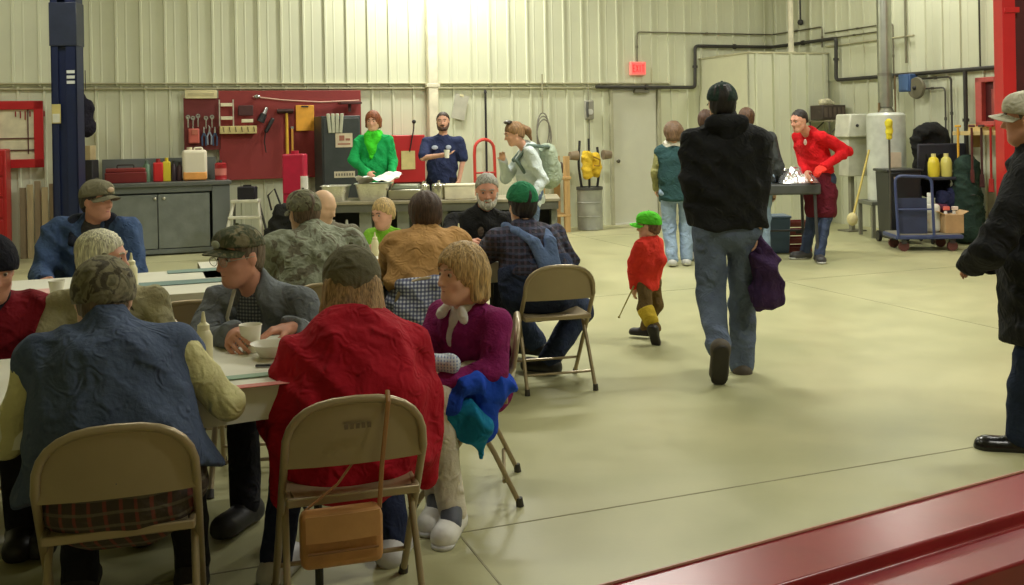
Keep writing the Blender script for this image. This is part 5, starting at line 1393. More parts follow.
# black trash bin
q = G(902, 243.5)
o = thing('trash_bin', 'tall black wheeled trash bin behind the blue cart', 'trash bin', (q.x, q.y + 0.1, 0))
zt = z_at(171, 902, q.y)
MB().box((0, 0, zt / 2 + 0.03), (0.36, 0.42, zt - 0.06), taper=1.14).build('bin_body', plastic((30, 32, 36)), o, bevel=0.02); MB().box((0, 0, zt + 0.01), (0.46, 0.5, 0.035)).build('rim', plastic((36, 38, 42)), o, bevel=0.012)
for sg in (-1, 1): MB().cyl((sg * 0.16, 0.2, 0.07), (sg * 0.2, 0.2, 0.07), 0.07, n=16).build('wheel', DK, o)
MB().box((-0.12, -0.245, zt - 0.08), (0.05, 0.01, 0.03)).build('label', mat((170, 150, 140), 0.5), o)
# blue platform cart
q0, q1 = G(893, 243), G(958, 252)
BC = paint((58, 70, 112), 0.45)
mid_ = (q0 + q1) / 2
dcx = math.atan2(q1.y - q0.y, q1.x - q0.x)
o = thing('platform_cart', 'blue platform cart with a tube handle loaded with jugs', 'cart', (px2x(924, 12.0), 12.02, 0), -0.06)
Lc = 0.78
MB().box((0, 0, 0.17), (Lc, 0.52, 0.05)).build('platform', BC, o, bevel=0.012)
MB().box((0, 0, 0.198), (Lc - 0.04, 0.48, 0.012)).build('deck_mat', mat((140, 136, 124), 0.6), o)
zt = 0.90
MB().tube(smoothpath([Vector((-Lc / 2 + 0.03, -0.25, 0.17)), Vector((-Lc / 2 + 0.0, -0.25, zt)), Vector((0.03, -0.26, zt - 0.02)), Vector((0.05, -0.26, 0.17))], 0.09), 0.017).build('handle', BC, o)
MB().tube([Vector((-Lc / 2 + 0.02, -0.25, 0.5)), Vector((0.04, -0.26, 0.5))], 0.010).build('crossbar', BC, o)
MB().box((-0.18, -0.20, 0.42), (0.34, 0.02, 0.42)).build('mesh_panel', mat((46, 54, 84), 0.6), o)
for sx in (-1, 1):
    for sy in (-1, 1):
        w_ = MB().cyl((sx * 0.28, sy * 0.19 - 0.018, 0.06), (sx * 0.28, sy * 0.19 + 0.018, 0.06), 0.06, n=16).build('caster', mat((90, 50, 46), 0.5), o)
        MB().box((sx * 0.28, sy * 0.19, 0.12), (0.06, 0.06, 0.06)).build('caster_fork', mat((60, 60, 64), 0.4), w_)
cb = Vector(o.location)
def oncart(name, dx, dy, label, cat, z=0.205): return thing(name, label, cat, (cb.x + dx, cb.y + dy, z))
o = oncart('jug', 0.10, 0.0, 'tall white jug standing on the blue cart', 'jug'); MB().box((0, 0, 0.17), (0.2, 0.17, 0.34)).build('container', plastic((222, 224, 214)), o, bevel=0.045, seg=4); MB().cyl((0, 0, 0.33), (0, 0, 0.43), 0.05, 0.03).build('neck', plastic((222, 224, 214)), o); MB().cyl((0, 0, 0.43), (0, 0, 0.47), 0.033).build('cap', plastic((235, 235, 230)), o)
o = oncart('cardboard_box', 0.30, -0.08, 'tan cardboard box on the blue cart right of the white jug', 'box'); MB().box((0, 0, 0.11), (0.22, 0.26, 0.22)).build('box_body', mat((178, 146, 104), 0.75), o, bevel=0.004)
for sg in (-1, 1): MB().box((sg * 0.13, 0, 0.235), (0.10, 0.24, 0.006), Matrix.Rotation(sg * -0.5, 3, 'Y')).build('flap', mat((186, 154, 112), 0.75), o)
for i, (dx, dz, lab) in enumerate(((0.26, 0.44, 'left white spray bottle in the cardboard box'), (0.36, 0.46, 'right white spray bottle in the cardboard box'))):
    o = oncart('spray_bottle', dx, -0.06, lab, 'bottle', 0.24); MB().lathe([(0, 0), (0.04, 0), (0.04, 0.15), (0.018, 0.2), (0.018, 0.22), (0, 0.22)]).build('container', plastic((226, 226, 220)), o); MB().box((0.01, 0, 0.25), (0.075, 0.028, 0.045)).build('trigger_head', plastic((235, 120 + i * 100, 110 + i * 100)), o, bevel=0.006)
o = oncart('rag', 0.24, -0.05, 'dark maroon rag draped behind the jugs on the cart', 'rag', 0.44); S = SDF(); b = Vector(o.location); S.cap(b + Vector((-0.06, 0.1, 0.06)), b + Vector((0.06, 0.1, 0.05)), 0.055, 0.05); S.fold = (0.012, 0); S.build('rag_cloth', cloth((84, 40, 60)), o, 0.012)
# dark utility cart with yellow bottles
YU = 12.65
xu = rfrom(950, YU)
o = thing('utility_cart', 'dark utility cart carrying two yellow bottles, behind the blue cart', 'cart', (xu, YU, 0))
zu = z_at(177, 943, YU - 0.2)
UT = mat((44, 46, 60), 0.5)
MB().box((0, 0, zu - 0.02), (0.6, 0.42, 0.04)).build('tray', UT, o, bevel=0.01); MB().box((0, 0, 0.4), (0.6, 0.42, 0.04)).build('lower_tray', UT, o, bevel=0.01); MB().box((0.0, 0.18, zu + 0.24), (0.62, 0.04, 0.34)).build('back_panel', mat((38, 38, 50), 0.6), o, bevel=0.02)
for sx in (-1, 1):
    for sy in (-1, 1): MB().box((sx * 0.28, sy * 0.18, zu / 2), (0.03, 0.03, zu - .08)).build('leg', UT, o)
m = MB()
for sx in (-1, 1):
    for sy in (-1, 1): m.cyl((sx * 0.28 - .01, sy * 0.18, 0.04), (sx * 0.28 + .01, sy * 0.18, 0.04), 0.04, n=12)
m.build('caster', DK, o)
S = SDF(); b = Vector((xu, YU, 0.62)); S.cap(b + Vector((0.1, -0.1, 0.0)), b + Vector((0.2, -0.12, -0.14)), 0.14, 0.12); S.cap(b + Vector((-0.1, -0.1, -0.05)), b + Vector((0.05, -0.1, -0.1)), 0.10, 0.12); S.fold = (0.015, 2)
cl_ = thing('dark_cloth', 'dark blue cloth bundle in the lower part of the utility cart', 'cloth', (xu, YU, 0.42)); S.build('cloth_bundle', cloth((44, 48, 78)), cl_, 0.018)
for px, lab, col in ((936, 'left yellow bottle on the dark utility cart', (226, 206, 60)), (948.5, 'right paler yellow bottle on the dark utility cart', (214, 206, 110))):
    x = rfrom(px, YU - 0.1); o = thing('yellow_bottle', lab, 'bottle', (x, YU - 0.1, zu), 0, 'yellow bottles on the utility cart')
    MB().lathe([(0, 0), (0.065, 0), (0.07, 0.015), (0.07, 0.17), (0.055, 0.225), (0.03, 0.25), (0, 0.25)], n=20).build('container', plastic(col), o); MB().cyl((0, 0, 0.25), (0, 0, 0.29), 0.028).build('cap', plastic((235, 225, 150)), o)
# black hooded bundle (office chair under cover)
YB = 12.95
p = W(930, 140, YB)
o = thing('covered_seat', 'black hooded cover draped over a swivel chair by the right wall', 'chair', (p.x, YB, 0))
S = SDF(); b = Vector((p.x, YB, 0)); zc_ = p.z
S.ell(b + Vector((0, 0, zc_ - 0.02)), (0.25, 0.15, 0.26), 0.03); S.cap(b + Vector((0, 0, zc_ - 0.2)), b + Vector((0, 0, 0.75)), 0.17, 0.2, w=1.2, wd=Vector((1, 0, 0))); S.ell(b + Vector((-0.02, -0.14, zc_ - 0.05)), (0.16, 0.10, 0.14), 0.02, None, 's'); S.fold = (0.010, 4)
S.build('cover', cloth((34, 34, 34)), o, 0.018); MB().cyl((0, 0, 0.1), (0, 0, 0.62), 0.03).build('gas_column', DK, o); MB().sph((0, -0.02, zc_ - 0.12), 0.13, (1, 0.6, 0.7), n=14).build('head_cushion', mat((60, 40, 44), 0.7), o)
for k in range(5):
    a = 2 * PI * k / 5; MB().tube([(0, 0, 0.1), (0.27 * math.cos(a), 0.27 * math.sin(a), 0.05)], 0.02).build('base_arm', DK, o)
# green hump, cables
p = W(966, 165, 12.5); o = thing('green_tarp', 'dark green bundle at the right of the utility cart', 'bundle', (p.x, 12.5, 0)); S = SDF(); b = Vector((p.x, 12.5, 0)); S.cap(b + Vector((0, 0, 0.2)), b + Vector((0, 0, 0.95)), 0.22, 0.15); S.cut(b, (0, 0, -1)); S.fold = (0.018, 2); S.build('tarp', cloth((44, 62, 54)), o, 0.02); MB().tube([(-0.12, -0.1, 0.6), (0, -0.2, 0.62), (0.12, -0.1, 0.6)], 0.01).build('rope', DK, o)
# yellow stand and red tools right
o = wallthing('tool_shelf', 990, 133, 0.25, 'cream wall shelf with long tools hanging below the fire box', 'shelf', wf=RW, rz=AW - PI / 2)
MB().box((0, 0, 0), (0.9, 0.3, 0.05)).build('shelf_board', mat((206, 184, 128), 0.6), o, bevel=0.004); MB().box((0, 0.12, 0.06), (0.9, 0.03, 0.1)).build('back_rail', mat((200, 178, 120), 0.6), o)
for i in range(2): MB().box((-0.3 + i * 0.6, 0.08, -0.1), (0.03, 0.12, 0.16)).build('bracket', mat((150, 120, 70), 0.6), o)
sh = Vector(o.location)
for i, (t, col, w_, ln_, lab) in enumerate(((-0.34, (222, 170, 60), 0.05, 0.62, 'bright yellow spade hanging at the left of the wall shelf'), (-0.12, (90, 40, 40), 0.03, 0.5, 'dark red shovel second from left under the wall shelf'), (0.03, (70, 36, 38), 0.035, 0.55, 'dark maroon bar hanging in the middle under the wall shelf'), (0.17, (180, 44, 44), 0.04, 0.6, 'bright red pry bar hanging right of the maroon bar'), (0.3, (120, 38, 40), 0.03, 0.52, 'dull red bar at the right end under the wall shelf'))):
    o = thing('long_tool', lab, 'tool', sh + VR * t + NR * 0.17 + Vector((0, 0, -0.03)), AW - PI / 2, 'long tools hanging under the wall shelf')
    MB().cyl((0, 0, -ln_), (0, 0, 0.1), 0.014).build('shaft', paint(col), o); MB().box((0, 0, -ln_), (w_ * 2, 0.02, 0.16), taper=0.8).build('tool_blade', paint(col), o, bevel=0.004); MB().box((0, 0, 0.12), (0.09, 0.025, 0.03)).build('grip', paint(col), o, bevel=0.008)
c, w, h = wrect(981, 77, 1006, 126, 0.13, RW)
o = thing('fire_box', 'red framed fire hose box on the right wall', 'fire box', c, AW - PI / 2)
m = MB(); m.box((-w / 2 + .05, 0, 0), (0.10, 0.2, h)).box((w / 2 - .05, 0, 0), (0.10, 0.2, h)).box((0, 0, h / 2 - .03), (w, 0.2, 0.06)).box((0, 0, -h / 2 + .03), (w, 0.2, 0.06)); m.build('frame', mat((186, 84, 80), 0.4), o, bevel=0.006)
MB().box((0, 0.03, 0), (w - .15, 0.12, h - 0.08)).build('interior', mat((86, 26, 28), 0.6), o)
MB().cyl((0.08, -0.06, -h / 2 + .1), (0.08, -0.06, h / 2 - .15), 0.04).build('extinguisher', paint((150, 70, 66)), o)
# red lift column right
p = W(1008, 60, 11.2)
REDC = mat((190, 34, 38), 0.35, 0, 0.03, 20, 0.05, 4)
o = thing('lift_column', 'tall red vehicle lift column at the right edge', 'lift column', (p.x + 0.09, 11.2, 0), -0.1)
m = MB(); ww = 0.34
m.box((0.02, 0.12, 2.2), (ww, 0.02, 4.4)).box((-ww / 2 + 0.05, 0, 2.2), (0.14, 0.26, 4.4)).box((ww / 2 + .01, 0, 2.2), (0.02, 0.26, 4.4)); m.build('column_shell', REDC, o, bevel=0.004)
MB().box((0.07, 0.03, 2.4), (0.2, 0.14, 3.9)).build('carriage', mat((78, 22, 28), 0.5), o, bevel=0.01); MB().box((0, 0, 0.012), (0.5, 0.5, 0.024)).build('base_plate', REDC, o); MB().box((-0.09, -0.02, 2.75), (0.16, 0.26, 0.06)).build('collar', REDC, o, bevel=0.004)

# ---------------------------------------------------------------- red beam in the foreground
D_ = 0.92
def onz(x, y, z): return G(x, y, z)
A0, A1 = onz(611, 583, 0.6), onz(1024, 471, 0.6)
B0, B1 = onz(776, 585, 0.6), onz(1024, 512, 0.6)
dr = (A1 - A0).normalized(); nr = Vector((dr.y, -dr.x, 0))
wd = (B0 - A0).dot(nr)
wd2 = ((B1 - A1).dot(nr) + wd) / 2
org = A0 - dr * 1.6
o = thing('steel_beam', 'long glossy red painted steel beam crossing the lower right corner', 'steel beam', (org.x, org.y, 0), math.atan2(dr.y, dr.x))
BM_ = mat((150, 38, 46), 0.28, 0, 0.04, 12, 0.10, 5)
LL = 6.0
prof = [(0, 0.6), (0, 0.36), (-wd2, 0.36), (-wd2 - 0.13, 0.36), (-wd2 - 0.13, 0.572), (-wd2 - 0.005, 0.572), (-wd2, 0.6)]
m = MB()
lo = [m.bm.verts.new((0, y, z)) for y, z in prof]; hi = [m.bm.verts.new((LL, y, z)) for y, z in prof]
n = len(prof)
m.bm.faces.new(lo); m.bm.faces.new(list(reversed(hi)))
for i in range(n): m.bm.faces.new((lo[i], lo[(i + 1) % n], hi[(i + 1) % n], hi[i]))
m.build('beam', BM_, o, bevel=0.006)
MB().tube([(0, -0.004, 0.602), (LL, -0.004, 0.602)], 0.004, n=6).build('worn_edge', mat((190, 140, 120), 0.4), o)
for x in (0.2, 5.7):
    MB().box((x, -wd2 / 2 - .06, 0.18), (0.12, 0.3, 0.36)).build('leg', mat((60, 60, 62), 0.5), o, bevel=0.01)
# ================================================================ the people
def PX(px, Y, z): return Vector((px2x(px, Y), Y, z))
def person(label, J): return thing('person', label, 'person', J.base)
SK = skin(); SKP = skin((218, 158, 132)); SKR = skin((200, 132, 108))
DENIM = cloth((92, 108, 136), 0.4); DENIMD = cloth((48, 58, 84), 0.4); DENIML = cloth((140, 160, 184), 0.4)
BLK = cloth((38, 38, 39), 0.35, 0.2)
DKTR = cloth((38, 38, 44), 0.3)
def std_sit(J, r, skinm, trm, shoem, vox, fine=False, facekw=None):
    body(J, r, skinm, vox, fine)
    trousers(J, r, trm, vox=max(vox, 0.014)); shoes(J, r, shoem)
    if facekw is not None: face(J, r, **facekw)

# --- man in the blue vest, nearest at left
J = Fig(PX(118, 2.90, 0.53), W(108, 334, 3.02), W(104, 300, 3.11), yaw=-16, hyaw=-14, hpitch=14, sh=0.19, sit=True, girth=1.2, hunch=0.05, belly=0.10, shdrop=0.06,
        elR=W(228, 405, 3.06), haR=W(205, 385, 3.36), elL=W(8, 440, 2.96), haL=W(40, 405, 3.3))
r = person('person in blue vest with cream sleeves and camouflage cap, seen from behind at nearest table', J)
body(J, r, SK, 0.010); trousers(J, r, DKTR); shoes(J, r, cloth((60, 58, 60)))
top(J, r, cloth((206, 200, 150), 0.35, 0.08), t=0.012, name='shirt', ph=2, foldamp=0.006, ru=0.062, collar=0.03, vox=0.012)
top(J, r, cloth((76, 88, 114), 0.45, 0.12, 60), t=0.035, name='vest', sleeve=-0.07, foldamp=0.006, ph=1, collar=0.045, flare=0.035, vox=0.011, cutz=-0.02)
S = SDF(); S.cap(J.hip - J.r * 0.06 - J.ax * 0.02, J.hip + J.r * 0.06 - J.ax * 0.02, 0.162, k=0.03, w=1.1, wd=J.r); S.ell(J.hip + J.f * 0.05, (0.20, 0.15, 0.13), 0.03, (J.r, J.f, J.u)); S.fold = (0.005, 2)
S.build('shirt_tail', plaid((66, 56, 48), (130, 62, 56), (104, 98, 84), 8, 0.93), r, 0.012)
hair(J, r, hairm((110, 92, 70)), t=0.003, line=-0.01)
ballcap(J, r, camo((100, 96, 74), (128, 122, 96), (74, 68, 54), 22), deep=0.035, t=0.02)

# --- woman in the red jacket
J = Fig(PX(354, 3.27, 0.53), W(353, 322, 3.40), W(352, 286, 3.48), yaw=-18, hyaw=-12, hpitch=8, sh=0.18, sit=True, girth=1.18, hunch=0.05, k=0.95, shdrop=0.12,
        elR=W(420, 420, 3.45), haR=W(395, 400, 3.7), elL=W(278, 425, 3.34), haL=W(300, 400, 3.6),
        anR=W(392, 540, 3.55), anL=W(276, 560, 3.42), toe=10)
r = person('person in crimson jacket and grey-green cap with long fair hair, seen from behind', J)
body(J, r, SKP, 0.012); trousers(J, r, cloth((42, 50, 78))); shoes(J, r, mat((205, 205, 208), 0.5), sole=mat((225, 225, 225), 0.5))
top(J, r, cloth((168, 24, 42), 0.4, 0.10, 40), t=0.045, hood=True, foldamp=0.008, ph=3, hem=0.06, flare=0.0, vox=0.011, ru=0.064, cutz=None, tails=0.17)
hair(J, r, hairm((168, 136, 94)), t=0.004, style='long', length=0.20)
ballcap(J, r, cloth((106, 102, 82), 0.4), deep=0.02, t=0.026)

# --- man with glasses and camouflage cap across the table
J = Fig(PX(262, 4.36, 0.52), W(259, 292, 4.22), W(240, 257, 4.14), yaw=198, hyaw=218, hpitch=8, sh=0.20, sit=True, girth=1.1, hunch=0.02,
        elR=W(200, 352, 4.06), haR=Vector((px2x(232, 3.74), 3.74, 0.775)), elL=W(318, 342, 4.10), haL=Vector((px2x(292, 3.88), 3.88, 0.765)),
        palm={'R': (0.55, -0.1, -0.5), 'L': (0, 0, -1)}, curl=0.75, hd={'R': (0.25, -0.9, -0.02), 'L': (-0.9, -0.4, 0)})
r = person('person in open grey jacket, glasses and camouflage cap, holding a cup across the nearest table', J)
body(J, r, SKR, 0.0075, fine=True); trousers(J, r, DKTR); shoes(J, r, DK)
top(J, r, plaid((150, 156, 158), (70, 80, 96), (60, 66, 84), 22, 0.55), t=0.010, name='shirt', foldamp=0.002, vox=0.011, collar=0.035, vee=0.25)
top(J, r, cloth((108, 113, 117), 0.4, 0.14, 70), t=0.034, foldamp=0.006, ph=5, openf=0.06, vox=0.010, collar=0.05)
c_ = MB(); b = r.location
c_.tube([J.neck + J.f * 0.10 + J.r * 0.05 + J.ax * 0.03 - b, J.chest + J.f * 0.172 + J.r * 0.055 - b, J.mid + J.f * 0.17 + J.r * 0.04 - b], 0.008, flat=0.6)
c_.build('zip_edge', mat((205, 200, 180), 0.6), r)
hair(J, r, hairm((120, 104, 84)), t=0.005, line=-0.02)
ballcap(J, r, camo((96, 92, 66), (66, 72, 48), (120, 112, 84), 24), vox=0.008, badge=mat((170, 176, 160), 0.5), deep=-0.016)
face(J, r, brow=(130, 110, 90)); glasses(J, r)

# --- white-haired man
J = Fig(PX(108, 4.20, 0.52), W(107, 293, 4.06), W(103, 259, 3.98), yaw=165, hyaw=84, hpitch=5, sh=0.185, sit=True, girth=1.1, k=0.98, hs=0.9)
r = person('person with short white hair and khaki shirt, face turned right, behind the camouflage cap', J)
body(J, r, skin((216, 150, 124)), 0.010); trousers(J, r, DKTR); shoes(J, r, DK)
top(J, r, cloth((158, 152, 118), 0.4, 0.12), t=0.026, name='shirt', foldamp=0.006, ph=2, collar=0.04, vox=0.012)
hair(J, r, hairm((234, 224, 194)), t=0.012, line=0.012); face(J, r, brow=(210, 200, 170))

# --- man in blue parka
J = Fig(PX(92, 6.35, 0.52), W(93, 225, 6.22), W(97, 201, 6.18), yaw=172, hyaw=112, hpitch=4, sh=0.215, sit=True, girth=1.2, shdrop=0.04)
r = person('person in blue hooded parka and khaki ball cap, looking right, beside the blue lift column', J)
body(J, r, SKR, 0.011); trousers(J, r, DKTR); shoes(J, r, DK)
top(J, r, cloth((70, 68, 68)), t=0.012, name='shirt', foldamp=0.002, vox=0.014)
top(J, r, cloth((66, 86, 122), 0.45, 0.14, 40), t=0.046, foldamp=0.010, ph=1, openf=0.075, vox=0.014, collar=0.05, ru=0.062)
S = SDF(); S.cap(J.neck - J.r * 0.10 + J.f * 0.0 + J.ax * 0.03, J.neck - J.f * 0.11 + J.ax * 0.03, 0.045, k=0.03); S.cap(J.neck - J.f * 0.11 + J.ax * 0.03, J.neck + J.r * 0.10 + J.ax * 0.03, 0.045, k=0.03)
S.cap(J.neck + J.r * 0.10 + J.ax * .03, J.neck + J.r * 0.09 + J.f * 0.12 - J.ax * 0.10, 0.04, 0.03); S.cap(J.neck - J.r * 0.10 + J.ax * .03, J.neck - J.r * 0.09 + J.f * 0.12 - J.ax * 0.10, 0.04, 0.03); S.fold = (0.006, 1)
S.build('hood', cloth((40, 44, 58), 0.5), r, 0.014)
hair(J, r, hairm((60, 52, 44)), t=0.006, line=-0.01); ballcap(J, r, cloth((122, 118, 96)), deep=0.0, badge=mat((200, 170, 140), 0.5)); face(J, r, near=True, brow=(70, 60, 50))

# --- left edge, black beanie
J = Fig(PX(-22, 4.05, 0.52), W(-12, 304, 3.95), W(-9, 272, 3.88), yaw=158, hyaw=140, hpitch=10, sh=0.185, sit=True, girth=1.12)
r = person('person in dark red jacket, black knit hat and scarf, cut off by the left edge', J)
body(J, r, SKR, 0.010); trousers(J, r, DKTR); shoes(J, r, DK)
top(J, r, cloth((122, 24, 36), 0.4, 0.12, 50), t=0.042, foldamp=0.007, ph=4, vox=0.012, ru=0.06)
S = SDF(); S.cap(J.neck + J.ax * 0.01, J.neck + J.ax * 0.05, 0.085, 0.08, k=0.02); S.cap(J.neck + J.f * 0.08, J.chest + J.f * 0.17 + J.r * 0.03, 0.055, 0.05); S.fold = (0.006, 2)
S.build('scarf', cloth((30, 28, 34), 0.5), r, 0.011)
beanie(J, r, cloth((26, 26, 34), 0.5), low=0.02, t=0.024); face(J, r)

# --- camouflage jacket
J = Fig(PX(318, 5.42, 0.52), W(314, 236, 5.56), W(304, 213, 5.62), yaw=-18, hyaw=-38, hpitch=6, sh=0.205, sit=True, girth=1.22, shdrop=0.05, elR=W(366, 275, 5.62), elL=W(272, 275, 5.52))
r = person('person in faded camouflage jacket and camouflage cap, seen from behind, left of the tan jacket', J)
body(J, r, SK, 0.012); trousers(J, r, DKTR); shoes(J, r, DK)
top(J, r, camo((124, 128, 106), (148, 154, 134), (106, 102, 84), 13), t=0.042, foldamp=0.007, ph=2, vox=0.013, ru=0.062, flare=0.02)
hair(J, r, hairm((112, 92, 72)), t=0.006, line=-0.015); ballcap(J, r, camo((98, 96, 74), (120, 120, 92), (76, 66, 52), 22), deep=0.012)

# --- bald head beyond the camouflage jacket
J = Fig(PX(328, 7.05, 0.50), W(325, 228, 6.92), W(323, 207, 6.88), yaw=165, hyaw=120, hpitch=20, sh=0.185, sit=True)
r = person('person with a bald head bent forward, mostly hidden behind the camouflage cap', J)
body(J, r, skin((214, 176, 138)), 0.013); trousers(J, r, DKTR); shoes(J, r, DK); top(J, r, cloth((120, 116, 100)), t=0.02, name='shirt')

# --- tan jacket
J = Fig(PX(427, 5.58, 0.53), W(426, 237, 5.72), W(425, 215, 5.78), yaw=-12, hyaw=-22, hpitch=10, sh=0.175, sit=True, girth=1.2, hunch=0.04, shdrop=0.04, elL=W(388, 268, 5.85), haL=W(372, 275, 6.1), elR=W(462, 262, 5.85))
r = person('person in tan-brown jacket with short dark hair, seen from behind, plaid shirt showing', J)
body(J, r, SK, 0.012); trousers(J, r, DKTR); shoes(J, r, DK)
top(J, r, cloth((186, 144, 92), 0.35, 0.08, 40), t=0.04, foldamp=0.007, ph=6, vox=0.012, ru=0.06, cutz=0.10)
S = SDF(); S.cap(J.hip - J.r * 0.09 + J.ax * 0.02, J.hip + J.r * 0.05 + J.ax * 0.03, 0.150, 0.145, k=0.03); S.cap(J.hip, J.hip + J.ax * 0.15, 0.13, 0.12, k=0.03, w=1.4, wd=J.r); S.fold = (0.006, 1)
S.build('shirt_tail', plaid((196, 200, 214), (60, 66, 104), (60, 66, 104), 16, 0.55), r, 0.012)
hair(J, r, hairm((78, 56, 42)), t=0.020, line=-0.02)

# --- toddler in lime
J = Fig(PX(384, 6.98, 0.60), W(384, 231, 6.92), W(383, 214, 6.88), yaw=190, hyaw=215, hpitch=12, sh=0.105, sit=True, k=0.62, hs=0.82, hipw=0.06,
        elR=W(372, 248, 6.82), haR=W(376, 255, 6.72), elL=W(398, 244, 6.82), haL=W(388, 256, 6.7), girth=0.95)
r = person('small blond child in a lime green shirt between the camouflage and tan jackets', J)
body(J, r, SKP, 0.009); trousers(J, r, DENIM, t=0.008); shoes(J, r, DK)
top(J, r, cloth((134, 196, 60), 0.3), t=0.014, name='shirt', sleeve=-0.75, foldamp=0.004, vox=0.010, collar=0.01, ru=0.05)
hair(J, r, hairm((206, 176, 118)), t=0.014, line=0.0); face(J, r, near=False)

# --- bearded man
J = Fig(PX(484, 7.40, 0.52), W(482, 215, 7.30), W(487, 191, 7.26), yaw=184, hyaw=176, hpitch=12, sh=0.205, sit=True, girth=1.12, elR=W(449, 238, 7.15), haR=W(468, 243, 6.95), elL=W(512, 238, 7.2))
r = person('person with grey hair and white beard in a black jacket, facing the camera', J)
body(J, r, SKR, 0.010); trousers(J, r, DKTR); shoes(J, r, DK)
top(J, r, cloth((110, 96, 84)), t=0.010, name='shirt', foldamp=0.002, vox=0.014)
top(J, r, BLK, t=0.036, foldamp=0.006, ph=2, openf=0.03, vox=0.013, collar=0.05)
hair(J, r, hairm((176, 174, 162)), t=0.009, line=0.032); beard(J, r, hairm((206, 202, 190)), L=0.012); face(J, r, brow=(170, 165, 155))

# --- overalls and green cap
J = Fig(PX(540, 6.08, 0.53), W(524, 230, 6.16), W(522, 205, 6.2), yaw=-28, hyaw=-24, hpitch=6, sh=0.205, sit=True, girth=1.22, hunch=0.04, belly=0.06,
        elR=W(568, 262, 6.25), elL=W(484, 260, 6.25), knR=W(580, 310, 6.30), anR=W(549, 360, 6.20), knL=W(512, 310, 6.45), anL=W(536, 343, 6.6), toe=-60)
r = person('person in denim overalls, dark flannel shirt and green cap, seen from behind', J)
body(J, r, SK, 0.012); shoes(J, r, mat((30, 30, 32), 0.35))
top(J, r, plaid((40, 38, 50), (74, 60, 74), (64, 70, 96), 9, 0.7), t=0.032, name='flannel_shirt', foldamp=0.007, ph=1, vox=0.012, ru=0.062)
trousers(J, r, DENIMD, t=0.026, name='overalls', vox=0.013)
OV = cloth((98, 118, 156), 0.4)
S = SDF(); torso(S, J, 0.040, hipr=0.112); S.cut(J.mid + J.ax * 0.06, J.ax - J.f * 0.0, 0.01); S.fold = (0.004, 1); S.build('overall_waist', DENIMD, r, 0.013)
S = SDF(); torso(S, J, 0.043, hipr=0.10)
S.cut(J.neck - J.ax * 0.0 + J.ax * 0.0, J.ax, 0.004)
S.cut(J.chest - J.f * 0.02, J.f, 0.004)
up = J.ax
for sg in (-1, 1):
    S.cut(J.mid + J.r * sg * 0.085, (J.r * sg + up * 0.28), 0.004) if False else None
S2 = SDF()
bk = J.chest - J.f * 0.172
for sg in (-1, 1):
    S2.cap(J.mid - J.f * 0.175 + J.r * sg * 0.03 + up * 0.05, bk + J.r * sg * 0.055 + up * 0.05, 0.028, 0.026, k=0.01, w=1.6, wd=J.r)
    S2.cap(bk + J.r * sg * 0.055 + up * 0.05, J.neck + J.r * sg * 0.095 - J.f * 0.075 + up * 0.005, 0.026, k=0.01, w=1.4, wd=J.r)
    S2.cap(J.neck + J.r * sg * 0.095 - J.f * 0.075 + up * 0.005, J.neck + J.r * sg * 0.095 + J.f * 0.05 + up * 0.03, 0.024, k=0.01, w=1.4, wd=J.r)
S2.cap(J.mid - J.f * 0.165 + up * 0.0, J.mid - J.f * 0.172 + up * 0.06, 0.05, 0.035, k=0.02, w=1.6, wd=J.r)
S2.build('overall_straps', OV, r, 0.010)
hair(J, r, hairm((40, 34, 32)), t=0.012, line=-0.03); beanie(J, r, cloth((52, 132, 92), 0.35), t=0.022, low=-0.012, name='cap')

# --- woman in the magenta sweater
J = Fig(PX(474, 4.2, 0.53), W(467, 312, 4.08), W(461, 275, 4.03), yaw=225, hyaw=230, hpitch=0, sh=0.165, sit=True, girth=1.05, k=0.92, hs=0.97, shdrop=0.045,
        elR=W(425, 352, 4.12), haR=W(424, 372, 3.95), elL=W(494, 372, 3.90), haL=W(440, 384, 3.80), knR=W(428, 402, 3.98), anR=W(438, 500, 3.92), knL=W(438, 398, 3.80), anL=W(452, 512, 3.80), toe=190)
r = person('person in magenta sweater over white collar, blond hair, facing left on a folding chair', J)
body(J, r, skin((222, 166, 140)), 0.0075, fine=True); trousers(J, r, cloth((214, 206, 188), 0.3, 0.06), t=0.010, vox=0.012, foldamp=0.004)
shoes(J, r, mat((226, 224, 218), 0.5), sole=mat((200, 200, 200), 0.5))
for an, nm in ((J.anR, 'R'), (J.anL, 'L')):
    S = SDF(); S.cap(an + Vector((0, 0.0, 0.03)), an + Vector((0, -0.06, -0.02)), 0.044, 0.040, k=0.02); S.build('shoe_panel', mat((90, 94, 106), 0.6), r, 0.009)
top(J, r, cloth((216, 216, 212), 0.2, 0.04), t=0.012, name='blouse', foldamp=0.001, vox=0.011, collar=0.035, hem=0.0)
top(J, r, cloth((132, 34, 96), 0.45, 0.10, 120), t=0.024, name='sweater', foldamp=0.005, ph=3, vox=0.010, collar=0.0, vee=0.50, ru=0.054, hem=0.10)
S = SDF()
for sg in (-1, 1):
    rr_ = (J.r * sg * 0.8 - J.ax * 0.6).normalized(); uu_ = (J.ax * 0.8 + J.r * sg * 0.6).normalized()
    S.ell(J.neck + J.r * sg * 0.062 + J.f * 0.080 + J.ax * 0.004, (0.036, 0.016, 0.024), 0.012, (rr_, J.f, uu_))
    S.cap(J.neck + J.r * sg * 0.05 + J.f * 0.065 + J.ax * 0.03, J.neck - J.f * 0.055 + J.r * sg * 0.03 + J.ax * 0.04, 0.016, k=0.01)
S.build('collar', cloth((224, 224, 220), 0.1, 0.03), r, 0.008)
hair(J, r, hairm((196, 162, 108)), t=0.020, style='bob', length=0.085, vox=0.008); face(J, r, brow=(170, 140, 100), lips=(176, 90, 84))

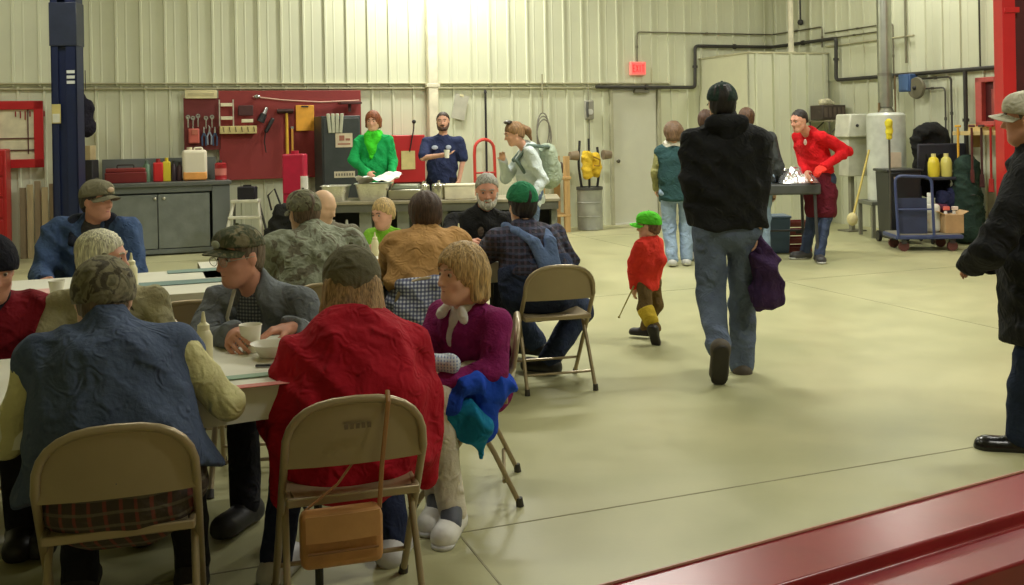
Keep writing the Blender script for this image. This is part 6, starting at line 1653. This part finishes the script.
# --- servers -----------------------------------------------------
J = Fig(PX(376, 12.30, 0.92), W(374, 136.5, 12.28), W(373, 121.5, 12.26), yaw=184, hyaw=186, hpitch=6, sh=0.18, girth=1.1, elR=W(353, 160, 12.2), haR=W(368, 173, 11.9), elL=W(393, 160, 12.25), haL=W(392, 178, 12.05))
r = person('person with red-brown hair in green sweater and lime scarf behind the foil pans', J)
body(J, r, SKP, 0.014); trousers(J, r, DKTR); shoes(J, r, DK)
top(J, r, cloth((36, 168, 92), 0.35, 0.12), t=0.026, name='sweater', foldamp=0.006, vox=0.014, hem=0.05)
S = SDF(); S.cap(J.neck + J.ax * 0.01 - J.r * 0.03, J.neck + J.ax * 0.01 + J.r * 0.03, 0.085, k=0.02); S.cap(J.neck + J.f * 0.09 - J.r * 0.05, J.chest + J.f * 0.14, 0.06, 0.05); S.cap(J.neck + J.f * 0.09 + J.r * 0.06, J.chest + J.f * 0.14, 0.055, 0.05); S.cap(J.chest + J.f * 0.14, J.chest + J.f * 0.14 - J.ax * 0.10, 0.055, 0.03); S.fold = (0.007, 1)
S.build('scarf', cloth((70, 214, 50), 0.4), r, 0.012)
hair(J, r, hairm((150, 84, 48)), t=0.018, style='bob', length=0.06, vox=0.011); face(J, r, near=False)

J = Fig(PX(444, 12.55, 0.88), W(443, 138, 12.5), W(443, 122, 12.48), yaw=182, hyaw=182, sh=0.20, girth=1.08, elR=W(423, 158, 12.35), haR=W(443, 155, 12.2), elL=W(463, 160, 12.5), haL=W(459, 180, 12.45), palm={'R': (0.2, -0.1, 1)}, hd={'R': (0.9, -0.2, 0.1)})
r = person('person in navy polo shirt with white chest patches behind the serving bench, holding a cup', J)
body(J, r, SKP, 0.012); trousers(J, r, cloth((34, 36, 50))); shoes(J, r, DK)
top(J, r, cloth((50, 58, 92), 0.3), t=0.022, name='polo_shirt', sleeve=-0.85, foldamp=0.005, vox=0.013, hem=0.03, ru=0.06)
b = r.location
for sg, nm, w_ in ((1, 'patch', 0.085), (-1, 'patch', 0.075)):
    MB().sph(J.chest + J.r * sg * 0.085 + J.f * 0.128 + J.ax * 0.03 - b, 0.5, (w_, 0.02, 0.055), n=10, rot=Matrix((J.r, J.f, J.u)).transposed()).build(nm, mat((190, 200, 220), 0.6), r)
hair(J, r, hairm((64, 46, 36)), t=0.007, line=0.036); beard(J, r, hairm((90, 64, 50)), L=0.0); face(J, r, near=False)
q = J.haR + J.hf * 0.06 + Vector((0.055, 0, -0.035)); cup(q.x, q.y - 0.02, q.z, 0.095, 0.036, 'white cup in the hand of the man in the navy polo')

# --- woman in white hoodie with backpack
J = Fig(PX(533, 10.75, 0.84), W(527, 148, 10.62), W(514, 134, 10.52), yaw=262, hyaw=256, hpitch=18, sh=0.17, girth=1.12, k=0.93, elL=W(543, 180, 10.45), haL=W(530, 200, 10.35), elR=W(506, 178, 10.8), haR=W(503, 160, 10.65))
r = person('person in pale hoodie with a brown ponytail, beside the serving bench', J)
body(J, r, SKP, 0.012); trousers(J, r, DENIM); shoes(J, r, DK)
top(J, r, cloth((198, 208, 206), 0.3, 0.06), t=0.030, name='hoodie', foldamp=0.007, ph=2, vox=0.013, hood=True, hem=0.07)
hair(J, r, hairm((150, 114, 74)), t=0.012, line=0.0)
S = SDF(); S.cap(P_(J, 0, -0.10, 0.03), P_(J, 0, -0.15, -0.02), 0.045, 0.04); S.cap(P_(J, 0, -0.15, -0.02), P_(J, 0, -0.16, -0.12), 0.035, 0.015); S.fold = (0.004, 1); S.build('ponytail', hairm((136, 100, 62)), r, 0.009)
MB().sph(P_(J, 0, 0.02, 0.135) - r.location, 0.05, (1, 1.3, 0.5), n=12).build('sunglasses', mat((50, 42, 36), 0.3), r)
face(J, r, near=False)
bp = thing('backpack', 'pale green-grey backpack on the shoulders of the woman in the white hoodie', 'backpack', J.chest - J.f * 0.24)
S = SDF(); c_ = J.chest - J.f * 0.215; S.cap(c_ + J.ax * 0.08, c_ - J.ax * 0.20, 0.10, 0.125, w=1.25, wd=J.r); S.cap(c_ - J.f * 0.07 - J.ax * .08, c_ - J.f * 0.07 - J.ax * 0.18, 0.07, 0.07, w=1.3, wd=J.r); S.fold = (0.005, 3)
S.build('pack_body', cloth((160, 172, 152), 0.3), bp, 0.012)
S = SDF()
for sg in (-1, 1):
    pts_ = [c_ + J.r * sg * 0.10 + J.ax * 0.14, J.neck + J.r * sg * 0.11 + J.ax * 0.03, J.chest + J.r * sg * 0.12 + J.f * 0.14, J.mid + J.r * sg * 0.16 + J.f * 0.05]
    for a, b2 in zip(pts_, pts_[1:]): S.cap(a, b2, 0.020, k=0.01)
S.build('shoulder_strap', cloth((104, 120, 112), 0.3), bp, 0.010)

# --- person in green vest by the door
J = Fig(PX(679, 11.0, 0.80), W(675, 147, 11.0), W(673, 134, 11.0), yaw=8, hyaw=-20, hpitch=12, sh=0.165, girth=1.1, k=0.9, anR=Vector((px2x(687, 10.95), 10.95, 0.08)), anL=Vector((px2x(673, 10.9), 10.9, 0.08)), elL=W(655, 172, 11.05), haL=W(656, 188, 11.3), elR=W(692, 172, 11.1), haR=W(688, 185, 11.35))
r = person('person in dark green vest and pale jeans, back turned, near the grey door', J)
body(J, r, SKP, 0.013); trousers(J, r, DENIML, wide=0.012); shoes(J, r, mat((190, 190, 186), 0.5))
top(J, r, cloth((150, 148, 100), 0.3), t=0.016, name='shirt', foldamp=0.004, vox=0.014)
top(J, r, cloth((46, 74, 76), 0.4), t=0.040, name='vest', sleeve=0, foldamp=0.007, vox=0.013, collar=0.0, hem=0.05)
S = SDF(); S.cap(J.neck - J.r * 0.06 + J.ax * 0.02, J.neck + J.r * 0.06 + J.ax * 0.02, 0.075, w=1, k=0.02); S.fold = (0.004, 0); S.build('collar', cloth((226, 222, 210), 0.5), r, 0.010)
hair(J, r, hairm((112, 84, 58)), t=0.026, style='bob', length=0.06, vox=0.011)

# --- people beyond the walking man
J = Fig(PX(758, 11.2, 0.92), W(753, 134, 11.2), W(746, 119, 11.2), yaw=-5, sh=0.20, girth=1.15, elR=W(778, 168, 11.2), haR=W(775, 190, 11.35))
r = person('person in dark grey jacket half hidden at the right shoulder of the walking man', J)
body(J, r, SK, 0.014); trousers(J, r, DENIML); shoes(J, r, DK); top(J, r, cloth((66, 70, 70)), t=0.036, vox=0.015, foldamp=0.007); hair(J, r, hairm((92, 62, 40)), t=0.012, line=-0.02)
J = Fig(PX(708, 11.6, 0.92), W(708, 135, 11.6), W(706, 121, 11.6), yaw=20, sh=0.18, anR=Vector((px2x(700, 11.5), 11.5, .085)), anL=Vector((px2x(692, 11.4), 11.4, .085)))
r = person('person with dark brown hair half hidden at the left shoulder of the walking man', J)
body(J, r, SK, 0.014); trousers(J, r, cloth((34, 36, 44))); shoes(J, r, mat((196, 196, 192), 0.5)); top(J, r, cloth((36, 38, 44)), t=0.022, vox=0.015); hair(J, r, hairm((80, 54, 38)), t=0.016, line=-0.02)

# --- walking man in black
J = Fig(W(727, 232, 6.16), W(725, 124, 6.12), W(722, 104, 6.14), yaw=4, hyaw=0, hpitch=2, sh=0.195, girth=1.06, hipw=0.10, k=1.04, shdrop=0.11,
        elR=W(757, 182, 6.12), haR=W(757, 227, 6.10), elL=W(692, 182, 6.12), haL=W(697, 222, 6.24),
        knR=W(743, 302, 6.26), anR=W(742, 364, 6.18), knL=W(711, 296, 6.14), anL=W(719, 348, 5.86), toeL=Vector((0.02, 0.45, -0.89)), toeR=Vector((0.15, 1, 0)))
r = person('person in black jacket, blue jeans and dark green cap walking away across the floor', J)
body(J, r, SK, 0.010); trousers(J, r, cloth((100, 112, 134), 0.45, 0.16), t=0.016, vox=0.012, wide=0.008, foldamp=0.006); shoes(J, r, mat((84, 76, 66), 0.7), sole=mat((50, 46, 42), 0.7))
top(J, r, cloth((36, 37, 39), 0.35, 0.2, 50), t=0.046, foldamp=0.008, ph=1, hood=False, collar=0.05, vox=0.012, ru=0.058, cutz=0.03, flare=-0.005)
S = SDF(); S.cap(J.neck - J.f * 0.07 - J.r * 0.08, J.neck - J.f * 0.07 + J.r * 0.08, 0.055, k=0.03); S.cap(J.neck - J.f * 0.075, J.neck - J.f * 0.10 - J.ax * 0.08, 0.05, 0.03, w=1.9, wd=J.r); S.fold = (0.006, 1); S.build('hood', cloth((33, 34, 36), 0.35), r, 0.012)
hair(J, r, hairm((34, 28, 26)), t=0.008, line=-0.03); ballcap(J, r, cloth((44, 60, 54), 0.3), deep=0.005)
# coat carried
o = thing('purple_coat', 'dark purple coat hanging from the right hand of the walking man', 'coat', (J.haR.x, J.haR.y, 0.45))
S = SDF(); S.cap(J.haR + Vector((0.0, 0, -0.05)), W(764, 268, 6.08), 0.035, 0.085, w=1.0); S.cap(W(764, 262, 6.08), W(768, 296, 6.08), 0.07, 0.075, w=1.25, wd=Vector((1, 0, 0))); S.cap(W(768, 280, 6.08), W(781, 298, 6.08), 0.06, 0.035); S.cap(W(762, 285, 6.08), W(758, 308, 6.08), 0.05, 0.03); S.fold = (0.012, 1)
S.build('coat_cloth', cloth((62, 42, 78), 0.4, 0.2), o, 0.012)
S = SDF(); S.cap(W(759, 250, 6.05), W(757, 305, 6.04), 0.022, 0.03); S.fold = (0.006, 2); S.build('sleeve', cloth((54, 36, 70), 0.4), o, 0.010)

# --- little child in red
J = Fig(W(649, 283, 7.16), W(649, 241, 7.16), W(649, 226.5, 7.15), yaw=-48, hyaw=-62, hpitch=4, sh=0.095, girth=0.72, hipw=0.055, k=0.62, hs=0.82,
        elR=W(659, 260, 7.12), haR=W(655, 282, 7.2), elL=W(634, 262, 7.10), haL=W(634, 288, 7.14),
        knR=W(656, 305, 7.2), anR=W(645, 329, 7.22), knL=W(645, 308, 7.05), anL=W(655, 330, 6.98), toeR=Vector((-0.8, 0.4, 0)), toeL=Vector((0.25, 0.3, -0.9)))
r = person('little child in red jacket and bright green cap walking left of the man in black', J)
body(J, r, SKP, 0.009); trousers(J, r, cloth((104, 84, 52), 0.3), t=0.014, vox=0.010); shoes(J, r, mat((36, 30, 30), 0.5), k=0.62, vox=0.008)
top(J, r, cloth((230, 62, 52), 0.35, 0.10, 50), t=0.030, foldamp=0.006, hood=True, collar=0.02, vox=0.009, cutz=-0.05, ru=0.062)
S = SDF(); S.cap(J.knL.lerp(J.anL, .15), J.knL.lerp(J.anL, .55), 0.062, 0.058, k=.01); S.fold = (0.003, 1); S.build('yellow_cuff', cloth((206, 176, 60)), r, 0.008)
ballcap(J, r, cloth((92, 206, 52), 0.25), deep=0.004, vl=0.085); face(J, r, near=False); hair(J, r, hairm((120, 84, 60)), t=0.004, line=-0.01)
a_, b2 = W(634, 290, 7.10), W(619, 317, 7.05)
o = thing('stick', 'thin pale stick in the hand of the child in red', 'stick', a_); MB().cyl((0, 0, 0.03), b2 - a_, 0.006, 0.004, n=8).build('shaft', mat((170, 158, 90), 0.5), o); MB().sph(b2 - a_, 0.009, n=8).build('tip', mat((160, 146, 80), 0.5), o)

# --- cook in red shirt
J = Fig(PX(822, 11.25, 0.90), W(809, 133, 11.1), W(799, 121, 10.98), yaw=244, hyaw=240, hpitch=14, sh=0.19, girth=1.1, elL=W(847, 151, 11.0), haL=W(824, 167, 10.82), elR=W(802, 158, 11.3), haR=W(806, 172, 11.1),
        anR=Vector((px2x(806, 11.35), 11.35, 0.085)), anL=Vector((px2x(820, 11.05), 11.05, 0.085)), toeL=Vector((-0.15, -1, 0)), toeR=Vector((-0.9, -0.3, 0)), palm={'L': (-0.2, 0.3, -1)})
r = person('person in red sweatshirt and dark maroon apron bending over the foil at the grill table', J)
body(J, r, SKR, 0.011); trousers(J, r, cloth((58, 68, 92), 0.4), vox=0.013); shoes(J, r, mat((60, 58, 60), 0.5), sole=mat((190, 190, 185), 0.5))
top(J, r, cloth((204, 26, 34), 0.35, 0.08, 60), t=0.028, name='sweatshirt', foldamp=0.007, ph=2, vox=0.012, cutz=0.08)
S = SDF(); S.cap(J.hip + J.ax * 0.18, J.hip - Vector((0, 0, 0.16)), 0.125, 0.15, w=1.45, wd=J.r, k=0.03); S.cap(J.hip - Vector((0, 0, 0.1)), J.hip - Vector((0, 0, 0.34)), 0.14, 0.15, w=1.4, wd=J.r); S.cut(J.hip - Vector((0, 0, 0.42)), (0, 0, -1)); S.fold = (0.005, 2)
S.build('apron', cloth((92, 26, 40), 0.3, 0.1), r, 0.013)
b = r.location; MB().sph(J.chest + J.f * 0.13 - J.r * 0.05 + J.ax * 0.04 - b, 0.5, (0.05, 0.02, 0.07), n=10, rot=Matrix((J.r, J.f, J.u)).transposed()).build('chest_print', mat((230, 200, 195), 0.6), r)
hair(J, r, hairm((42, 34, 32)), t=0.006, line=0.036); face(J, r, near=False)
S = SDF(); hand(S, J, 'L', False); S.p = [(q_[:5] + ((q_[5] + 0.008), (q_[6] + 0.008)) + q_[7:]) if q_[1] == 'cap' else q_ for q_ in S.p]; S.build('glove', cloth((226, 60, 50), 0.2), r, 0.008)

# --- man at the right edge
J = Fig(W(1044, 318, 4.66), W(1034, 158, 4.62), W(1028, 120, 4.60), yaw=292, hyaw=306, hpitch=2, sh=0.20, girth=1.2, k=1.0, belly=0.04,
        elL=W(990, 250, 4.42), haL=W(972, 262, 4.62), elR=W(1040, 250, 4.85), haR=W(990, 262, 4.85),
        knL=W(1026, 385, 4.60), anL=W(1020, 438, 4.62), knR=W(1045, 385, 4.72), anR=W(1050, 430, 4.85), toeL=Vector((-0.97, 0.25, 0)))
r = person('person in black jacket and pale cap standing at the right edge of the photo', J)
body(J, r, SKR, 0.010); trousers(J, r, cloth((40, 50, 74), 0.4), t=0.016); shoes(J, r, mat((22, 20, 20), 0.25))
top(J, r, cloth((34, 35, 37), 0.35, 0.2, 50), t=0.050, foldamp=0.008, ph=2, collar=0.06, vox=0.012, ru=0.072, hem=0.04, flare=0.02)
hair(J, r, hairm((120, 110, 96)), t=0.004, line=-0.02); ballcap(J, r, cloth((196, 192, 172), 0.3), deep=0.008, t=0.02); face(J, r)

# ================================================================ chairs
def ch(px, Y, rz, label): return chair(px2x(px, Y), Y, rz, label)
c1 = ch(121, 2.95, 17, 'tan folding chair of the person in the blue vest, nearest at left')
c2 = ch(343, 3.20, 17, 'tan folding chair with a handbag, behind the crimson jacket')
c3 = chair(-0.235, 4.24, 91, 'tan folding chair under the person in the magenta sweater')
c4 = ch(549, 5.99, 14, 'tan folding chair behind the denim overalls')
ch(186, 4.98, AWD, 'empty brown folding chair between white hair and glasses')
ch(263, 4.42, 190, 'folding chair of the person with glasses')
ch(108, 4.25, 165, 'folding chair of the white-haired person')
ch(92, 6.42, 165, 'folding chair of the person in the blue parka')
ch(-22, 4.12, 180, 'folding chair of the person in the black knit hat')
ch(318, 5.46, 20, 'folding chair of the person in the camouflage jacket')
ch(328, 7.12, 190, 'folding chair of the bald person')
ch(427, 5.62, 15, 'folding chair of the person in the tan jacket')
ch(384, 7.05, 200, 'folding chair of the small child in lime green')
ch(484, 7.46, 195, 'folding chair of the bearded person')
o = thing('plaid_shirt', 'white and navy plaid shirt draped over the chair back behind the tan jacket', 'shirt', W(420, 300, 5.36))
S = SDF()
S.cap(W(402, 286, 5.37), W(441, 281, 5.40), 0.040, k=0.03); S.cap(W(408, 292, 5.37), W(402, 322, 5.33), 0.05, 0.06, k=0.03); S.cap(W(422, 290, 5.37), W(420, 318, 5.33), 0.05, 0.06, k=0.03); S.cap(W(438, 288, 5.38), W(440, 316, 5.34), 0.045, 0.05, k=0.03); S.fold = (0.006, 1)
S.build('shirt_cloth', plaid((196, 200, 214), (60, 66, 104), (60, 66, 104), 16, 0.55), o, 0.010)
# stencil on the handbag chair, handbag
C2 = c2.matrix_basis if False else Matrix.Translation(c2.location) @ Matrix.Rotation(c2.rotation_euler.z, 4, 'Z')
st = MB()
for i in range(5): st.box((-0.03 + i * 0.017, -0.258, 0.655), (0.011, 0.003, 0.016))
s_o = st.build('stencil_mark', mat((112, 96, 74), 0.5), c2)
o = thing('handbag', 'tan leather handbag slung on the folding chair behind the crimson jacket', 'handbag', C2 @ Vector((-0.055, -0.30, 0.30)), c2.rotation_euler.z)
TAN = mat((176, 126, 76), 0.5, 0, 0.2, 40, 0.12, 10)
MB().box((0, 0, 0.055), (0.235, 0.085, 0.155)).build('bag_body', TAN, o, bevel=0.022, seg=3)
MB().grid(lambda u, v: Vector(((u - .5) * 0.21, -0.048 - 0.006 * math.sin(u * PI), 0.135 - v * 0.075)), 12, 5, 0.004).build('flap', mat((190, 142, 90), 0.45), o)
MB().tube([(-0.1, -0.05, 0.03), (0.1, -0.05, 0.03)], 0.004).build('seam', mat((130, 90, 54), 0.5), o)
MB().tube([(0.112, 0, 0.12), (0.125, 0.02, 0.24), (0.15, 0.035, 0.42), (0.152, 0.06, 0.445), (0.15, 0.078, 0.42), (0.10, 0.085, 0.30), (0.0, 0.07, 0.18), (-0.11, 0.03, 0.12)], 0.007, flat=0.5).build('strap', mat((150, 108, 64), 0.5), o)
# blue coat on the lap
o = thing('blue_coat', 'bright blue and teal coat bundled on the lap of the magenta sweater', 'coat', (px2x(478, 3.95), 3.95, 0.45))
S = SDF(); S.cap(W(448, 392, 3.84), W(496, 388, 3.92), 0.055, 0.07); S.cap(W(470, 385, 3.8), W(500, 380, 3.95), 0.05); S.cap(W(452, 402, 3.80), W(478, 425, 3.84), 0.055, 0.05); S.cap(W(490, 395, 3.86), W(482, 432, 3.86), 0.06, 0.035); S.fold = (0.014, 1)
S.build('coat_cloth', cloth((32, 74, 190), 0.35, 0.12, 40), o, 0.011)
S = SDF(); S.cap(W(448, 408, 3.79), W(478, 440, 3.82), 0.055, 0.03); S.cap(W(478, 430, 3.82), W(482, 462, 3.83), 0.035, 0.008); S.cap(W(465, 408, 3.78), W(484, 424, 3.80), 0.045, 0.04); S.fold = (0.012, 2)
S.build('lining', cloth((24, 122, 166), 0.35, 0.12, 40), o, 0.010)
o = thing('striped_cloth', 'blue and white striped cloth held in the lap of the magenta sweater', 'cloth', (px2x(440, 3.85), 3.85, 0.58))
S = SDF(); S.cap(W(430, 362, 3.84), W(452, 364, 3.80), 0.040, 0.035); S.fold = (0.006, 1)
S.build('cloth_sheet', plaid((206, 212, 222), (84, 110, 170), (206, 212, 222), 26, 0.5), o, 0.009)
# ================================================================ camera and light
cd = bpy.data.cameras.new('camera'); cam = bpy.data.objects.new('camera', cd); COL.objects.link(cam)
cd.sensor_width = 36.0; cd.lens = FPX / 1024 * 36.0; cd.shift_y = -(292.5 - PY0) / 1024; cd.clip_start = 0.05
cam.location = (0, 0, CAMZ); cam.rotation_euler = (PI / 2, ROLL, 0)
SC.camera = cam
w = bpy.data.worlds.new('world'); SC.world = w; w.use_nodes = True
w.node_tree.nodes['Background'].inputs['Color'].default_value = (1, 0.98, 0.9, 1); w.node_tree.nodes['Background'].inputs['Strength'].default_value = 0.1
SC.view_settings.view_transform = 'Standard'; SC.view_settings.look = 'None'; SC.view_settings.gamma = 1.0; SC.view_settings.use_curve_mapping = False
SC.view_settings.exposure = 0.0
try:
    SC.cycles.use_denoising = True; SC.cycles.max_bounces = 8; SC.cycles.diffuse_bounces = 5
except Exception: pass
